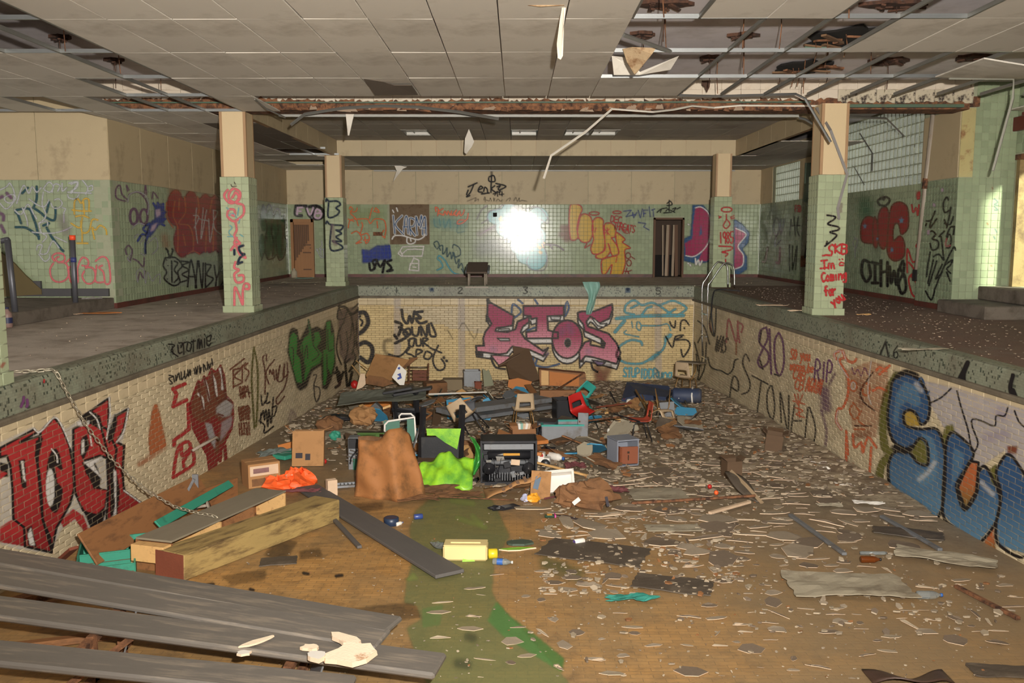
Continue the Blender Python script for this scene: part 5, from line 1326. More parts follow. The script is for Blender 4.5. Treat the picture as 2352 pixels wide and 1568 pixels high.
g.st('k', 10, '2075,215 2085,240 2105,250 2110,210|2140,270 2145,215 2170,205 2195,235|2165,255 2167,258|2050,310 2090,375 2110,310 2160,300|2150,310 2110,330 2180,330 2200,370 2160,435 2145,390')
g.build()
g = Paint(RD, PL_PB, wpf, 'fat black curls running on from the side wall', 'brick')
g.st('k', 26, '120,160 160,160 180,220 150,270 120,290|120,360 160,345 200,370 205,420 180,470 130,440', .4); g.st('k', 12, '130,200 145,215 135,240|130,180 120,190')
g.build()
g = Paint(RD, PL_PB, wpf, 'brown rust stain running down the end wall', 'brick', name='stain')
g.st('n', 46, '1620,500 1625,600|1690,500 1650,600|1640,540 1640,620', .9, al=.6)
g.build()
g = Paint(RD, PL_PB, wpf, 'pale vertical lane stripes on the end wall bricks', 'brick', name='lane_stripe', step=2)
for x in (362, 765, 2000): g.st('z', 44, [(x, 70), (x + 3, 570)], .2, al=.30)
g.build()
g = Paint(RB, PL_CF, bpy.data.objects['trim_3'], 'painted lane numbers and depth plaques', 'plain', name='lane_number')
g.st('k', 6, '1375,1175 1375,1225', .3); g.tx('2', 1930, 1175, 48, 52, 'k', 6, wob=0); g.fi('b', '1675,1178 1712,1178 1712,1210 1675,1210', 1, al=.5); g.st('d', 6, '1690,1200 1695,1180 1700,1200')
g.build()
g = Paint(RC, PL_CF, bpy.data.objects['trim_3'], 'painted lane numbers and depth plaques', 'plain', name='lane_number')
g.tx('3', 555, 1175, 52, 56, 'k', 6, wob=0); g.tx('5', 1752, 1180, 52, 56, 'k', 6, wob=0); g.fi('b', '1475,1180 1520,1180 1520,1225 1475,1225', 1, al=.5); g.fi('d', '1485,1183 1510,1183 1508,1205 1487,1205', 1)
g.build()
g = Paint(RE, PL_PL, wpl, 'huge red block letters with black shadows and white edges', 'brick', step=1.6)
WB = '0,720 200,625 235,655 330,560 395,640 440,610 500,560 660,440 665,560 775,510 745,660 735,740 735,900 750,1010 880,1105 760,1180 670,1290 560,1330 540,1290 470,1190 400,1200 360,1260 300,1385 100,1360 0,1330'
g.fi('w', WB, 2, al=.5)
A1 = '0,755 205,642 222,660 120,720 245,680 225,735 215,800 235,900 250,1050 255,1180 300,1290 310,1380 150,1345 145,1230 80,1180 75,1000 62,860 40,800 0,810'
A2 = '245,655 325,572 370,625 415,735 440,860 445,1000 420,1090 370,1180 340,1230 310,1370 255,1180 225,850 230,740'
A3 = '440,640 500,610 560,600 640,640 700,760 690,830 600,800 510,830 520,900 600,1000 640,1010 625,1110 570,1160 500,1130 450,1020 440,800'
A4 = '490,570 655,455 650,640 655,720 700,560 770,520 740,650 700,720 745,740 735,900 745,1010 870,1100 750,1170 700,1250 640,1190 650,1000 640,760 610,640'
A5 = '360,1190 440,1120 500,1160 545,1270 530,1290 450,1180 380,1230'
A6 = '0,1230 60,1190 140,1180 150,1345 0,1320'
for P in (A1, A2, A3, A4, A5, A6): g.fi('r', P, 1, col2='R')
for P in (A1, A2, A3, A4): g.st('k', 15, P, closed=True, smooth=False)
g.fi('k', '215,710 260,690 235,800 215,800'); g.fi('k', g.el(328, 950, 52, 195), 1); g.fi('w', g.el(302, 990, 26, 115), 1); g.fi('r', '330,860 385,900 380,1000 345,960', 1)
g.fi('k', '110,830 150,820 160,1000 130,990', 1); g.fi('w', '125,830 140,830 155,960 140,940', 1)
g.fi('k', '480,580 550,530 600,560 620,640 560,610 500,610', 1); g.fi('w', '465,600 540,590 530,620 470,625', 1)
g.fi('k', '485,700 520,670 540,740 500,830 480,790', 1); g.fi('w', '490,710 505,700 505,780 488,800', 1); g.fi('k', '490,840 560,810 610,940 580,1040 520,900', 1); g.fi('w', '500,840 620,805 560,850 620,950 570,900', 1)
g.fi('k', '655,650 690,545 705,600 680,700 655,720', 1); g.fi('k', '640,760 690,840 720,1010 700,1200 665,1270 660,1000', 1); g.fi('w', '680,880 700,900 700,1150 660,1270 690,1100', 1); g.fi('k', '500,1130 640,1120 600,1260 560,1330 545,1240', 1); g.fi('r', '570,1000 640,1010 625,1110 580,1150 510,1130 470,1060', 1)
g.st('w', 9, '205,640 230,660 260,640 330,570 380,640 425,750|540,540 580,580 600,640|655,450 660,560 640,700|770,520 745,650 700,720|745,1010 870,1100|310,760 340,800 345,840|540,670 550,740'); g.fi('k', '0,840 50,850 50,930 0,930', 1); g.fi('r', '0,890 45,905 0,945', 1)
g.fi('k', '160,1240 190,1220 220,1350 170,1340', 1); g.fi('w', '165,1270 185,1230 210,1340 180,1340', 1)
g.build()
g = Paint(RE, PL_PL, wpl, 'rusty brown smear shaped like a cone', 'brick', name='stain')
g.fi('O', '925,490 945,490 965,570 1000,740 900,800 890,700 910,540', 3, al=.85); g.st('O', 30, '980,750 900,810 840,850', .9, al=.5)
g.build()
g = Paint(RE, PL_PL, wpl, 'red capital letters B L M stacked sideways', 'brick')
g.st('r', 22, '1040,400 1110,370|1040,400 1060,430 1040,500|1040,505 1120,465|1130,490 1135,640 1045,710 1045,740', smooth=False); g.st('r', 20, '1040,925 1060,790 1090,730 1135,720 1140,770 1110,820 1100,830 1105,870|1090,740 1095,800 1150,760 1165,830 1140,870 1040,930')
g.build()
g = Paint(RE, PL_PL, wpl, 'raised brown and red fist with white highlights', 'brick', step=1.3)
g.fi('n', '1140,500 1165,420 1190,350 1210,370 1225,325 1245,340 1270,280 1295,300 1325,260 1345,320 1355,440 1395,480 1400,560 1390,640 1340,740 1310,790 1290,910 1265,960 1245,800 1200,720 1160,640', 2, line='R', lw=12)
g.fi('R', '1150,560 1200,600 1230,600 1290,560 1320,600 1390,560 1390,640 1330,700 1320,640 1290,720 1270,620 1230,600 1250,700 1300,800 1280,920 1240,790 1165,650', 2, al=.9); g.fi('W', '1300,510 1370,450 1400,500 1380,560 1340,570 1300,550', 2, al=.8); g.fi('e', '1230,600 1270,610 1295,700 1290,760 1250,680', 2, al=.8); g.fi('e', '1330,600 1395,560 1390,620 1320,720', 2, al=.6)
g.st('w', 15, '1190,430 1215,460 1220,520|1230,350 1245,400 1255,470|1275,320 1290,360 1300,440|1320,280 1335,330 1335,400'); g.st('N', 11, '1190,360 1210,480 1230,560|1225,330 1260,480|1270,290 1290,430 1310,470|1330,270 1345,380 1355,450|1300,500 1350,460 1390,480|1310,550 1340,560'); g.st('R', 20, '1330,740 1320,830|1350,740 1360,870', .6)
g.build()
g = Paint(RF, PL_CL, bpy.data.objects['trim_1'], 'black letter marker word on the mosaic coping', 'plain', name='graffiti')
g.st('k', 10, '105,510 160,520 130,570 190,620|140,530 150,600|190,520 200,590 230,580|200,500 230,500 220,540|240,500 245,600|240,500 270,490|280,500 270,560 300,570 310,510 280,490|330,470 330,580|310,490 350,480|370,470 365,550|380,460 385,550 400,470 410,540|430,460 430,540|430,420 432,425|450,450 455,520 480,510|450,450 490,430 480,480 460,480|490,500 470,530')
g.build()
g = Paint(RF, PL_PL, wpl, 'line of tiny black gothic script below the coping', 'plain')
g.st('k', 10, '110,790 150,800 110,820 140,860 120,870|150,800 160,850|170,790 175,840 190,780|200,770 210,830|220,760 225,830 245,800|250,750 255,820 275,780|280,740 285,800 300,740 305,790|335,730 345,780|350,720 360,780 370,710|385,700 390,770 400,720|420,690 425,760|430,700 445,745|455,670 460,740|470,690 475,730 490,680|495,640 505,700')
g.build()
g = Paint(RF, PL_PL, wpl, 'brown block capitals in three short lines beside the fist', 'brick')
g.st('n', 13, '660,740 790,640|690,740 690,900|700,740 760,730 700,800 770,850 700,890|770,700 770,840|760,720 800,680|820,680 790,720 830,760 800,840'); g.tx('RAPI', 745, 900, 22, 95, 'n', 12, -8); g.tx('HIPHOP', 735, 1080, 17, 120, 'n', 11, -8); g.tx('HUSH', 740, 1220, 24, 110, 'n', 11, -4)
g.build()
g = Paint(RF, PL_PL, wpl, 'tall thin yellow spray loop', 'brick')
g.st('i', 16, '875,540 855,800 865,1030 880,1270|875,540 905,700 910,900 905,1100 895,1250', .4, al=.9); g.st('N', 9, '740,970 800,940 850,950')
g.build()
g = Paint(RF, PL_PL, wpl, 'brown flowing signature with a long looping tail', 'brick')
g.st('N', 12, '970,610 955,640 975,760 975,960|985,600 990,660|1060,650 985,760 1010,870|1015,780 1020,740 1040,780 1050,740 1060,830|1075,740 1080,830 1110,700 1090,840 1140,820 1150,690 1140,800 1175,780 1175,680|1185,760 1150,900 1100,970 1075,1010 1090,1050 1150,980')
g.build()
g = Paint(RF, PL_PL, wpl, 'small dense black tag under the looping tail', 'brick')
g.st('k', 13, '940,970 950,1060 980,1020|1000,950 985,1040 1020,1030|930,1200 960,1110 970,1190 985,1100 1000,1250 1010,1100 1030,1220 1050,990|1040,1080 1080,1070 1060,1150 1030,1160|920,1200 970,1240 970,1310 1050,1250|940,1130 935,1220')
g.build()
g = Paint(RF, PL_PL, wpl, 'bright green angular lettering with dark edges', 'brick', step=1.4)
g.fi('k', '1190,440 1200,380 1230,360 1270,380 1285,480 1340,370 1375,290 1390,370 1440,350 1500,380 1530,300 1570,290 1600,400 1610,690 1575,830 1530,920 1490,910 1480,700 1400,760 1350,900 1290,930 1260,900 1175,580', 2, al=.85)
for P in ('1200,450 1230,400 1265,440 1260,600 1290,640 1310,860 1260,850 1190,580', '1290,540 1330,450 1370,420 1380,330 1400,500 1420,400 1460,400 1480,470 1440,540 1490,600 1470,680 1390,720 1330,850 1330,680', '1530,310 1565,300 1570,440 1590,400 1600,660 1570,790 1540,720 1520,880 1500,880 1500,560 1530,560'): g.fi('g', P, 1)
g.st('k', 10, '1210,540 1230,560 1230,700|1310,520 1320,660 1350,520 1360,640|1420,440 1410,520 1460,600 1400,660|1540,380 1545,560 1580,560|1530,600 1535,760|1340,700 1330,760'); g.st('G', 12, '1365,290 1375,400', .5)
g.build()
g = Paint(RF, PL_PL, wpl, 'grey and black outlined letters squeezed into the corner of the pool', 'brick')
g.fi('q', '1630,200 1700,180 1830,170 1840,560 1800,640 1700,690 1640,600', 2, al=.55)
g.st('k', 13, '1670,250 1640,190 1630,280 1690,290 1640,400 1620,560 1660,690|1690,280 1720,220 1760,300 1740,470|1760,200 1830,150 1840,330 1830,560|1710,400 1720,560 1690,680 1740,640|1770,330 1780,500 1760,600|1800,300 1800,520 1830,600|1650,430 1670,560|1760,560 1790,640 1730,760 1780,700 1830,640'); g.st('k', 22, '1640,170 1700,180 1760,240 1820,190|1840,200 1845,340|1700,700 1720,900 1760,760|1600,770 1640,760 1650,860 1610,900|1620,720 1640,850 1680,760', .4)
g.build()
g = Paint(RF, PL_PL, wpl, 'small black figure three under the green lettering', 'brick'); g.st('K', 9, '1410,790 1440,790 1415,880 1460,900 1470,960 1440,1030 1420,980|1415,880 1420,970'); g.st('v', 34, '1215,1110 1200,1180 1220,1270 1250,1370|1240,1130 1265,1250', .9, al=.3); g.build()
g = Paint((0, 820, 7.84), PL_CL, bpy.data.objects['trim_1'], 'purple and red paint dabs on the mosaic coping', 'plain')
g.st('v', 50, '430,720 420,790 380,890|490,770 495,860 480,890', .3); g.st('r', 34, '795,410 793,450', .5)
g.build()
g = Paint(RG, PL_PR, wpr, 'thin black scribbles behind the pool ladder', 'brick')
g.st('k', 8, '60,200 100,240 130,340|40,330 70,460 60,560 100,480 110,330|80,260 90,400 70,480|50,400 60,500|75,300 60,330|120,420 140,480 200,500 240,520 270,490 280,440 300,430|150,100 130,220 160,290 170,110')
g.build()
g = Paint(RG, PL_PR, wpr, 'pink and black initials near the ladder', 'brick')
g.st('s', 10, '230,330 245,190 290,330 300,200|310,330 300,220 330,230 320,270|130,220 140,260', al=.75); g.st('O', 12, '290,340 290,400', .7, al=.6); g.tx('WAS', 180, 290, 24, 90, 'k', 8, 14, 0)
g.build()
g = Paint(RG, PL_PR, wpr, 'purple black number 810', 'brick'); g.st('v', 11, '470,240 435,260 430,330 480,390 480,450 440,480 420,440 450,370 480,300 470,240|490,250 500,520|545,270 520,330 525,470 550,530 575,460 570,330 545,270'); g.st('k', 9, '440,260 430,330|430,430 450,490|520,520 550,530'); g.build()
g = Paint(RG, PL_PR, wpr, 'large black capital letters sloping to the shallow end', 'brick')
g.st('K', 10, '370,440 345,400 330,460 370,560 365,620 325,640|385,530 480,580|440,560 415,750|495,590 475,640 480,740 510,790 520,700 505,590|560,810 555,630 600,860 605,650|640,700 620,890 675,915|635,800 680,800|720,720 700,980 750,940 765,840 730,720|270,770 275,720|265,600 300,620 300,560 270,540 250,690 280,690', al=.75)
g.build()
g = Paint(RG, PL_PR, wpr, 'orange handwritten sentence in several lines', 'brick')
g.tx('SO you', 620, 370, 20, 60, 'o', 9, 5); g.tx('wonna be', 618, 440, 18, 52, 'o', 8, 8); g.tx('CAB', 640, 490, 26, 55, 'o', 8, 12); g.tx('CB', 650, 550, 28, 60, 'o', 8, 10); g.tx('AGAIN', 722, 540, 19, 80, 'o', 9, 12); g.st('o', 8, '640,640 660,700 690,640|630,680 700,700|640,720 690,740 650,760 700,780|660,640 670,780', al=.8)
g.build()
g = Paint(RG, PL_PR, wpr, 'purple RIP letters with a long smear below', 'brick'); g.tx('RIP', 768, 440, 36, 120, 'v', 10, 4); g.st('v', 60, '820,620 830,720', .8, al=.6); g.st('v', 16, '800,740 830,850 825,950|880,520 850,580', .8, al=.5); g.build()
g = Paint(RG, PL_PR, wpr, 'orange drawing of a bony animal with staring eyes', 'brick')
g.fi('O', '940,500 990,480 1100,440 1200,470 1200,600 1160,720 1130,900 1000,900 960,700', 3, al=.35)
for P in ('890,430 880,400 920,380 940,420 910,440 960,540 960,640 930,720 900,730 890,800 920,850', '930,380 950,430 990,450 1010,430', '950,860 960,1000|990,880 1000,960 1040,930 1050,990 1080,900 1130,960', '1130,500 1150,480 1190,500|1150,520 1210,470|1110,620 1150,600 1190,620', '960,1080 990,1060|1030,1100 1090,1130|1100,960 1090,1130|950,900 950,1040'): g.st('o', 15, P, .4, al=.9)
g.st('O', 13, g.el(992, 590, 20, 32), closed=True); g.st('O', 13, g.el(1068, 610, 22, 36), closed=True); g.st('w', 7, g.el(992, 590, 12, 22), closed=True, al=.7); g.st('w', 7, '885,430 880,390 920,385 900,440 960,540|930,380 950,440|1100,440 1080,620 1100,700|900,740 890,800 920,850', al=.7); g.st('O', 10, '990,700 970,740 1000,790 1030,750 990,690|1040,740 1020,790 1060,830|1000,850 1060,850', al=.8); g.st('n', 40, '1030,560 1040,700|1000,900 1080,880', .9, al=.35)
g.st('k', 9, '1110,510 1040,610 1050,680 1120,740|1000,830 1100,830', al=.8); g.st('v', 8, '985,480 1000,520 1020,490 1040,530 1060,480 1080,520', al=.6)
g.build()
g = Paint(RG, PL_PR, wpr, 'giant blue letters with black edges and yellow orange hearts', 'brick', step=1.6)
g.fi('z', '1420,560 1600,600 2040,740 2040,1120 1900,980 1750,1080 1560,880 1450,700', 3, al=.55); g.st('V', 60, '1800,900 1900,880|1870,750 1900,770', .9, al=.3)
g.st('i', 46, '1250,530 1195,640 1170,800 1180,950 1215,1000 1165,1060 1150,1150 1170,1220 1215,1240', .4); g.fi('i', '1510,960 1545,830 1590,820 1600,860 1560,930 1540,1000', 2); g.fi('Y', '1280,760 1340,720 1400,770 1390,830 1310,830', 2); g.fi('i', '1380,900 1440,910 1445,1070 1390,1060 1340,990', 2)
SB = '1215,640 1230,560 1290,515 1360,530 1420,600 1450,690 1440,790 1400,820 1370,760 1330,735 1295,760 1310,830 1400,850 1490,850 1530,930 1545,1060 1530,1300 1480,1395 1380,1370 1260,1290 1210,1180 1205,1060 1240,990 1320,985 1380,1050 1440,1060 1435,940 1390,905 1330,970 1240,930 1205,840 1200,740'
LB = '1545,1000 1560,900 1600,870 1700,960 1710,1020 1640,1130 1612,1200 1660,1335 1735,1230 1745,1110 1790,1080 1870,1250 1850,1400 1740,1530 1600,1440 1530,1350'
UB = '1870,1060 1920,1000 1980,1060 2040,1200 2040,1600 1870,1545 1850,1420 1880,1250 1850,1120'
for P in (SB, LB, UB): g.fi('b', P, 2, col2='S')
g.fi('S', '1250,640 1300,560 1380,600 1400,700 1360,720 1320,680 1270,720 1260,830 1230,800', 3, al=.55); g.fi('S', '1400,870 1470,900 1500,1000 1490,1150 1400,1200 1360,1120 1470,1080', 3, al=.6); g.fi('S', '1600,960 1660,1000 1640,1100 1580,1200 1590,1000', 3, al=.5); g.st('w', 26, '1370,580 1400,620|1390,1150 1440,1110 1480,1050|1760,1170 1830,1240', .8, al=.5)
g.fi('O', '1620,1200 1690,1040 1745,1050 1730,1225 1665,1335', 2, col2='i', line='k', lw=16); g.fi('O', '1830,1440 1850,1600 1760,1600 1790,1500', 2, col2='i'); g.fi('Y', '1500,1420 1545,1430 1540,1480 1510,1470', 2); g.fi('i', '1810,1090 1850,1060 1850,1200 1820,1170', 2); g.fi('n', '1915,950 1980,950 1970,1000 1920,990', 2)
for P in (SB, LB, UB): g.st('k', 17, P, closed=True, smooth=True, soft=.5)
g.st('k', 34, '1260,530 1310,510 1370,530|1240,960 1300,985 1340,960', .6)
g.st('k', 11, '1460,690 1520,660 1580,605|1615,620 1640,720 1680,850 1700,960 1715,990 1740,930 1705,830 1710,790 1760,800 1840,830 1850,770 1900,770 1920,720|1960,740 1990,810 2040,850')
g.st('b', 10, '1385,560 1400,540 1420,580|1440,640 1450,620')
g.build()
g = Paint((1820, 640, 4.42), PL_CR, bpy.data.objects['trim_2'], 'black paint strokes and the depth mark six on the mosaic coping', 'plain')
g.st('k', 44, '1780,850 1740,960 1740,1050|1770,870 1700,1010', .4); g.st('k', 40, '2240,980 2210,1100 2230,1190|2240,1130 2280,1230', .4); g.st('K', 18, '890,770 945,640 975,790', smooth=False, al=.8); g.tx('6', 1025, 680, 62, 125, 'k', 9, wob=0)
g.build()
def MM(p):
    return proj(p)[2] / F                      # metres per photo pixel at a point
def along(P0, P1, roll=0.0):
    P0, P1 = Vector(P0), Vector(P1); d = P1 - P0
    X = d.normalized(); Yv = Vector((0, 0, 1)).cross(X).normalized(); Z = X.cross(Yv)
    Rm = Matrix((X, Yv, Z)).transposed() @ RX(roll)
    return (P0 + P1) / 2, Rm.to_euler(), d.length
m_benchw = M('grey_painted_bench', (108, 102, 96), .55, .16, 3, .25, stretch=(1, 9, 9), dirt=(146, 134, 120), dfac=(.52, .72), dscale=2.0)
m_plank = M('dark_grey_plank', (92, 88, 86), .7, .14, 3, .25, stretch=(1, 7, 7))
m_beamw = M('yellow_worn_timber', (168, 142, 88), .75, .2, 2.5, .35, stretch=(1, 5, 5), dirt=(96, 74, 46), dfac=(.46, .66), dscale=2.2)
m_redend = M('red_stained_timber', (122, 64, 44), .8, .25, 5, .3)
m_teal = M('teal_paint', (52, 140, 116), .55, .12, 3, .15, dirt=(44, 82, 66), dfac=(.58, .75))
m_tan = M('pale_new_timber', (214, 170, 112), .6, .12, 4, .15, stretch=(1, 5, 5), dirt=(150, 108, 66), dfac=(.55, .75))
m_ply = M('brown_plywood', (142, 96, 58), .7, .16, 3, .15, stretch=(1, 4, 4), dirt=(92, 62, 40), dfac=(.5, .7))
m_greytop = M('grey_worn_board', (134, 124, 106), .75, .14, 3, .2, stretch=(1, 4, 4))
m_card = M('cardboard', (166, 122, 78), .85, .12, 4, .12, dirt=(120, 86, 54), dfac=(.52, .72))
m_cardd = M('damp_cardboard', (126, 88, 56), .9, .2, 4, .2, dirt=(78, 54, 36), dfac=(.45, .7))
m_paperbag = M('brown_paper', (158, 104, 58), .75, .16, 3.5, .2, dirt=(104, 72, 40), dfac=(.48, .68))
m_label = M('printed_label', (206, 178, 150), .7, .2, 9, .05)
m_ink = M('black_print', (42, 36, 44), .7, .1, 6, .05)
m_whitep = M('white_plastic', (226, 220, 212), .4, .05, 5, .05)
m_creamp = M('cream_plastic', (222, 200, 142), .45, .05, 5, .05)
m_blackp = M('black_plastic', (34, 34, 38), .4, .2, 6, .1, dirt=(70, 66, 62), dfac=(.55, .75))
m_blackm = M('black_metal', (44, 44, 48), .45, .2, 6, .1, metal=.4, dirt=(84, 76, 70), dfac=(.58, .75))
m_greym = M('grey_metal', (124, 126, 130), .5, .15, 5, .1, metal=.3, dirt=(96, 84, 72), dfac=(.52, .72))
m_chrome = M('chrome', (190, 190, 188), .22, .08, 6, .05, metal=1.0)
m_tanshell = M('tan_chair_shell', (182, 158, 128), .5, .08, 4, .05, dirt=(130, 108, 84), dfac=(.55, .75))
m_tanleg = M('brass_brown_tube', (140, 106, 62), .4, .15, 6, .05, metal=.4)
m_redp = M('red_plastic', (176, 34, 30), .45, .12, 5, .05)
m_redorg = M('orange_red_plastic', (176, 74, 52), .55, .1, 4, .05, dirt=(120, 58, 46), dfac=(.55, .75))
m_turq = M('turquoise_plastic', (52, 150, 140), .5, .12, 4, .05, dirt=(40, 100, 96), dfac=(.55, .75))
m_bluep = M('blue_board', (64, 134, 170), .6, .12, 4, .05)
m_orangeb = M('orange_board', (184, 112, 50), .65, .12, 4, .1, dirt=(140, 84, 40), dfac=(.55, .75))
m_navy = M('navy_vinyl', (52, 62, 88), .6, .15, 3, .15, dirt=(88, 84, 80), dfac=(.52, .72))
m_lime = M('lime_plastic_film', (150, 206, 48), .35, .22, 5, .2, dirt=(96, 160, 56), dfac=(.42, .62))
m_limed = M('green_plastic_film', (70, 160, 70), .35, .2, 5, .2)
m_orangem = M('orange_mesh', (238, 98, 44), .5, .2, 12, .3)
m_darkw = M('dark_brown_board', (92, 70, 50), .75, .16, 3, .2, stretch=(1, 4, 4))
m_rugr = M('maroon_cloth', (104, 56, 58), .9, .2, 6, .3)
m_tealrag = M('teal_film', (138, 178, 166), .5, .15, 6, .2)
m_clear = M('clear_plastic', (190, 196, 196), .12, .1, 6, .1, trans=.75)
m_brownglass = M('brown_glass', (120, 62, 22), .12, .1, 6, .05, trans=.4)
m_sheet = M('grey_fibre_sheet', (160, 150, 130), .85, .1, 3, .2, dirt=(112, 98, 80), dfac=(.52, .74))
m_dsheet = M('dark_wet_sheet', (82, 72, 62), .6, .2, 3, .2, dirt=(110, 98, 84), dfac=(.52, .72))
m_paleedge = M('pale_torn_edge', (222, 196, 168), .8, .08, 8, .1)

def plank(name, label, P0, P1, w, t, mat, cat='board', roll=0.0, group=None, bev=.004, endmat=None):
    c, e, L = along(P0, P1, roll)
    if endmat:
        th = thing(name, label, cat, c, e, group)
        q = MB(); q.box((0, 0, 0), (L, w, t), None, 0, bev); part('shaft', q, mat, th)
        q = MB(); q.box((-L / 2 - .003, 0, 0), (.008, w * .98, t * .98)); part('end_grain', q, endmat, th)
        return th
    q = MB(); q.box((0, 0, 0), (L, w, t), None, 0, bev)
    return single(name, q, mat, label, cat, c, e, group)
def crump(mb, c, r, seed, n=9, k=.35, zmin=None, m=0):
    """crumpled closed lump"""
    rr = random.Random(seed); rings = n; seg = n + 5; o = len(mb.v); c = Vector(c)
    ph = [(rr.uniform(0, 6), rr.uniform(0, 6), rr.uniform(1.5, 5), rr.uniform(1.5, 5)) for _ in range(4)]
    for i in range(rings + 1):
        a = math.pi * i / rings
        for j in range(seg):
            b = 6.2832 * j / seg
            f = 1 + k * sum(math.sin(p[2] * a + p[0]) * math.sin(round(p[3]) * b + p[1]) for p in ph) / 2.2 + rr.uniform(-k, k) * .35
            v = Vector((r[0] * math.sin(a) * math.cos(b) * f, r[1] * math.sin(a) * math.sin(b) * f, r[2] * math.cos(a) * f))
            if zmin is not None: v.z = max(v.z, zmin)
            mb.v.append(tuple(c + v))
    for i in range(rings):
        for j in range(seg):
            mb.f.append((o + i * seg + j, o + (i + 1) * seg + j, o + (i + 1) * seg + (j + 1) % seg, o + i * seg + (j + 1) % seg)); mb.mi.append(m)
    return mb
def crumpsheet(w, l, amp, seed, t=.006, n=(10, 8), base=0.0, ragged=0.0):
    rr = random.Random(seed); ph = [(rr.uniform(0, 6), rr.uniform(0, 6), rr.uniform(2, 9), rr.uniform(2, 9)) for _ in range(5)]
    def fn(u, v):
        x, y = (u - .5) * w, (v - .5) * l
        if ragged:
            x *= 1 + ragged * math.sin(v * 17 + seed) * .5; y *= 1 + ragged * math.sin(u * 13 + seed * 2) * .5
        z = sum(math.sin(p[2] * u + p[0]) * math.sin(p[3] * v + p[1]) for p in ph) / 5
        return Vector((x, y, base + t + amp * (1 + z) + rr.uniform(0, amp * .3)))
    q = MB(); q.sheet(n[0], n[1], fn, t); return q
def on_floor(o, x, y, h=0.0):
    o.location = fl(x, y) + Vector((0, 0, h)); return o
SLOPE = -math.atan(FS)
def carton(name, label, x, y, w, d, h, rz, mat=None, flaps=True, prints=(), tilt=(0, 0), cat='cardboard box'):
    mat = mat or m_card; p = fl(x, y)
    t = thing(name, label, cat, p, (tilt[0], tilt[1], rz)); k = .006
    q = MB()
    q.box((0, 0, k / 2), (w, d, k)); q.box((0, -d / 2, h / 2), (w, k, h)); q.box((0, d / 2, h / 2), (w, k, h)); q.box((-w / 2, 0, h / 2), (k, d, h)); q.box((w / 2, 0, h / 2), (k, d, h))
    part('walls', q, mat, t)
    if flaps:
        for i, (sx, sy, a) in enumerate(((0, 1, .5), (1, 0, -.4), (-1, 0, .7))):
            q = MB()
            if sy: q.box((0, sy * (d / 2 + d * .18), h + .02), (w * .96, d * .4, k), RX(a * .6))
            else: q.box((sx * (w / 2 + w * .12), 0, h + .03), (w * .36, d * .94, k), RY(a))
            part('flap', q, mat, t)
    else:
        q = MB(); q.box((0, -d * .25, h), (w, d * .5 - .004, k)); part('flap', q, mat, t)
        q = MB(); q.box((0, d * .25, h + .003), (w, d * .5 - .004, k)); part('flap', q, mat, t)
    for (u, v, pw, ph, m) in prints:
        q = MB(); q.box((u * w, -d / 2 - .005, v * h), (pw * w, .003, ph * h)); part('print', q, m, t)
    return t
def shell_chair(name, label, loc, rot, sc, shell, leg, slot=True, group=None, legs=True):
    t = thing(name, label, 'chair', loc, rot, group)
    prof = [(-.20, .425), (-.19, .44), (-.08, .43), (.06, .42), (.15, .43), (.20, .49), (.215, .58), (.23, .68), (.245, .77), (.25, .79)]
    prof = _smooth([(a * sc, b * sc) for a, b in prof], False, 3); nu = len(prof) - 1; nv = 10
    q = MB(); vs = []; 
    for i, (y, z) in enumerate(prof):
        f = i / nu
        wd = (.20 if f < .5 else .20 - .05 * (f - .5) * 2) * sc
        for j in range(nv + 1):
            s_ = (j / nv - .5) * 2
            cup = (.02 if f < .55 else -.02) * s_ * s_ * sc
            vs.append((s_ * wd, y + (cup if f >= .55 else 0), z + (cup if f < .55 else 0)))
    fs = []
    for i in range(nu):
        for j in range(nv):
            if slot and .56 < (i + .5) / nu < .72 and 2 <= j <= nv - 3: continue
            fs.append((i * (nv + 1) + j, i * (nv + 1) + j + 1, (i + 1) * (nv + 1) + j + 1, (i + 1) * (nv + 1) + j))
    q.add(vs, fs); o = part('seat_shell', q, shell, t, True)
    md = o.modifiers.new('thickness', 'SOLIDIFY'); md.thickness = .012 * sc
    if legs:
        for sx in (-1, 1):
            q = MB(); P = [(sx * .21, -.20, 0), (sx * .16, -.15, .36), (sx * .15, -.11, .405), (sx * .15, .08, .405), (sx * .16, .12, .36), (sx * .21, .22, 0)]
            q.tube([(a * sc, b * sc, c * sc) for a, b, c in P], .011 * sc, 8); part('leg_frame', q, leg, t, True)
        q = MB(); q.tube([(-.15 * sc, -.05 * sc, .40 * sc), (.15 * sc, -.05 * sc, .40 * sc)], .009 * sc, 6); q.tube([(-.15 * sc, .06 * sc, .40 * sc), (.15 * sc, .06 * sc, .40 * sc)], .009 * sc, 6); part('cross_bar', q, leg, t, True)
    return t
t = thing('bleacher', 'fallen grey bleacher boards on rusty brackets across the shallow end', 'bleacher', fl(300, 1500))
B0 = Vector(t.location)
def bboard(a, b, ha, hb, w, th, mat=m_benchw):
    P0, P1 = fl(*a, ha), fl(*b, hb); c, e, L = along(P0, P1)
    q = MB(); q.box((0, 0, 0), (L, w, th), None, 0, .016); part('seat_board', q, mat, t, loc=c - B0, rot=e)
bboard((-110, 1382), (1012, 1530), .44, .28, .30, .05)
bboard((-70, 1494), (806, 1582), .40, .26, .28, .05)
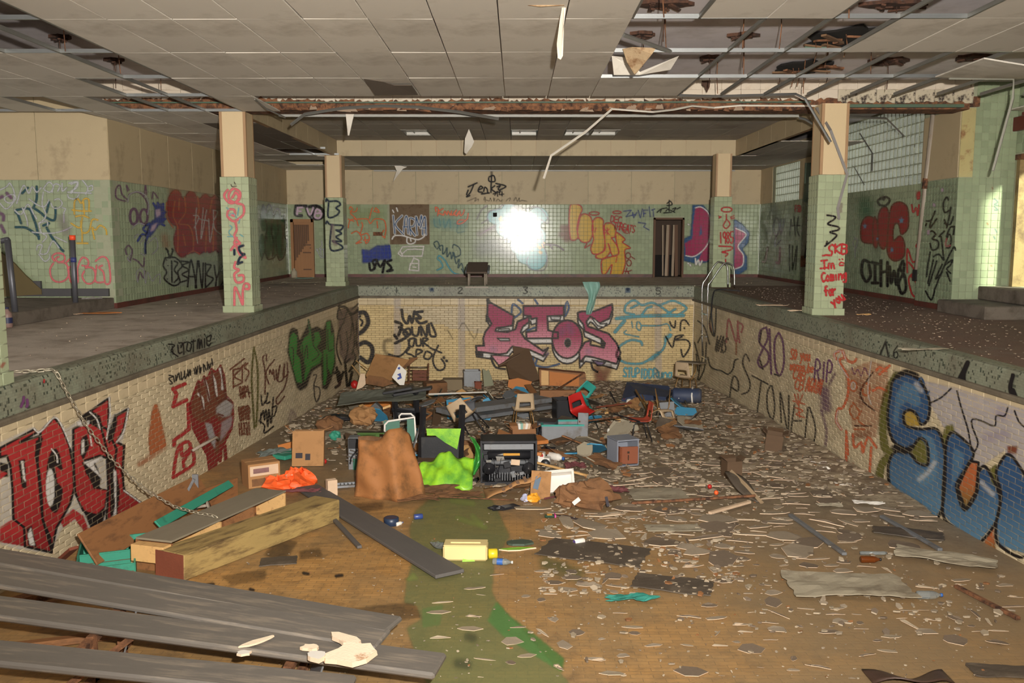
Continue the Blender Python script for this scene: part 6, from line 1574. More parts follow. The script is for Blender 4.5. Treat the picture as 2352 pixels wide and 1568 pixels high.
for (x, y, hh) in ((262, 1525, .36), (690, 1560, .26)):
    P = fl(x, y) - B0
    q = MB(); q.box(P + Vector((0, .15, hh / 2)), (.05, .06, hh)); q.box(P + Vector((0, -.3, hh / 2)), (.05, .06, hh)); q.box(P + Vector((0, -.08, hh - .02)), (.06, .75, .05), RX(.05)); q.box(P + Vector((0, -.08, .05)), (.05, .7, .04)); part('bracket', q, m_rust, t)
    q = MB(); q.box(P + Vector((.14, -.1, hh * .5)), (.012, .30, hh * 1.2), EU(.2, .3, .3)); part('gusset_plate', q, m_greym, t)
q = MB(); q.box(fl(215, 1530, .22) - B0, (.045, .75, .02), EU(.35, .15, -.6)); part('brace', q, m_rust, t)
P0, P1 = fl(-40, 1274, .50), fl(905, 1438, .34)
plank('bench_board', 'long grey bench board lying over the back of the fallen bleacher', P0, P1, .29, .045, m_benchw, roll=-.05, bev=.014)
P0, P1 = fl(-40, 1320, .50), fl(880, 1470, .33)
plank('bench_board', 'long grey bench board with a scratched edge beside the fallen bleacher', P0, P1, .28, .045, m_benchw, roll=.03, bev=.014)
for i, (x, y, h, a, b, rz) in enumerate(((100, 1490, .02, 1.2, .05, .3), (420, 1410, .02, .9, .06, -.2), (80, 1395, .05, .8, .08, .9), (560, 1455, .03, .5, .05, .5))):
    p = fl(x, y); q = MB(); q.box((0, 0, b / 2), (a, b * 1.5, b), None, 0, .004)
    single('broken_batten', q, [m_ply, m_darkw, m_rust, m_ply][i], ['pale brown batten lying under the fallen bleacher', 'dark batten wedged between bleacher boards', 'rusty angle iron below the bench boards', 'short plywood batten by the bleacher bracket'][i], 'batten', p + Vector((0, 0, h)), (SLOPE, 0, rz))
def plate(name, label, pts, p, t, mats, rot=(0, 0, 0), cat='fragment', group=None, smooth=False):
    q = MB(); n = len(pts)
    vs = [Vector((a, b, 0)) for a, b in pts] + [Vector((a * .97, b * .97, t)) for a, b in pts]
    q.add(vs, [tuple(range(n))[::-1]] + [(i, (i + 1) % n, n + (i + 1) % n, n + i) for i in range(n)], 1)
    q.add([], []); q.f.append(tuple(range(n, 2 * n))); q.mi.append(0)
    return single(name, q, mats, label, cat, p, rot, group)
def blob(rx, ry, seed, n=11, j=.3):
    r = random.Random(seed); return [(rx * (1 + r.uniform(-j, j)) * math.cos(6.2832 * i / n), ry * (1 + r.uniform(-j, j)) * math.sin(6.2832 * i / n)) for i in range(n)]
m_plast = M('white_plaster', (236, 218, 192), .8, .08, 8, .3, dirt=(170, 112, 66), dfac=(.56, .66), dscale=5)
bz = lambda x, y: onZ(x, y, fl(700, 1500, .365).z)
plate('plaster_lump', 'largest white and brown plaster scrap on the bleacher board', blob(.16, .12, 3), bz(812, 1505), .03, [m_plast, m_paleedge], (.05, -.05, .3))
plate('plaster_lump', 'long white plaster curl touching the largest scrap on the bleacher board', blob(.12, .05, 5), bz(792, 1472), .025, [m_plast, m_paleedge], (0, 0, -.6))
plate('plaster_lump', 'chalky white plaster lump at the edge of the bleacher board', blob(.07, .06, 8), bz(728, 1512), .03, [m_whitep, m_paleedge])
plate('plaster_lump', 'small cream plaster chip on the bleacher board', blob(.06, .04, 9), bz(712, 1490), .02, [m_plast, m_paleedge])
plate('plaster_lump', 'powdery streak of plaster across the bleacher board', blob(.13, .025, 12), bz(590, 1475), .012, [m_plast, m_paleedge], (0, 0, .75))
plate('plaster_lump', 'tiny plaster crumb at the front edge of the bleacher board', blob(.05, .03, 14), bz(560, 1502), .015, [m_whitep, m_paleedge])
plank('timber_beam', 'thick worn yellow timber beam with a red sawn end', fl(390, 1305, .10) + Vector((0, 0, .03)), fl(752, 1172, .10) + Vector((0, 0, .03)), .36, .25, m_beamw, 'beam', bev=.012, endmat=m_redend)
plank('grey_plank', 'long dark grey plank lying from the timber beam towards the green stripe', fl(705, 1118, .05), fl(1034, 1318, .05), .30, .035, m_plank, bev=.006)
plank('thin_batten', 'thin dark batten beside the long grey plank', fl(765, 1190, .03), fl(826, 1256, .03), .05, .03, m_plank)
plank('plywood_sheet', 'brown plywood sheet leaning behind the teal drawers', fl(200, 1262, .22), fl(470, 1118, .25), .35, .02, m_ply, roll=1.0)
t = thing('shelf_unit', 'grey topped wooden shelf unit lying open beside the yellow timber beam', 'shelf', fl(480, 1205)); B0 = Vector(t.location)
def sp(x, y, h): return fl(x, y, h) - B0
c, e, L = along(fl(352, 1240, .30), fl(622, 1125, .30)); Re = e.to_matrix()
q = MB(); q.box((0, 0, 0), (L, .40, .02), None, 0, .003); part('top_board', q, m_greytop, t, loc=c - B0, rot=e)
q = MB(); q.box((0, .19, -.16), (L, .02, .30)); part('back_board', q, m_ply, t, loc=c - B0, rot=e)
q = MB(); q.box((0, 0, -.31), (L, .40, .02)); part('bottom_board', q, m_ply, t, loc=c - B0, rot=e)
for k in (-.5, -.12, .18, .5):
    q = MB(); q.box((k * (L - .03), 0, -.16), (.02, .40, .28)); part('divider', q, m_tan if k in (-.12, .5) else m_ply, t, loc=c - B0, rot=e)
q = MB(); q.box((-L / 2 - .06, -.02, -.10), (.12, .36, .16), None, 0, .004); part('end_box', q, m_tan, t, loc=c - B0, rot=e)
plank('pale_box_board', 'pale sawn timber block against the end of the shelf unit', fl(312, 1278, .10), fl(424, 1232, .10), .12, .14, m_tan)
def drawer(x, y, w, d, h, rz, label, tilt=0.0):
    p = fl(x, y); t = thing('teal_tray_box', label, 'drawer', p, (0, tilt, rz))
    q = MB(); q.box((0, -d / 2, h / 2), (w, .02, h), None, 0, .003); f_ = part('front', q, m_teal, t); q = MB(); q.box((0, -d / 2 - .011, h * .5), (w * .96, .004, h * .04)); part('front_groove', q, m_darkw, f_)
    q = MB(); q.box((0, d / 2, h / 2), (w, .016, h)); q.box((-w / 2, 0, h / 2), (.016, d, h)); q.box((w / 2, 0, h / 2), (.016, d, h)); q.box((0, 0, .01), (w, d, .012)); part('tray', q, m_teal, t); return t
drawer(265, 1285, .62, .5, .16, .38, 'long teal painted drawer in front of the plywood sheet')
d2 = drawer(246, 1318, .50, .4, .15, .38, 'lower teal drawer under the long teal drawer')
plank('teal_batten', 'narrow teal slat behind the grey topped shelf unit', fl(362, 1205, .26), fl(530, 1110, .26), .10, .02, m_teal, roll=.8)
plank('wood_scrap', 'short brown wood scrap by the red block letters', fl(138, 1286, .05), fl(170, 1258, .22), .09, .03, m_redend)
plank('plywood_offcut', 'brown plywood panel behind the teal slat', fl(455, 1150, .12), fl(545, 1118, .12), .02, .24, m_ply)
t = thing('pipe_bracket', 'pale bent metal pipe bracket standing by the fist painting', 'bracket', fl(455, 1165)); B0 = Vector(t.location)
q = MB(); q.tube([sp(446, 1108, .0) + Vector((0, 0, .45)), sp(500, 1085, 0) + Vector((0, 0, .52)), sp(506, 1082, 0) + Vector((0, 0, .47))], .02, 8); part('pipe', q, m_pipe, t, True)
q = MB(); q.box(sp(450, 1130, .22), (.07, .02, .44)); q.box(sp(425, 1140, .22), (.03, .02, .48), RY(.5)); part('upright', q, m_greym, t)
q = MB(); q.tube([sp(412, 1170, .12), sp(478, 1160, .20)], .018, 8); q.lathe([(0, 0), (.05, 0), (.05, .01), (0, .01)], 10, c=sp(478, 1160, .20), R=RY(1.2)); part('stay', q, m_pipe, t, True)
m_chain = M('galvanised_chain', (176, 166, 146), .45, .15, 9, .05, metal=.6)
NLo = NLp * .09
pts = [onZ(33, 853, .03), onZ(80, 852, .025), onZ(122, 848, .03), onX(131, 855, XL(8.6) + .06), onX(180, 950, XL(9.0) + .12)]
cp = [onP(x, y, Vector((XL(YF), YF, 0)) + NLo * q, NLp) for x, y, q in ((131, 857, .9), (150, 895, 1.0), (200, 980, 1.4), (260, 1058, 2.4), (330, 1122, 4.2))]
cp2 = [fl(400, 1163, .34), fl(455, 1178, .33), fl(494, 1184, .33)]
path = [Vector(p) for p in pts[:3]] + cp + cp2 + [fl(500, 1190, .30), fl(501, 1214, .02) + Vector((0, 0, .03))]
t = thing('chain', 'galvanised chain hanging from the coping down to the wooden shelf unit', 'chain', path[0])
lk = MB(); lp = [(.030 * math.cos(a) + (.012 if math.cos(a) > 0 else -.012), .016 * math.sin(a), 0) for a in [6.2832 * i / 10 for i in range(10)]]
lk.tube(lp, .0065, 5, closed=True); lkm = lk.mesh('chain_link', m_chain, True)
dense = []
for i in range(len(path) - 1):
    n = 40
    for k in range(n): dense.append(path[i].lerp(path[i + 1], k / n))
acc = 0; last = dense[0]; k = 0
for p in dense:
    if (p - last).length >= .062:
        d = (p - last).normalized(); Yv = Vector((0, 0, 1)).cross(d).normalized() if abs(d.z) < .95 else Vector((1, 0, 0)); Z = d.cross(Yv)
        link('chain_link', lkm, t, loc=(p + last) / 2 - path[0], rot=(Matrix((d, Yv, Z)).transposed() @ RX(math.pi / 2 * (k % 2) + .4)).to_euler()); last = p; k += 1
carton('carton', 'small carton with printed label next to the orange mesh bag', 600, 1112, .42, .34, .33, .55, m_card, False, [(0, .72, .9, .4, m_label), (-.1, .72, .5, .2, M('pink_print', (150, 110, 110), .7, .3, 20, .05)), (0, .25, .8, .3, m_cardd)])
carton('carton', 'upright carton with two black printed squares near the fist wall', 708, 1070, .46, .10, .52, .05, m_card, True, [(-.28, .30, .22, .15, m_ink), (.0, .26, .16, .18, m_ink)], (-.25, 0))
p = fl(667, 1122); t = thing('mesh_bag', 'crumpled bright orange mesh bag by the small carton', 'bag', p)
q = MB(); crump(q, (-.16, 0, .06), (.20, .16, .09), 3, 8, .5, -.06); crump(q, (.14, .08, .10), (.17, .16, .13), 6, 8, .5, -.1); crump(q, (.02, .2, .12), (.14, .12, .1), 9, 7, .5, -.1); part('mesh', q, m_orangem, t)
q = MB(); crump(q, (.0, .12, .10), (.12, .1, .06), 12, 6, .4, -.08); part('paper_inside', q, m_label, t)
p = fl(885, 1140); t = thing('paper_sack', 'large standing brown paper sack with a wet reddish patch', 'sack', p)
prof = [(820, 1130), (830, 1050), (835, 1026), (885, 1026), (903, 1010), (935, 1008), (945, 1020), (958, 1060), (972, 1100), (975, 1120), (940, 1142), (880, 1152), (850, 1146)]
P = [onY(a, b, p.y) - p for a, b in prof]
q = MB()
rr = random.Random(21)
def sack(u, v):
    xl_, xr_ = -.40 + .05 * v, .52 - .22 * v ** 1.3
    x = xl_ + (xr_ - xl_) * u
    top = .72 + .16 / (1 + math.exp(-(u - .52) * 26)) - .10 * max(0, u - .85) / .15
    z = v * top
    y = -.20 * math.sin(math.pi * u) * (1 - .45 * v) - .10 * math.exp(-((u - .66) / .13) ** 2) * (1.2 - .5 * v) + .05 * math.sin(u * 15 + v * 5) * .4 + .03 * math.sin(v * 11 + u * 4) + .14 * v
    return Vector((x, y, max(z, .005)))
q.sheet(22, 16, sack, .008); part('front_wall', q, m_paperbag, t, True)
q = MB(); q.sheet(12, 10, lambda u, v: Vector((-.38 + .78 * u - .1 * v * u, .22 + .05 * math.sin(u * 9) + .05 * v, max(.005, v * .72))), .008); part('back_wall', q, m_cardd, t, True)
for i, (x, y, w, l, a, lab) in enumerate(((985, 1128, .75, .45, .05, 'flattened brown paper sack spread beside the standing sack'), (1050, 1140, .6, .3, .03, 'crushed brown paper strip leading to the printed carton'), (960, 1150, .5, .25, .03, 'small brown paper scrap at the foot of the standing sack'))):
    o = link('flat_sack', crumpsheet(w, l, a, 30 + i, .006, (14, 8), 0, .25).mesh('flat_sack', m_cardd), None, fl(x, y), (SLOPE, 0, .1 * i), lab, 'paper')
p = fl(1195, 1140); t = thing('crushed_carton', 'crushed printed carton in front of the black machine', 'cardboard box', p, (0, 0, .1))
q = MB(); q.sheet(14, 8, lambda u, v: Vector((-.45 + .7 * u, -.12 + .5 * v, .01 + (.34 * u ** .8) * (1 - .5 * v) * (1 + .08 * math.sin(u * 14)) * (.25 + .75 * math.sin(math.pi * min(1, v + .25))))), .008); part('crushed_wall', q, m_card, t, True)
q = MB(); q.box((.25, -.10, .17), (.26, .01, .36), EU(-.25, .12, .1)); part('flap', q, m_card, t)
q = MB(); q.box((.20, -.125, .21), (.07, .004, .16), EU(-.25, .35, .1)); part('blue_print', q, M('blue_print', (96, 112, 130), .7, .2, 12, .05), t)
for i in range(4):
    q = MB(); q.box((-.22 + .09 * i, -.10, .12 + .045 * i), (.04, .012, .07), EU(-.4, -.4, 0)); part('black_print', q, M('brown_print', (92, 66, 46), .8, .2, 9, .05), t)
p = fl(1286, 1132, 0); t = thing('storage_bin', 'white plastic storage bin lid side up beside the crushed carton', 'bin', p + Vector((0, .1, .08)), (.95, -.12, -.1))
q = MB(); q.box((0, 0, .02), (.40, .27, .02), None, 0, .008); q.box((0, -.125, .08), (.38, .012, .14), None, 0, .004); q.box((0, .125, .08), (.38, .012, .14)); q.box((-.185, 0, .08), (.012, .25, .14)); q.box((.185, 0, .08), (.012, .25, .14)); tub = part('tub', q, m_whitep, t)
q = MB(); q.box((0, .14, .155), (.42, .02, .015)); q.box((.20, 0, .155), (.02, .29, .015)); q.box((-.20, 0, .155), (.02, .29, .015)); q.box((0, -.14, .155), (.42, .02, .015)); part('rim', q, m_whitep, tub)
p = fl(1345, 1168); t = thing('brown_sack', 'collapsed brown sack with a pale scrap beside the storage bin', 'sack', p)
q = MB(); crump(q, (0, .12, .12), (.36, .22, .17), 44, 12, .3, -.115); part('body', q, m_cardd, t)
q = MB(); q.box((-.12, -.12, .13), (.10, .006, .05), EU(-.5, -.7, 0)); part('pale_scrap', q, m_whitep, t)
q = MB(); q.box((.25, -.10, .12), (.035, .006, .12), EU(-.5, -.2, 0)); part('black_tape', q, m_ink, t)
q = MB(); crump(q, (-.2, .05, .14), (.16, .12, .13), 48, 8, .3); part('fold', q, m_cardd, t)
def machine(name, label, x, y, w, d, h, rz, seed, tilt=0.0, green=False):
    p = fl(x, y); t = thing(name, label, 'machine', p, (tilt, 0, rz)); r = random.Random(seed)
    q = MB(); k = .025
    q.box((-w / 2, 0, h / 2), (k, d, h)); q.box((w / 2, 0, h / 2), (k, d, h)); q.box((0, 0, h - .02), (w, d, .04), None, 0, .006); q.box((0, 0, .03), (w, d, .05)); q.box((0, d / 2, h / 2), (w, .012, h)); part('chassis', q, m_blackm, t)
    q = MB(); q.tube([(-w * .38, -d * .3, h * .66), (w * .40, -d * .3, h * .66)], h * .085, 12); part('roller', q, m_blackp, t, True)
    q = MB(); q.tube([(-w * .36, -d * .36, h * .5), (w * .36, -d * .36, h * .5)], h * .05, 10); part('roller', q, m_greym, t, True)
    q = MB(); q.box((0, -d * .42, h * .86), (w * .9, .03, h * .12)); part('top_rail', q, m_greym, t)
    q = MB(); q.box((w * .05, -d * .5, h * .70), (w * .30, .01, h * .05)); part('warning_label', q, M('yellow_label', (196, 140, 40), .6, .2, 9, .05), t)
    for sx in (-1, 1):
        q = MB(); q.lathe([(0, 0), (h * .13, 0), (h * .13, .03), (h * .04, .03), (h * .04, .05), (0, .05)], 14, c=(sx * w * .36, -d * .42, h * .38), R=RX(math.pi / 2)); part('gear', q, m_blackp, t, True)
    for i in range(10):
        q = MB(); q.box((r.uniform(-.42, .42) * w, -d * r.uniform(.2, .5), h * r.uniform(.12, .8)), (w * r.uniform(.04, .16), .03, h * r.uniform(.03, .16)), EU(0, r.uniform(-.3, .3), 0)); part('bracket', q, r.choice([m_greym, m_blackp, m_chrome, m_blackm]), t)
    q = MB()
    for i in range(16):
        a = -w * .35 + w * .7 * i / 15; q.box((a, -d * .44, h * .20), (.008, .012, h * .18))
    part('comb', q, m_greym, t)
    for i in range(6):
        q = MB(); x0 = r.uniform(-.4, .4) * w; q.tube([(x0, -d * .45, h * .6), (x0 + r.uniform(-.1, .1), -d * .55, h * .35), (x0 + r.uniform(-.15, .15), -d * .5, h * .08)], .004, 5); part('wire', q, m_blackp, t)
    q = MB(); q.box((w * .12, -d * .47, h * .52), (w * .16, .02, h * .12), EU(0, .1, 0)); part('crushed_paper', q, m_label, t)
    return t
machine('copier_chassis', 'black gutted copier chassis with rollers behind the crushed carton', 1168, 1106, .74, .4, .62, .03, 4)
p = fl(815, 1075); t = thing('copier_skeleton', 'grey and green copier side frame left of the standing sack', 'machine', p, (0, 0, .05))
q = MB(); q.box((0, 0, .24), (.16, .20, .48), None, 0, .01); part('frame', q, m_greym, t)
q = MB(); q.box((0, -.12, .40), (.13, .06, .14)); q.tube([(-.05, -.13, .1), (-.03, -.16, .2), (.05, -.14, .3)], .012, 6); part('motor', q, m_blackp, t)
q = MB(); q.box((.07, .0, .08), (.16, .24, .18)); part('green_panel', q, M('dark_green_panel', (24, 84, 62), .6, .15, 5, .1), t)
q = MB()
for i in range(5): q.box((-.05 + .02 * i, -.115, .15 + .045 * i), (.12, .01, .018), EU(0, .3, 0))
part('linkage', q, m_chrome, t)
p = fl(870, 1052); t = thing('slotted_panel', 'green slotted vent panel behind the standing sack', 'panel', p + Vector((0, .1, .16)), (.25, 0, 0))
q = MB(); q.box((0, 0, .24), (.66, .02, .03)); q.box((0, 0, .03), (.66, .02, .03)); q.box((-.02, 0, .13), (.06, .02, .2)); q.box((-.31, 0, .13), (.04, .02, .2)); q.box((.24, 0, .13), (.18, .02, .2)); part('frame', q, M('olive_panel', (74, 104, 50), .6, .15, 5, .1), t)
for k in range(7):
    q = MB(); q.box((-.16, .004, .06 + .025 * k), (.26, .012, .012)); part('slat', q, M('olive_panel', (74, 104, 50)), t)
q = MB(); q.box((.0, 0, .255), (.7, .03, .012)); part('top_rail', q, m_chrome, t)
p = fl(800, 1118); t = thing('vent_grille', 'small fallen metal grille left of the standing sack', 'grille', p, (SLOPE, 0, .25))
for k in range(7):
    q = MB(); q.box((-.15 + .05 * k, 0, .03), (.014, .16, .02)); part('slat', q, m_greym, t)
q = MB(); q.box((0, .09, .03), (.36, .02, .03)); q.box((0, -.09, .03), (.36, .02, .03)); part('frame', q, m_greym, t)
carton('small_carton', 'tiny pale carton standing near the fallen grille', 762, 1136, .12, .10, .20, .5, m_label, False)
t = thing('overturned_desk', 'black steel table frame on its side wrapped in lime film', 'table', fl(1015, 1090)); B0 = Vector(t.location)
def gp(x, y, dy=0.0): return onY(x, y, B0.y + dy) - B0
for (x, y0, y1, dy) in ((972, 935, 1075, .05), (1062, 930, 1088, 0), ): 
    q = MB(); q.tube([gp(x, y0, dy), gp(x - 6, y1, dy)], .045, 4); part('leg', q, m_blackm, t)
q = MB(); a, b = gp(968, 1030), gp(1060, 1030); q.box((a + b) / 2, (abs(b.x - a.x), .04, .34)); part('modesty_panel', q, m_blackp, t)
q = MB(); a, b = gp(960, 1056), gp(1066, 1056); q.box((a + b) / 2, (abs(b.x - a.x), .5, .07)); part('table_top', q, m_darkw, t)
q = MB(); a, b = gp(958, 1072), gp(1066, 1075); q.box((a + b) / 2, (abs(b.x - a.x), .10, .12), None, 0, .01); part('cross_rail', q, m_blackm, t)
p = fl(1020, 1112); t = thing('lime_film', 'lime green plastic film torn over the black steel table frame', 'plastic film', p); B1 = Vector(p)
a = [onY(x, y, B0.y - .06) - B1 for x, y in ((979, 984), (1059, 984), (1050, 1032), (1022, 1016), (1000, 1000), (981, 1000))]
q = MB(); q.add(a + [v + Vector((0, .008, 0)) for v in a], [tuple(range(6)), tuple(range(6, 12))[::-1]] + [(i, (i + 1) % 6, 6 + (i + 1) % 6, 6 + i) for i in range(6)]); part('stretched_film', q, m_lime, t)
q = MB(); q.sheet(30, 14, lambda u, v: Vector((-.34 + .74 * u, -.32 + .44 * v + .03 * math.sin(u * 13), .02 + .40 * v ** .7 * (1 - .35 * abs(2 * u - 1.1)) + .03 * math.sin(u * 12 + v * 9) * (.3 + v) + .012 * math.sin(u * 27 - v * 8))), .004); part('draped_film', q, m_lime, t, True)
q = MB(); q.sheet(8, 12, lambda u, v: Vector((.32 + .10 * u + .10 * math.sin(v * 3), .10 + .06 * math.sin(u * 6 + v * 4), .12 + .55 * v - .1 * u * v)), .004); part('hanging_film', q, m_limed, t)
q = MB(); q.sheet(10, 6, lambda u, v: Vector((.06 + .30 * u, -.25 + .30 * v, .015 + .10 * v * (1 + .3 * math.sin(u * 12)))), .004); part('trailing_film', q, m_lime, t)
q = MB(); q.box((-.22, -.12, .10), (.10, .01, .06), EU(-.4, .3, 0)); part('printed_corner', q, M('red_blue_print', (150, 60, 60), .6, .6, 14, .05), t)
p = fl(915, 1048); t = thing('folding_chair', 'white framed folding chair with teal panels behind the green slotted panel', 'chair', p, (0, 0, .1)); B0 = Vector(p)
def cp_(x, y, dy=0): v = onY(x, y, B0.y + dy) - B0; return v
inv = RZ(-.1)
P = [inv @ cp_(*q) for q in ((883, 1012), (884, 975), (892, 967), (952, 958), (956, 1015), (944, 1018))]
q = MB(); q.tube(P, .018, 8); part('back_tube', q, m_whitep, t, True)
P = [inv @ cp_(*q, .1) for q in ((918, 968), (917, 955), (922, 950), (944, 950), (952, 958))]
q = MB(); q.tube(P, .015, 8); part('seat_tube', q, m_whitep, t, True)
q = MB(); c = inv @ cp_(900, 992, .03); q.box(c, (.25, .015, .36)); c = inv @ cp_(944, 988, .03); q.box(c, (.12, .015, .36)); part('teal_panel', q, M('faded_teal_board', (70, 112, 96), .6, .12, 4, .1), t)
q = MB(); q.box((0, .05, .03), (.6, .04, .04)); q.box((-.2, .05, .14), (.03, .03, .26)); q.box((.22, .05, .14), (.03, .03, .26)); part('foot_bar', q, m_greym, t)
plank('metal_strap', 'thin grey strap leaning between the sack and the lime film', fl(935, 1075, .02), fl(940, 1080, .02) + Vector((.14, .25, .62)), .05, .01, m_greym)
def chair_at(x, y, rot, sc, shell, leg, label, name='school_chair', h=0.0, **kw):
    return shell_chair(name, label, fl(x, y) + Vector((0, 0, h)), rot, sc, shell, leg, **kw)
chair_at(1202, 988, (0, 0, 3.3), .92, m_tanshell, m_tanleg, 'tan plastic school chair standing upright on brass brown legs in the heap')
chair_at(1098, 1003, (0, .55, 3.0), .95, m_tanshell, m_blackm, 'tan plastic school chair tipped over against a blue board', h=.02)
chair_at(1505, 962, (2.7, .1, .6), .95, m_tanshell, m_tanleg, 'pale chair lying upside down before the navy mat', h=.55)
chair_at(1345, 985, (.2, -.3, .4), .85, m_redp, m_blackm, 'bright red plastic chair in the middle of the rubble', h=.0)
chair_at(1468, 1012, (0, 0, -1.45), .85, m_redorg, m_blackm, 'orange red plastic chair seen side on beside the rubble track')
t = chair_at(1575, 908, (0, 0, 2.5), 1.05, m_tanshell, m_tanleg, 'tan tablet arm desk chair in the corner under the ladder', 'desk_chair')
q = MB(); q.prism([(-.36, -.2), (.05, -.26), (.3, -.12), (.3, .1), (-.3, .14)], .03, EU(.05, 0, 0), (.0, -.18, .78)); part('writing_tablet', q, M('grey_tablet', (108, 96, 80), .6, .12, 4, .1), t)
q = MB(); q.tube([(-.2, .12, .42), (-.24, .0, .6), (-.2, -.1, .76)], .014, 6); part('tablet_arm', q, m_tanleg, t, True)
q = MB(); q.box((0, -.05, .18), (.28, .26, .02)); part('book_rack', q, m_tanleg, t)
chair_at(1045, 988, (1.3, 0, .8), .9, M('grey_chair_shell', (96, 98, 104), .5, .1, 4, .05), m_chrome, 'grey chair on its back with chrome legs in the air', h=.3)
def leaning(name, label, corners, Y, t, mat, cat='board', dep=None, extra=()):
    """upright irregular panel whose outline is given in pixels at distance Y, with real thickness"""
    P = [onY(a, b, Y + (dep[i] if dep else 0)) for i, (a, b) in enumerate(corners)]
    c = sum(P, Vector()) / len(P); n = len(P)
    nrm = (P[1] - P[0]).cross(P[2] - P[0]).normalized()
    if nrm.y > 0: nrm = -nrm
    vs = [p - c for p in P] + [p - c - nrm * t for p in P]
    fs = [tuple(range(n)), tuple(range(n, 2 * n))[::-1]] + [(i, n + i, n + (i + 1) % n, (i + 1) % n) for i in range(n)]
    q = MB(); q.add(vs, fs)
    if extra:
        o = thing(name, label, cat, c); part('board', q, mat, o)
        for (nm, cr, m) in extra:
            PP = [onP(a, b, P[0] + nrm * .004, nrm) - c for a, b in cr]; k = len(PP)
            q2 = MB(); q2.add(PP + [v - nrm * .003 for v in PP], [tuple(range(k)), tuple(range(k, 2 * k))[::-1]] + [(i, k + i, k + (i + 1) % k, (i + 1) % k) for i in range(k)]); part(nm, q2, m, o)
        return o
    return single(name, q, mat, label, cat, c)
Yof = lambda x, y: fl(x, y).y
leaning('tall_board', 'tall dark brown board leaning up against the magenta letters', [(1178, 796), (1215, 800), (1240, 870), (1222, 876), (1170, 868), (1163, 838), (1145, 840), (1180, 812)], 23.2, .05, m_darkw, dep=[.3, .3, -.3, -.3, -.3, 0, -.2, .2])
q = MB(); q.box((0, 0, 0), (.62, .10, .03)); single('batten_arm', q, m_darkw, 'dark batten sticking out from the tall brown board', 'batten', onY(1170, 826, 22.9), (0, -.5, 0))
leaning('curved_veneer', 'curved golden veneer panel at the foot of the tall brown board', [(1168, 872), (1190, 868), (1222, 876), (1215, 892), (1180, 895), (1166, 888)], 21.6, .03, m_orangeb)
leaning('side_cabinet', 'open brown cabinet carcass with compartments before the end wall', [(1238, 848), (1345, 858), (1348, 888), (1240, 886)], 22.4, .35, m_ply, 'cabinet', extra=[('compartment', [(1243, 850), (1260, 852), (1260, 884), (1243, 884)], m_tan), ('back_panel', [(1262, 853), (1330, 861), (1330, 886), (1262, 885)], m_orangeb)])
plank('iron_bar', 'rusty bar propped across the open brown cabinet', fl(1262, 905, .05), onY(1338, 858, 22.0), .04, .03, m_rust)
plank('long_timber', 'long brown timber in front of the open cabinet', fl(1240, 906, .1), fl(1350, 906, .1), .12, .22, m_ply)
plank('grey_counter', 'long grey counter top lying across the back of the heap', fl(1018, 945, .40), fl(1250, 915, .42), .45, .09, m_greym, 'counter')
plank('grey_counter', 'broken grey counter end with white chips under the longer counter', fl(1085, 955, .22), fl(1262, 930, .24), .40, .07, m_greym, 'counter')
leaning('folded_mat', 'folded navy exercise mat before the teal handwriting', [(1428, 916), (1440, 877), (1535, 886), (1546, 898), (1530, 912), (1470, 905)], 20.4, .09, m_navy, 'mat', dep=[-.6, .5, .5, .3, -.3, -.5], extra=[('red_edge', [(1430, 912), (1462, 903), (1462, 908), (1432, 917)], m_redp)])
p = fl(1577, 925); t = thing('duffel_bag', 'navy duffel bag with a white strap under the tablet arm chair', 'bag', p, (0, 0, -.15))
q = MB(); q.lathe([(0, -.32), (.14, -.32), (.17, -.28), (.17, .28), (.14, .32), (0, .32)], 14, c=(0, 0, .17), R=RY(math.pi / 2)); part('body', q, m_navy, t, True)
q = MB(); q.tube([(.12, -.18, .02), (.10, -.19, .2), (.12, .0, .36), (.18, .15, .2)], .02, 6); part('strap', q, m_whitep, t, True)
q = MB(); q.tube([(-.18, -.16, .12), (-.18, -.1, .28), (-.18, .02, .34)], .015, 6); part('strap', q, m_whitep, t, True)
leaning('display_board', 'orange and blue display board beside the white framed folding chair', [(810, 907), (903, 912), (908, 962), (880, 950), (812, 945)], 18.4, .03, m_orangeb, dep=[0, 0, -.3, -.3, -.3], extra=[('blue_stripe', [(883, 930), (892, 911), (897, 930), (894, 950), (880, 945)], m_bluep), ('blue_stripe', [(818, 907), (828, 908), (826, 940), (818, 938)], M('faded_blue', (70, 100, 104), .7, .2, 5, .1)), ('blue_stripe', [(893, 944), (902, 944), (898, 960), (892, 958)], m_bluep)])
leaning('display_board', 'orange and blue display board propped under the grey counter', [(1025, 918), (1082, 912), (1085, 962), (1028, 970)], 17.4, .03, m_bluep, dep=[.2, .2, -.2, -.2], extra=[('orange_square', [(1030, 924), (1047, 922), (1048, 955), (1030, 957)], m_orangeb), ('orange_square', [(1055, 921), (1082, 914), (1070, 935), (1058, 948)], m_orangeb)])
leaning('blue_board', 'rounded blue board behind the tipped tan chair', [(1110, 918), (1122, 912), (1132, 930), (1133, 952), (1125, 965), (1105, 962), (1100, 945)], 16.9, .03, m_bluep)
q = crumpsheet(1.6, .6, .06, 71, .01, (16, 7)); link('sheet_metal', q.mesh('sheet_metal', M('grey_green_sheet', (98, 100, 90), .5, .2, 5, .3)), None, fl(880, 918, .55), (.2, -.06, .05), 'crumpled grey sheet on top of the orange and blue display board', 'sheet')
t = thing('black_table', 'overturned black table with its top tilted towards the folding chair', 'table', fl(935, 985)); B0 = Vector(t.location)
gp = lambda x, y, dy=0.0: onY(x, y, B0.y + dy) - B0
for (a, b) in (((905, 906), (912, 975)), ((955, 900), (958, 975)), ((900, 940), (960, 948))):
    q = MB(); q.tube([gp(*a), gp(*b)], .055, 4); part('leg' if a[0] != 900 else 'apron', q, m_blackm, t)
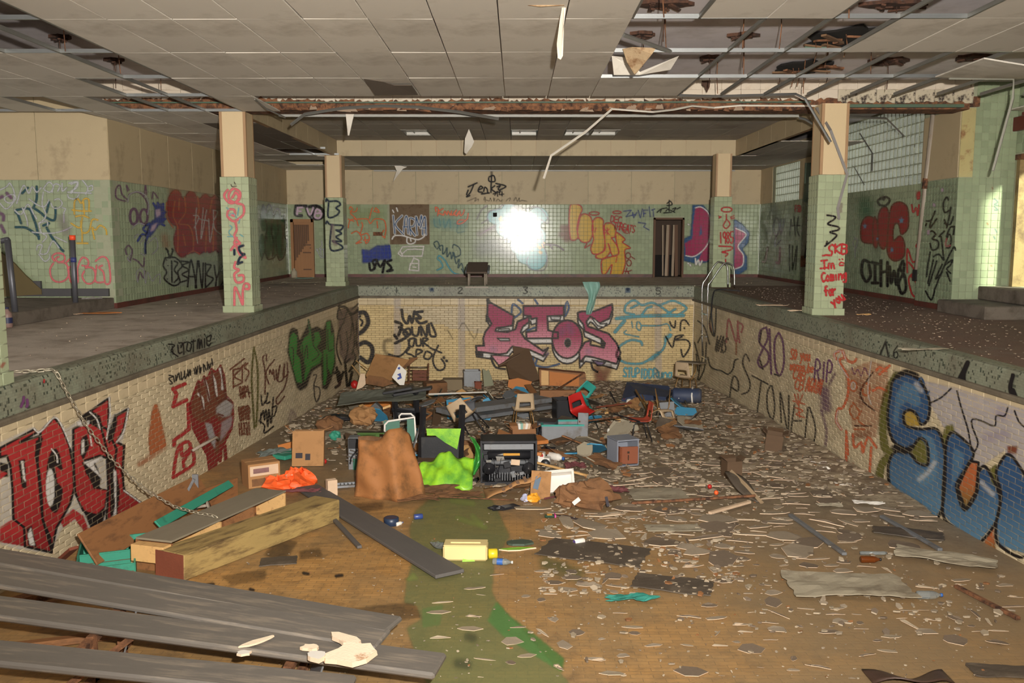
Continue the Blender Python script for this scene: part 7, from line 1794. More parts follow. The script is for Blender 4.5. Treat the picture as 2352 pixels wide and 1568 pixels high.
for (a, b, w) in (((882, 900), (948, 888), .30), ((905, 905), (992, 890), .22)):
    P0, P1 = gp(*a), gp(*b); c, e, L = along(P0, P1); q = MB(); q.box((0, 0, 0), (L, w, .05), None, 0, .006); part('table_top', q, m_blackp, t, loc=c, rot=e)
q = MB(); q.box(gp(930, 955), (.42, .04, .30)); part('modesty_panel', q, m_blackp, t)
plank('striped_pole', 'white pole with a blue band lying along the back of the heap', fl(985, 905, .50), fl(1118, 900, .40), .03, .03, m_whitep, 'pole', group=None)
leaning('torn_machine', 'tall torn black and white machine casing beside the display board', [(850, 935), (862, 925), (876, 938), (880, 985), (862, 1000), (845, 995), (842, 960)], 17.1, .18, M('torn_casing', (84, 84, 84), .6, .7, 7, .3), 'machine')
for i, (pts, Y, m, lab, dep) in enumerate(((
        [(840, 862), (862, 812), (905, 818), (940, 826), (918, 850), (900, 872), (850, 880)], 21.4, m_card, 'big bent cardboard sheet in the corner pile', [-.3, .4, .4, .2, 0, -.3, -.4]),
        ([(918, 850), (942, 822), (962, 820), (930, 846)], 21.7, m_cardd, 'narrow cardboard strip behind the white sign', None),
        ([(832, 880), (846, 862), (880, 866), (905, 880), (880, 888)], 20.9, m_cardd, 'damp cardboard flap at the foot of the corner pile', None),
        ([(818, 895), (828, 858), (838, 858), (840, 882), (832, 890)], 20.6, m_label, 'pale torn paper leaning by the red ball', None))):
    leaning('cardboard_sheet', lab, pts, Y, .02, m, 'cardboard', dep)
for k, (a, b, lab) in enumerate((((808, 838), (840, 875), 'thin wooden stick rising from the corner cardboard pile'), ((818, 828), (848, 850), 'short stick crossing behind the corner cardboard pile'))):
    plank('stick', lab, onY(a[0], a[1], 21.8), onY(b[0], b[1], 20.9), .025, .02, m_tan)
p = fl(815, 893); q = MB(); crump(q, (0, 0, .11), (.10, .10, .11), 5, 10, .08); single('red_ball', q, m_redp, 'dented bright red ball in the pool corner', 'ball', p, smooth=True)
leaning('white_sign', 'white diamond sign with a blue painted squiggle', [(900, 866), (916, 836), (934, 852), (928, 884), (918, 884)], 20.5, .02, m_whitep, 'sign', extra=[('blue_squiggle', [(912, 860), (920, 856), (923, 868), (914, 872), (912, 868), (918, 864)], M('blue_ink', (50, 70, 150), .6, .1, 5, .05)), ('blue_squiggle', [(913, 844), (919, 842), (919, 848), (914, 848)], M('blue_ink', (50, 70, 150)))])
t = thing('wire_rack', 'rusty wire rack standing against the end wall', 'rack', fl(960, 893)); B0 = Vector(t.location); gp = lambda x, y, dy=0.0: onY(x, y, B0.y + dy) - B0
for x in (940, 984):
    q = MB(); q.tube([gp(x, 834), gp(x - 1, 884)], .02, 6); part('post', q, m_rust, t, True)
for y in (843, 850, 858, 866, 874):
    q = MB(); q.tube([gp(935, y), gp(986, y)], .012, 6); part('wire_shelf', q, m_chrome if y == 843 else m_rust, t, True)
q = MB(); q.box(gp(964, 862, .06), (.36, .02, .28)); part('back_plate', q, M('red_brown_plate', (110, 66, 50), .8, .2, 5, .2), t)
def bucket(name, label, x, y, w, d, h, rz, mat, cat='bin', lip=None, tilt=0):
    p = fl(x, y); t = thing(name, label, cat, p, (tilt, 0, rz)); k = .02
    q = MB(); q.box((0, 0, k / 2), (w, d, k)); q.box((0, -d / 2, h / 2), (w, k, h), None, 0, .006); q.box((0, d / 2, h / 2), (w, k, h)); q.box((-w / 2, 0, h / 2), (k, d, h)); q.box((w / 2, 0, h / 2), (k, d, h)); part('body', q, mat, t)
    q = MB(); q.box((0, -d / 2, h), (w + .03, .04, .03)); q.box((0, d / 2, h), (w + .03, .04, .03)); q.box((-w / 2, 0, h), (.04, d, .03)); q.box((w / 2, 0, h), (.04, d, .03)); part('rim', q, lip or mat, t)
    return t
bucket('grey_bin', 'grey moulded plastic bin standing under the magenta letters', 1084, 888, .40, .35, .42, .1, m_greym)
bucket('brown_pot', 'small brown square pot beside the grey moulded bin', 1098, 892, .15, .15, .16, .1, m_redend, 'pot')
leaning('green_offcut', 'pale green broken board beside the grey moulded bin', [(1108, 846), (1118, 852), (1122, 848), (1130, 868), (1134, 885), (1112, 888)], 22.3, .03, M('pale_green_board', (128, 128, 104), .7, .1, 4, .1), 'board')
carton('card_block', 'brown carton lying on its side behind the grey counter', 1000, 905, .5, .4, .3, .3, m_cardd, False)
carton('card_block', 'beige carton at the foot of the end wall under the painted S', 1040, 895, .5, .3, .28, 0, M('beige_carton', (128, 112, 88), .85, .1, 4, .1), False)
t = chair_at(1310, 938, (.5, .6, .5), .95, m_turq, m_blackm, 'turquoise plastic chair shell thrown behind the upright tan chair', legs=False, h=-.1)
bucket('dark_crate', 'dark round edged crate behind the bright red chair', 1300, 965, .45, .4, .42, .2, m_blackm, 'crate')
bucket('grey_carcass', 'grey metal carcass with a pale blue edge beside the upright tan chair', 1290, 1010, .70, .4, .30, .05, m_greym, 'cabinet', m_turq)
plank('grey_upright', 'upright grey metal flat below the bright red chair', fl(1338, 1015, .0), fl(1340, 1015, .0) + Vector((0, 0.05, .50)), .18, .03, m_greym)
machine('projector', 'dark grey projector body in front of the grey carcass', 1258, 1008, .30, .3, .34, -.2, 11)
plank('orange_beam', 'orange veneered board lying between the copier and the upright chair', fl(1180, 1015, .18), fl(1250, 1008, .20), .4, .06, m_orangeb)
plank('brown_plank', 'brown plank end sticking out behind the copier chassis', fl(1228, 1042, .22), fl(1262, 1034, .02), .2, .05, m_orangeb)
carton('book_box', 'brown box of pale books beside the upright chair', 1200, 1010, .4, .3, .22, .2, m_ply, True)
for i in range(5):
    q = MB(); q.box((0, 0, .1), (.045, .16, .2), RY(.1 * i - .15), 0, .003); single('book', q, [m_whitep, m_tealrag, m_label, m_whitep, m_label][i], 'pale worn book standing in the brown box by the upright chair', 'book', fl(1192 + 5 * i, 1006) + Vector((0, 0, .08)), (0, 0, .2), group='books in the brown box')
p = fl(1430, 1065); t = thing('drawer_unit', 'small blue grey drawer unit with a brown drawer pulled askew', 'drawer unit', p, (0, 0, .35))
q = MB(); q.box((-.17, 0, .2), (.02, .34, .40)); q.box((.17, 0, .2), (.02, .34, .40)); q.box((0, 0, .40), (.36, .36, .02)); q.box((0, 0, .01), (.36, .34, .02)); q.box((0, .17, .2), (.34, .02, .38)); part('case', q, M('blue_grey_paint', (132, 136, 148), .5, .1, 4, .1), t)
q = MB(); q.box((.02, -.16, .17), (.28, .02, .26), EU(0, 0, -.2), 0, .004); q.box((-.1, -.06, .17), (.02, .2, .24)); dw = part('drawer', q, M('red_brown_drawer', (128, 70, 44), .55, .15, 4, .1), t)
q = MB(); q.box((.0, -.18, .22), (.03, .015, .03)); q.box((.0, -.18, .14), (.012, .012, .08)); part('handle', q, m_chrome, dw)
leaning('grey_screen', 'dull grey square screen standing in the rubble', [(1512, 925), (1548, 922), (1552, 965), (1515, 968)], 17.6, .06, m_greym, 'panel')
carton('dark_box', 'dark brown open box in front of the rubble drift', 1680, 1094, .22, .2, .24, .2, m_darkw, True)
carton('dark_box', 'dark square box leaning against the blue letter side wall', 1775, 1035, .26, .22, .30, -.3, m_darkw, True, tilt=(.1, .1))
p = fl(1705, 1140); t = thing('paddle_board', 'curved dark paddle shaped board resting on a brown stick', 'board', p)
q = MB(); q.sheet(4, 12, lambda u, v: Vector((-.10 + .22 * v + (u - .5) * (.06 + .16 * math.sin(math.pi * min(1, v * 1.1))), .42 - .75 * v, .20 - .17 * v + .03 * math.sin(v * 6))), .02); part('blade', q, m_dsheet, t, True)
q = MB(); q.tube([(-.05, .4, .22), (.05, .0, .14), (.15, -.36, .03)], .03, 4); part('handle', q, M('pale_stick', (150, 128, 100), .8, .15, 5, .2), t)
for i, (a, b, w, m, lab, ha, hb) in enumerate(((((1815, 1182)), (1940, 1272), .05, m_greym, 'straight grey batten on the floor near the blue letters', .03, .03),
        ((1450, 1155), (1735, 1138), .03, m_rust, 'long thin rusty rod across the rubble edge', .05, .09), ((1630, 1178), (1722, 1152), .05, m_label, 'pale lath beside the paddle shaped board', .03, .05),
        ((1225, 1060), (1350, 1092), .03, m_tan, 'thin tan rod in front of the white bottle', .10, .03), ((1380, 1118), (1250, 1145), .02, m_rugr, 'thin maroon strip under the storage bin', .02, .02), ((2025, 1185), (2160, 1262), .05, m_greym, 'grey batten lying parallel to the blue letters', .03, .03), ((2195, 1345), (2340, 1420), .04, m_rust, 'rusty bar lying in front of the blue letters', .03, .03),
        ((1180, 1148), (880, 1135), .015, m_rust, 'thin bent wire rod in front of the crushed carton', .02, .03), ((1330, 968), (1440, 955), .03, m_rust, 'rusted red rod behind the orange red chair', .35, .35), ((1470, 968), (1410, 950), .02, m_blackm, 'black rod poking from the orange red chair', .40, .45), ((1370, 935), (1450, 925), .03, m_redend, 'dark red bar lying behind the bright red chair', .25, .25), ((1460, 895), (1500, 965), .03, m_tanleg, 'tan tube leg above the upside down chair', .5, .1))):
    plank('rod', lab, fl(*a, ha), fl(*b, hb), w, min(w, .03), m, 'rod')
for i, (x, y, w, l, rz, a, m, lab) in enumerate(((1510, 1138, .72, .62, .05, .02, m_sheet, 'pale grey fibre sheet lying behind the dark wet sheet'), (1945, 1352, 1.05, .62, -.05, .035, m_sheet, 'large wrinkled grey fibre sheet in front of the blue letters'), (1365, 1270, 1.05, .62, -.35, .012, m_dsheet, 'dark wet sheet with a pale broken edge'), (1545, 1345, .7, .4, -.3, .012, m_dsheet, 'second dark wet sheet in front of the broken edged one'),
        (1545, 1215, .6, .25, .0, .012, m_sheet, 'thin grey sheet between the dark wet sheet and the rubble'), (2170, 1290, .9, .35, -.5, .04, m_sheet, 'bent grey sheet leaning at the foot of the blue letters'), (2085, 1228, .7, .35, -.4, .02, m_dsheet, 'dark sheet at the foot of the blue letters'), (640, 1290, .35, .25, .2, .006, m_dsheet, 'square grey stain like sheet beside the timber beam'), (1880, 1072, .25, .16, .2, .05, m_whitep, 'bright white folded scrap by the orange bony drawing'), (1898, 1090, .14, .2, .5, .06, m_whitep, 'upright white scrap below the folded white scrap'), (1940, 1118, .24, .15, -.2, .03, m_whitep, 'white torn scrap close to the side wall'), (1995, 1160, .36, .13, -.15, .03, m_whitep, 'long white torn strip close to the side wall'), (1905, 1165, .3, .12, .1, .03, m_sheet, 'pale torn scrap beside the long white strip'), (2300, 1545, .42, .2, -.1, .01, m_dsheet, 'small dark speckled sheet at the shallow end'))):
    link('fibre_sheet', crumpsheet(w, l, a, 100 + i, .008, (12, 8), 0, .06).mesh('fibre_sheet', [m]), None, fl(x, y), (SLOPE, 0, rz), lab, 'sheet')
q = MB(); q.sheet(14, 6, lambda u, v: Vector((-.28 + .56 * u, -.09 + .2 * v - .1 * math.sin(u * 3), .02 + .09 * math.sin(math.pi * u) * (1 - v) + .02 * math.sin(u * 9))), .012); single('leather_scrap', q, M('dark_leather', (70, 52, 44), .4, .2, 5, .2), 'curled dark leather scrap at the shallow end', 'scrap', fl(2085, 1560), smooth=True)
def bottle(name, label, x, y, L, r, rz, mat, capm, cat='bottle', stand=False, band=None):
    p = fl(x, y); t = thing(name, label, cat, p + Vector((0, 0, 0 if stand else r)), (0, 0 if stand else math.pi / 2, rz) if not stand else (0, 0, rz))
    off = 0 if stand else -L / 2
    q = MB(); q.lathe([(0, off), (r * .9, off), (r, off + L * .04), (r, off + L * .62), (r * .85, off + L * .72), (r * .4, off + L * .86), (r * .36, off + L * .93), (0, off + L * .93)], 14); bd = part('body', q, mat, t, True)
    q = MB(); q.lathe([(0, off + L * .92), (r * .44, off + L * .92), (r * .44, off + L), (0, off + L)], 12); part('cap', q, capm, t, True)
    if band:
        q = MB(); q.lathe([(r * 1.02, off + L * .22), (r * 1.02, off + L * .5)], 14); part('label_band', q, band, bd, True)
    return t
bluecap = M('blue_cap', (50, 96, 170), .4, .1, 5, .05)
b = bottle('white_bottle', 'white plastic jug with a blue cap lying by the copier chassis', 1278, 1058, .30, .06, -.75, m_whitep, bluecap)
t = thing('toy_truck', 'broken white toy truck with a black wheel beside the white jug', 'toy', fl(1250, 1072), (0, 0, -.2))
q = MB(); q.box((0, 0, .10), (.18, .14, .10), None, 0, .01); q.box((-.04, 0, .18), (.10, .13, .08), None, 0, .01); part('body', q, m_whitep, t)
q = MB(); q.lathe([(0, -.02), (.07, -.02), (.07, .02), (0, .02)], 14, c=(.03, -.09, .07), R=RX(math.pi / 2)); part('wheel', q, m_blackp, t, True)
q = MB(); q.box((-.03, -.07, .19), (.05, .006, .04)); part('red_mark', q, m_redp, t)
bottle('water_bottle', 'clear water bottle with a blue label beside the yellow can', 1155, 1297, .20, .032, -.15, m_clear, m_whitep, band=bluecap)
bottle('water_bottle', 'crushed clear bottle with a blue cap beside the wrinkled fibre sheet', 2135, 1375, .22, .036, .0, m_clear, bluecap)
bottle('brown_bottle', 'brown glass bottle lying by the glass tube', 2000, 1292, .20, .034, .0, m_brownglass, m_blackp)
bottle('small_bottle', 'blue and white small bottle behind the long grey plank', 918, 1206, .10, .022, .9, m_whitep, bluecap)
def canlike(name, label, x, y, L, r, rz, mat, endm, cat='can', stand=False):
    p = fl(x, y); t = thing(name, label, cat, p + Vector((0, 0, r if not stand else 0)), (0, math.pi / 2, rz) if not stand else (0, 0, 0)); o = -L / 2 if not stand else 0
    q = MB(); q.lathe([(r * .85, o), (r, o + L * .06), (r, o + L * .94), (r * .85, o + L)], 16); part('wall', q, mat, t, True)
    q = MB(); q.lathe([(0, o + .004), (r * .85, o + .002)], 16); q.lathe([(0, o + L - .004), (r * .85, o + L - .002)], 16); part('end', q, endm, t, True); return t
canlike('yellow_can', 'yellow tin can lying against the cream case', 1132, 1282, .09, .05, .1, M('yellow_tin', (214, 190, 40), .35, .1, 6, .05), m_chrome)
canlike('blue_can', 'small blue drink can on the green floor stripe', 961, 1192, .10, .032, .3, M('blue_tin', (52, 70, 130), .35, .2, 9, .05), m_chrome)
canlike('silver_can', 'silver can end shining near the crushed carton', 1094, 1107, .10, .035, 1.4, m_chrome, m_chrome)
canlike('blue_tub', 'dark blue round tub behind the long grey plank', 899, 1205, .09, .085, 0, M('dark_blue_plastic', (38, 52, 76), .4, .15, 5, .05), M('dark_blue_plastic', (38, 52, 76)), 'tub', True)
canlike('spray_can', 'white spray can with a purple top on the dark wet sheet', 1330, 1250, .12, .032, .5, m_whitep, M('purple_cap', (84, 64, 130), .4, .1, 5, .05))
q = MB(); q.tube([(0, 0, 0), (.24, .0, 0), (.27, 0, 0)], [.018, .018, .012], 10); single('glass_tube', q, m_clear, 'pale glass tube lying behind the brown bottle', 'tube', fl(1975, 1274) + Vector((0, 0, .02)), smooth=True)
p = fl(1070, 1282); t = thing('cream_case', 'cream plastic tool case beside the yellow can', 'case', p, (SLOPE, 0, -.02))
q = MB(); q.box((0, 0, .08), (.44, .22, .15), None, 0, .018); part('body', q, m_creamp, t)
q = MB(); q.box((0, 0, .158), (.43, .21, .012), None, 0, .005); part('lid', q, m_creamp, t)
q = MB(); q.box((0, -.02, .168), (.30, .02, .014), None, 0, .004); part('handle', q, m_creamp, t)
q = crumpsheet(.22, .2, .05, 61, .003, (10, 8)); link('clear_wrap', q.mesh('clear_wrap', m_clear), None, fl(1018, 1262), (SLOPE, 0, .4), 'crumpled clear plastic wrap beside the cream case', 'wrap')
q = MB(); q.prism(blob(.14, .09, 3, 14, .12), .02); single('green_disc', q, M('green_slate', (70, 84, 72), .5, .2, 5, .1), 'flat green disc with a pale rim behind the cream case', 'disc', fl(1195, 1250) + Vector((0, 0, .02)), (SLOPE, 0, .1))
plate('green_shard', 'long lime painted shard touching the green disc', blob(.19, .05, 23, 10), fl(1180, 1262), .012, [m_lime, m_paleedge], (SLOPE, 0, .15))
plate('lime_shard', 'upright lime plaster shard in front of the cream case', [(-.06, 0), (.07, 0), (.02, .13), (-.02, .16)], fl(1075, 1290), .012, [m_lime, m_paleedge], (1.0, 0, .1))
q = MB(); q.box((0, 0, .012), (.25, .16, .02), None, 0, .003); q.box((0, 0, .024), (.22, .13, .004), None, 0); single('black_tile', q, m_blackm, 'flat black tablet with a pale frame in front of the crushed carton', 'tablet', fl(1168, 1166), (SLOPE, 0, .6))
q = MB(); crump(q, (0, 0, .03), (.09, .06, .03), 77, 7, .3); single('rubber_scrap', q, m_blackp, 'small black rubber scrap next to the black tablet', 'scrap', fl(1140, 1172))
plate('dark_sail', 'dark purple plastic shard beside the candy wrapper', [(-.22, .03), (-.05, .09), (.24, -.10), (.1, -.12), (-.06, -.02)], fl(1310, 1190), .012, [M('dark_purple', (52, 40, 50), .5, .2, 6, .1), m_dsheet], (SLOPE, .1, 0))
t = thing('candy_wrapper', 'small green pink and yellow sweet wrapper', 'wrapper', fl(1262, 1188), (SLOPE, 0, .05))
q = MB(); q.box((0, 0, .02), (.12, .09, .03), None, 0, .01); part('packet', q, M('dark_green_foil', (40, 66, 50), .3, .2, 8, .1), t)
q = MB(); q.box((.065, 0, .025), (.015, .10, .03)); part('pink_end', q, M('pink_foil', (216, 70, 150), .3, .1, 8, .1), t)
q = MB(); q.box((.0, -.01, .038), (.06, .05, .006)); part('yellow_print', q, M('yellow_foil', (214, 150, 60), .4, .2, 8, .1), t)
t = thing('artificial_flower', 'orange yellow artificial flower by the crushed carton', 'flower', fl(1217, 1152))
q = MB(); crump(q, (.05, 0, .05), (.065, .05, .05), 15, 7, .5); part('petals', q, M('orange_petal', (226, 156, 40), .5, .2, 8, .1), t)
q = MB(); crump(q, (-.06, .01, .045), (.05, .04, .045), 17, 7, .5); part('pale_petals', q, M('lilac_petal', (178, 180, 206), .5, .2, 8, .1), t)
q = crumpsheet(.42, .14, .035, 62, .004, (14, 6), 0, .3); link('teal_rag', q.mesh('teal_rag', M('teal_cloth', (48, 128, 116), .6, .25, 6, .2)), None, fl(1452, 1382), (SLOPE, 0, .05), 'crumpled teal rag on the bare floor', 'rag')
for i, (x, y, w, l, lab) in enumerate(((1320, 1078, .3, .2, 'maroon cloth heap behind the storage bin'), (1410, 1135, .34, .2, 'maroon cloth beside the pale fibre sheet'), (690, 1140, .5, .12, 'dull maroon cloth under the orange mesh bag'))):
    link('cloth', crumpsheet(w, l, .06, 63 + i, .006, (12, 8), 0, .2).mesh('cloth', m_rugr), None, fl(x, y), (SLOPE, 0, .1), lab, 'cloth')
for i, (x, y, m, r, lab) in enumerate(((745, 1065, m_redp, .04, 'small red cap beside the upright carton'), (1630, 1122, m_redp, .03, 'small red knob in the rubble by the paddle board'), (1645, 1136, m_orangem, .03, 'tiny orange cap in the rubble'), (1445, 930, m_whitep, .07, 'white round float behind the orange red chair'), (1400, 995, m_whitep, .05, 'white ball in the rubble near the orange red chair'))):
    q = MB(); crump(q, (0, 0, r), (r, r, r), i, 8, .06); single('small_ball', q, m, lab, 'ball', fl(x, y), smooth=True)
q = crumpsheet(.7, .35, .09, 64, .006, (12, 8), 0, .2); link('grey_bag', q.mesh('grey_bag', M('grey_film', (104, 112, 108), .25, .25, 6, .2)), None, fl(650, 1052), (SLOPE, 0, .2), 'crumpled grey plastic bag at the foot of the fist wall', 'bag')
plank('green_tray', 'green painted tray lying behind the upright carton', fl(640, 1050, .08), fl(700, 1035, .08), .25, .06, m_teal)
plank('orange_strip', 'orange wood strip leaning behind the green painted tray', fl(640, 1030, .05), fl(688, 1018, .14), .02, .12, m_orangeb)
for i, (x, y, rx, ry, rz, m, lab) in enumerate(((835, 975, .26, .2, .18, m_card, 'brown carton lump under the display board'), (760, 995, .24, .2, .16, m_cardd, 'dark brown carton lump near the fist wall'), (780, 965, .3, .2, .06, m_blackp, 'dark oval lid on the rubble'), (790, 1000, .5, .3, .05, m_greytop, 'splintered grey wood heap'), (770, 1010, .1, .08, .08, m_teal, 'small green box lump'))):
    q = MB(); crump(q, (0, 0, rz * .9), (rx, ry, rz), 80 + i, 9, .25, -rz * .85); single('carton_lump', q, m, lab, 'lump', fl(x, y))
def ladder():
    b = Vector((XR(22.7), 22.7, 0)); t = thing('pool_ladder', 'chrome pool ladder rails curving over the coping by the column with 1985', 'ladder', b)
    def W(x, y, Y): return onY(x, y, Y) - b
    for k, (pts) in enumerate((((1613, 860), (1613, 740), (1613, 660), (1622, 640), (1645, 605), (1655, 602), (1664, 606), (1671, 615), (1672, 660)), ((1624, 880), (1626, 740), (1626, 662), (1634, 645), (1660, 608), (1670, 604), (1680, 608), (1686, 618), (1687, 662)))):
        Y = 22.9 - .55 * k; P = [W(x, y, Y) for x, y in pts]
        q = MB(); q.tube(_smooth3(P), .022, 8); part('rail', q, m_chrome, t, True)
    for y in (720, 770, 820):
        q = MB(); q.box((W(1613, y, 22.9) + W(1625, y, 22.35)) / 2, (.10, .56, .03)); part('tread', q, m_chrome, t)
def _smooth3(P, n=4):
    out = []
    for i in range(len(P) - 1):
        g = lambda j: P[min(max(j, 0), len(P) - 1)]
        p0, p1, p2, p3 = g(i - 1), g(i), g(i + 1), g(i + 2)
        for k in range(n):
            s_ = k / n; out.append(.5 * ((2 * p1) + (p2 - p0) * s_ + (2 * p0 - 5 * p1 + 4 * p2 - p3) * s_ * s_ + (3 * p1 - p0 - 3 * p2 + p3) * s_ ** 3))
    return out + [P[-1]]
ladder()
q = MB(); P = [onY(x, y, Y) for x, y, Y in ((1700, 668, 21.0), (1650, 665, 21.2), (1638, 676, 21.3), (1634, 720, 21.4), (1640, 770, 21.4))]; c = P[0]; q.tube(_smooth3([p - c for p in P]), .016, 6); single('black_hose', q, m_blackp, 'thin black hose draped over the coping beside the ladder', 'hose', c, smooth=True)
b = Vector((onZ(1108, 640, 0).x, YF + .35, 0)); t = thing('starting_block', 'worn brown topped starting block over the lane two number', 'starting block', b)
q = MB(); q.box((0, .1, .47), (.56, .95, .05), RX(.26), 0, .01); pf = part('platform', q, M('worn_brown_grip', (96, 82, 72), .9, .2, 6, .5), t)
for sx in (-1, 1):
    q = MB(); q.tube([(sx * .22, -.30, 0), (sx * .22, -.30, .36)], .03, 8); part('leg', q, m_pipe, t, True)
    q = MB(); q.tube([(sx * .24, .45, 0), (sx * .24, .45, .58)], .03, 8); part('leg', q, m_pipe, t, True)
    q = MB(); q.box((sx * .30, .30, .42), (.07, .55, .10), RX(.26), 0, .02); part('side_handle', q, m_greym, pf)
q = MB(); q.box((0, -.32, -.04), (.62, .10, .04)); part('base_plate', q, m_pipe, t)
c = onY(1356, 650, YF - .08); q = MB(); q.sheet(8, 16, lambda u, v: Vector(((u - .5) * (.42 - .30 * v) * (1 + .2 * math.sin(v * 9)) + .06 * math.sin(v * 4), .10 * max(0, .25 - v) * 4 - .05 - .05 * math.sin(u * 9 + v * 3), .03 - .95 * max(0, v - .08))), .004); single('teal_plastic', q, m_tealrag, 'pale teal plastic sheet hanging over the lane four coping', 'plastic sheet', c)
for i, (x, y, w, l, m, lab) in enumerate(((210, 712, .35, .3, M('pale_cloth', (130, 126, 122), .8, .1, 5, .2), 'pale crumpled plastic beside the orange tipped post'), (205, 722, .9, .2, m_orangeb, 'thin orange board at the foot of the orange tipped post'), (150, 724, .5, .2, m_label, 'pale torn paper near the hand rail posts'), (640, 655, .6, .3, m_dsheet, 'dark rubbish spread before the slatted door'), (690, 650, .9, .5, m_sheet, 'grey broken plaster before the slatted door'), (700, 640, .5, .4, m_tealrag, 'teal tinted glass rubbish before the slatted door'), (1770, 703, .5, .3, m_paleedge, 'white plaster splash on the coping by the column with the red warning'), (1835, 716, .35, .12, m_paleedge, 'white plaster crumbs at the foot of the column with the red warning'), (1985, 725, .2, .1, m_tan, 'tan plaster lump on the brown silt deck'), (2120, 806, .5, .13, m_sheet, 'white crumbled plaster along the coping above the depth mark'))):
    link('deck_rubbish', crumpsheet(w, l, .02 if i not in (0,) else .14, 140 + i, .006, (10, 6), 0, .35).mesh('deck_rubbish', m), None, onZ(x, y, 0), (0, 0, .1), lab, 'rubbish')
bottle('plaster_sack', 'pale sack of plaster slumped against the slatted door', 1, 1, .3, .1, 0, m_sheet, m_sheet, 'sack', True).location = (onY(682, 640, YB).x, YB - .35, 0)
b = bottle('blue_bottle', 'round bottle with a navy base by the hand rail post', 18, 760, .30, .07, 0, M('pinkish_bottle', (130, 104, 96), .5, .1, 5, .05), M('navy_cap', (34, 38, 70), .5, .1, 5, .05), stand=True, band=M('navy_cap', (34, 38, 70))); b.location = onZ(18, 752, 0)
rg = random.Random(99)
def bb_all():
    bpy.context.view_layer.update(); out = []
    for o in bpy.data.objects:
        r = o
        while r.parent: r = r.parent
        if o.type != 'MESH' or r.get('kind') or r.name.startswith(('ceiling', 'column', 'wall', 'floor', 'trim')): continue
        P = [o.matrix_world @ Vector(c) for c in o.bound_box]; a = [min(p[i] for p in P) for i in range(3)]; b = [max(p[i] for p in P) for i in range(3)]
        if a[2] < -.9: out.append((a, b))
    return out
OCC = bb_all()
def hits(p, r, z1=9.0):
    return any(a[0] - r < p[0] < b[0] + r and a[1] - r < p[1] < b[1] + r and a[2] < z1 for a, b in OCC)
kinds = [('loose_board', 'splintered board scrap lying in the rubbish heap', 'board', [m_ply, m_darkw, m_greytop, m_tan]), ('panel_scrap', 'broken panel scrap lying in the rubbish heap', 'panel', [m_greym, m_sheet, m_dsheet, m_bluep, m_greytop]), ('tube_scrap', 'loose metal tube lying in the rubbish heap', 'tube', [m_chrome, m_blackm, m_rust, m_tanleg]), ('carton_scrap', 'flattened carton scrap lying in the rubbish heap', 'cardboard', [m_card, m_cardd])]
zone = [(820, 1000, 925, 1045), (950, 1240, 905, 1060), (1240, 1420, 915, 1075), (1400, 1600, 915, 1000)]
for i in range(165):
    x0, x1, y0, y1 = zone[rg.choice((0, 1, 1, 1, 2, 2, 3))]; x, y = rg.uniform(x0, x1), rg.uniform(y0, y1)
    for _ in range(40):
        if not hits(fl(x, y), .08): break
        x0, x1, y0, y1 = zone[rg.choice((0, 1, 1, 1, 2, 2, 3))]; x, y = rg.uniform(x0, x1), rg.uniform(y0, y1)
    else: continue
    nm, lab, cat, ms = kinds[rg.choice((0, 0, 1, 1, 2, 3))]; p = fl(x, y, rg.uniform(.02, .12)); OCC.append(((p.x - .16, p.y - .12, p.z), (p.x + .16, p.y + .12, p.z + .2))); q = MB(); m = rg.choice(ms)
    if nm == 'tube_scrap':
        L = rg.uniform(.3, .9); q.tube([(-L / 2, 0, 0), (0, 0, rg.uniform(-.04, .1)), (L / 2, rg.uniform(-.1, .1), 0)], .014, 6); rot = (rg.uniform(-.4, .4), rg.uniform(-.7, .3), rg.uniform(0, 6.28))
    elif nm == 'loose_board':
        q.box((0, 0, .05), (rg.uniform(.25, .8), rg.uniform(.06, .22), rg.uniform(.015, .05)), None, 0, .004); rot = (rg.uniform(-.5, .5), rg.uniform(-.4, .4), rg.uniform(0, 6.28))
    elif nm == 'panel_scrap':
        q.prism(blob(rg.uniform(.12, .32), rg.uniform(.1, .25), i, 7, .25), .02, None, (0, 0, .06)); rot = (rg.uniform(-.9, .9), rg.uniform(-.5, .5), rg.uniform(0, 6.28))
    else:
        q = crumpsheet(rg.uniform(.25, .5), rg.uniform(.2, .4), .05, i, .006, (8, 6), 0, .2); rot = (rg.uniform(-.3, .3), rg.uniform(-.3, .3), rg.uniform(0, 6.28))
    single(nm, q, m, lab, cat, p, rot, group=cat + ' scraps in the rubbish heap')
def sn(x, y, s):
    return (math.sin(x * 1.7 * s + 1.3) * math.sin(y * 2.1 * s + .7) + .6 * math.sin(x * 3.9 * s + y * 2.3 * s) + .4 * math.sin(x * 7.1 * s - y * 6.3 * s + 2) + .3 * math.sin(x * 13 * s + y * 11 * s)) / 2.3
def bank(u, v):
    Y = 10.2 + (YF - .05 - 10.2) * v; X = XL(Y) + .03 + (XR(Y) - XL(Y) - .06) * u
    d = min(1, max(0, (Y + X * .75 - 11.5) / 4)); edge = max(0, 1 - (XR(Y) - X) / 1.2) * .12 + max(0, 1 - (X - XL(Y)) / .6) * .05
    return Vector((X, Y, fz(Y) - .05 + d * (.045 + .05 * sn(X, Y, 1.0) + .02 * sn(X, Y, 4.1)) + edge * d))
q = MB(); q.sheet(120, 180, bank); q.f = [f[::-1] for f in q.f]
m_silt = M('rubble_silt', (154, 138, 114), .9, .3, 4, .8, dirt=(112, 94, 74), dfac=(.42, .60), dscale=5, fine=22)
link('silt_bank', q.mesh('silt_bank', m_silt), floor, label='brown silt and rubble banked over the deep end floor', kind='stuff')
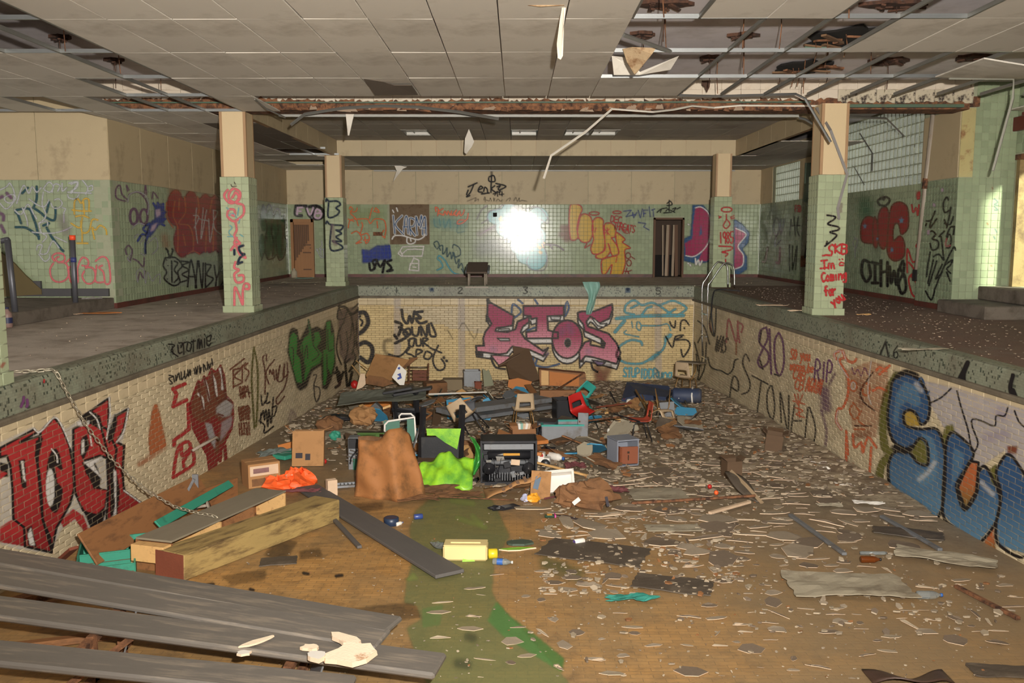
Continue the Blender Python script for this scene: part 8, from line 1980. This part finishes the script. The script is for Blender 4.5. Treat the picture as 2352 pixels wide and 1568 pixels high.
def bank_z(X, Y):
    if Y < 10.25: return fz(Y)
    u = (X - XL(Y) - .03) / (XR(Y) - XL(Y) - .06); v = (Y - 10.2) / (YF - .05 - 10.2)
    return max(fz(Y), bank(u, v).z)
m_flt = [M('flake_grey', (142, 128, 110), .7, .2, 6, .2), M('flake_dark', (112, 97, 82), .7, .2, 6, .2), M('flake_pale', (140, 126, 106), .75, .15, 6, .2), M('flake_white', (172, 156, 134), .75, .1, 6, .2)]
def flake_mesh(seed):
    r = random.Random(seed); n = r.choice((6, 7, 8)); a, b = 1.0, r.choice((.14, .2, .35, .5, .7))
    pts = [(a * (1 + r.uniform(-.25, .2)) * math.cos(6.2832 * i / n), b * (1 + r.uniform(-.3, .3)) * math.sin(6.2832 * i / n)) for i in range(n)]
    cu = r.uniform(.05, .22); q = MB()
    vs = [(x, y, cu * y * y / (b * b) + cu * .4 * x * x) for x, y in pts]
    vs += [(x, y, z + .07) for x, y, z in vs]
    q.add(vs, [tuple(range(n))[::-1]] + [(i, (i + 1) % n, n + (i + 1) % n, n + i) for i in range(n)], 1); q.f.append(tuple(range(n, 2 * n))); q.mi.append(0)
    return q
flakes = []
for k in range(20): flakes.append(flake_mesh(k).mesh('paint_flake', [m_flt[(0, 1, 1, 0, 2, 0, 1, 3)[k % 8]], m_paleedge]))
rf = random.Random(31); OCC = bb_all()
def flake_spot(r):
    while True:
        w = r.random()
        if w < .58: x, y = r.uniform(1240, 1720), r.uniform(1150, 1370)
        elif w < .80: x, y = r.uniform(1700, 2330), r.uniform(1130, 1460)
        elif w < .84: x, y = r.uniform(1000, 2300), r.uniform(1320, 1560)
        else: x, y = r.uniform(1180, 1800), r.uniform(1060, 1180)
        p = fl(x, y)
        if p.x < XR(p.y) - .2 and p.y > 4.3 and (r is not rf or not hits(p, .09)): return p
for i in range(290):
    p = flake_spot(rf); s_ = rf.uniform(.04, .20) * (1.15 if p.y > 8.5 else .55)
    o = link('paint_flake', flakes[i % 20], None, (p.x, p.y, bank_z(p.x, p.y) + .004), (SLOPE + rf.uniform(-.05, .05), rf.uniform(-.05, .05), rf.choice((rf.uniform(-.3, .3), rf.uniform(-.3, .3) + 3.14, rf.uniform(0, 6.28)))), 'curled grey paint flake with pale edges on the pool floor', 'paint flake', 'paint flakes on the pool floor')
    o.scale = (s_, s_, s_ * .55); OCC.append(((p.x - s_ * .7, p.y - s_ * .4, p.z), (p.x + s_ * .7, p.y + s_ * .4, p.z)))
V = []; Fc = []; Mi = []
rc = random.Random(77); off = 0
def chip(p, s_, m, rz, tilt, pe=.35):
    global off
    n = 5; ang = [6.2832 * i / n + rc.uniform(-.3, .3) for i in range(n)]; el = rc.uniform(.3, .8)
    c, sn_ = math.cos(rz), math.sin(rz); vs = []
    for a in ang:
        x, y = s_ * math.cos(a), s_ * el * math.sin(a); X, Y = x * c - y * sn_, x * sn_ + y * c
        vs.append((p.x + X, p.y + Y, p.z + tilt * Y + min(.012, s_ * .4)))
    V.extend(vs); V.extend([(a, b, z - min(.012, s_ * .4)) for a, b, z in vs])
    Fc.append(tuple(off + i for i in range(n))); Mi.append(m)
    for i in range(n): Fc.append((off + n + i, off + n + (i + 1) % n, off + (i + 1) % n, off + i)); Mi.append(2 if rc.random() < pe else m)
    off += 2 * n
for i in range(8500):
    w = rc.random()
    if w < .12: p = flake_spot(rc); s_ = rc.uniform(.008, .04)
    elif w < .2: x, y = rc.uniform(560, 2340), rc.uniform(1180, 1560); p = fl(x, y); s_ = rc.uniform(.004, .014)
    else:
        Y = 11 + 13 * rc.random() ** 1.1; X = rc.uniform(XL(Y) + .1, XR(Y) - .1)
        if Y + X * .8 < 11.6 + rc.uniform(-1.2, 1.2): continue
        p = Vector((X, Y, 0)); s_ = rc.choice((rc.uniform(.012, .04), rc.uniform(.012, .04), rc.uniform(.03, .09)))
    if p.x > XR(p.y) - .08 or p.x < XL(p.y) + .08 or p.y < 4: continue
    p.z = bank_z(p.x, p.y) + rc.uniform(0, .02)
    chip(p, s_, rc.choice((0, 0, 0, 1, 1, 1, 3, 3, 4, 2, 2)), rc.choice((rc.uniform(-.4, .4), rc.uniform(0, 3.14))), rc.uniform(-.25, .45))
me = bpy.data.meshes.new('floor_litter'); me.from_pydata(V, [], Fc)
for m in (m_flt[0], m_flt[1], m_flt[3], m_flt[2], m_ply): me.materials.append(m)
me.polygons.foreach_set('material_index', Mi)
link('floor_litter', me, floor, label='fine litter of paint chips and splinters over the pool floor', kind='stuff')
V = []; Fc = []; Mi = []; off = 0
for i in range(1500):
    if rc.random() < .6: X = rc.uniform(5.2, 7.6); Y = rc.uniform(8, 23)
    elif rc.random() < .5: X = rc.uniform(-7.3, -4.9); Y = rc.uniform(8, 28.8)
    else: X = rc.uniform(-7, 7.5); Y = rc.uniform(24.6, 29)
    chip(Vector((X, Y, .002)), rc.uniform(.005, .02), rc.choice((0, 1, 1, 1, 3)), rc.uniform(0, 3.14), rc.uniform(0, .1), .15)
me = bpy.data.meshes.new('deck_litter'); me.from_pydata(V, [], Fc)
for m in (m_flt[0], m_flt[1], m_paleedge, m_flt[2], m_ply): me.materials.append(m)
me.polygons.foreach_set('material_index', Mi)
link('deck_litter', me, bpy.data.objects['floor_back'], label='plaster crumbs strewn over the pool decks', kind='stuff')
PL_FL = (_fp + _fn * .004, _fn)
g = Paint((780, 1040, 2.94), PL_FL, floor, 'faded green painted lane stripe with a brighter green edge', 'plain', 2.2, 'floor_paint')
g.fi('h', '620,300 1010,280 1075,400 1150,560 1050,720 1030,930 1060,1000 1560,1560 600,1600 450,1180 550,1120 520,1030 435,1010 450,870 500,700 470,520 510,390', 3, al=.55)
g.fi('H', '1060,1000 1150,1100 1300,1210 1520,1390 1500,1480 1100,1230 1000,1130', 3, al=.6); g.fi('l', '440,860 500,810 530,850 470,860', 3, al=.5); g.fi('H', '560,1050 700,1020 680,1160 560,1180', 3, al=.3); g.st('l', 30, '760,320 900,340|800,440 960,490|900,430 980,500', .9, al=.4)
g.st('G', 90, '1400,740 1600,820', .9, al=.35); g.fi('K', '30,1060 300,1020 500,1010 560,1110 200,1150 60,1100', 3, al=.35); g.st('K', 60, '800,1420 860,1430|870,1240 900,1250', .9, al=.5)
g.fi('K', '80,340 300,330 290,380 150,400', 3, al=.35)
g.build()
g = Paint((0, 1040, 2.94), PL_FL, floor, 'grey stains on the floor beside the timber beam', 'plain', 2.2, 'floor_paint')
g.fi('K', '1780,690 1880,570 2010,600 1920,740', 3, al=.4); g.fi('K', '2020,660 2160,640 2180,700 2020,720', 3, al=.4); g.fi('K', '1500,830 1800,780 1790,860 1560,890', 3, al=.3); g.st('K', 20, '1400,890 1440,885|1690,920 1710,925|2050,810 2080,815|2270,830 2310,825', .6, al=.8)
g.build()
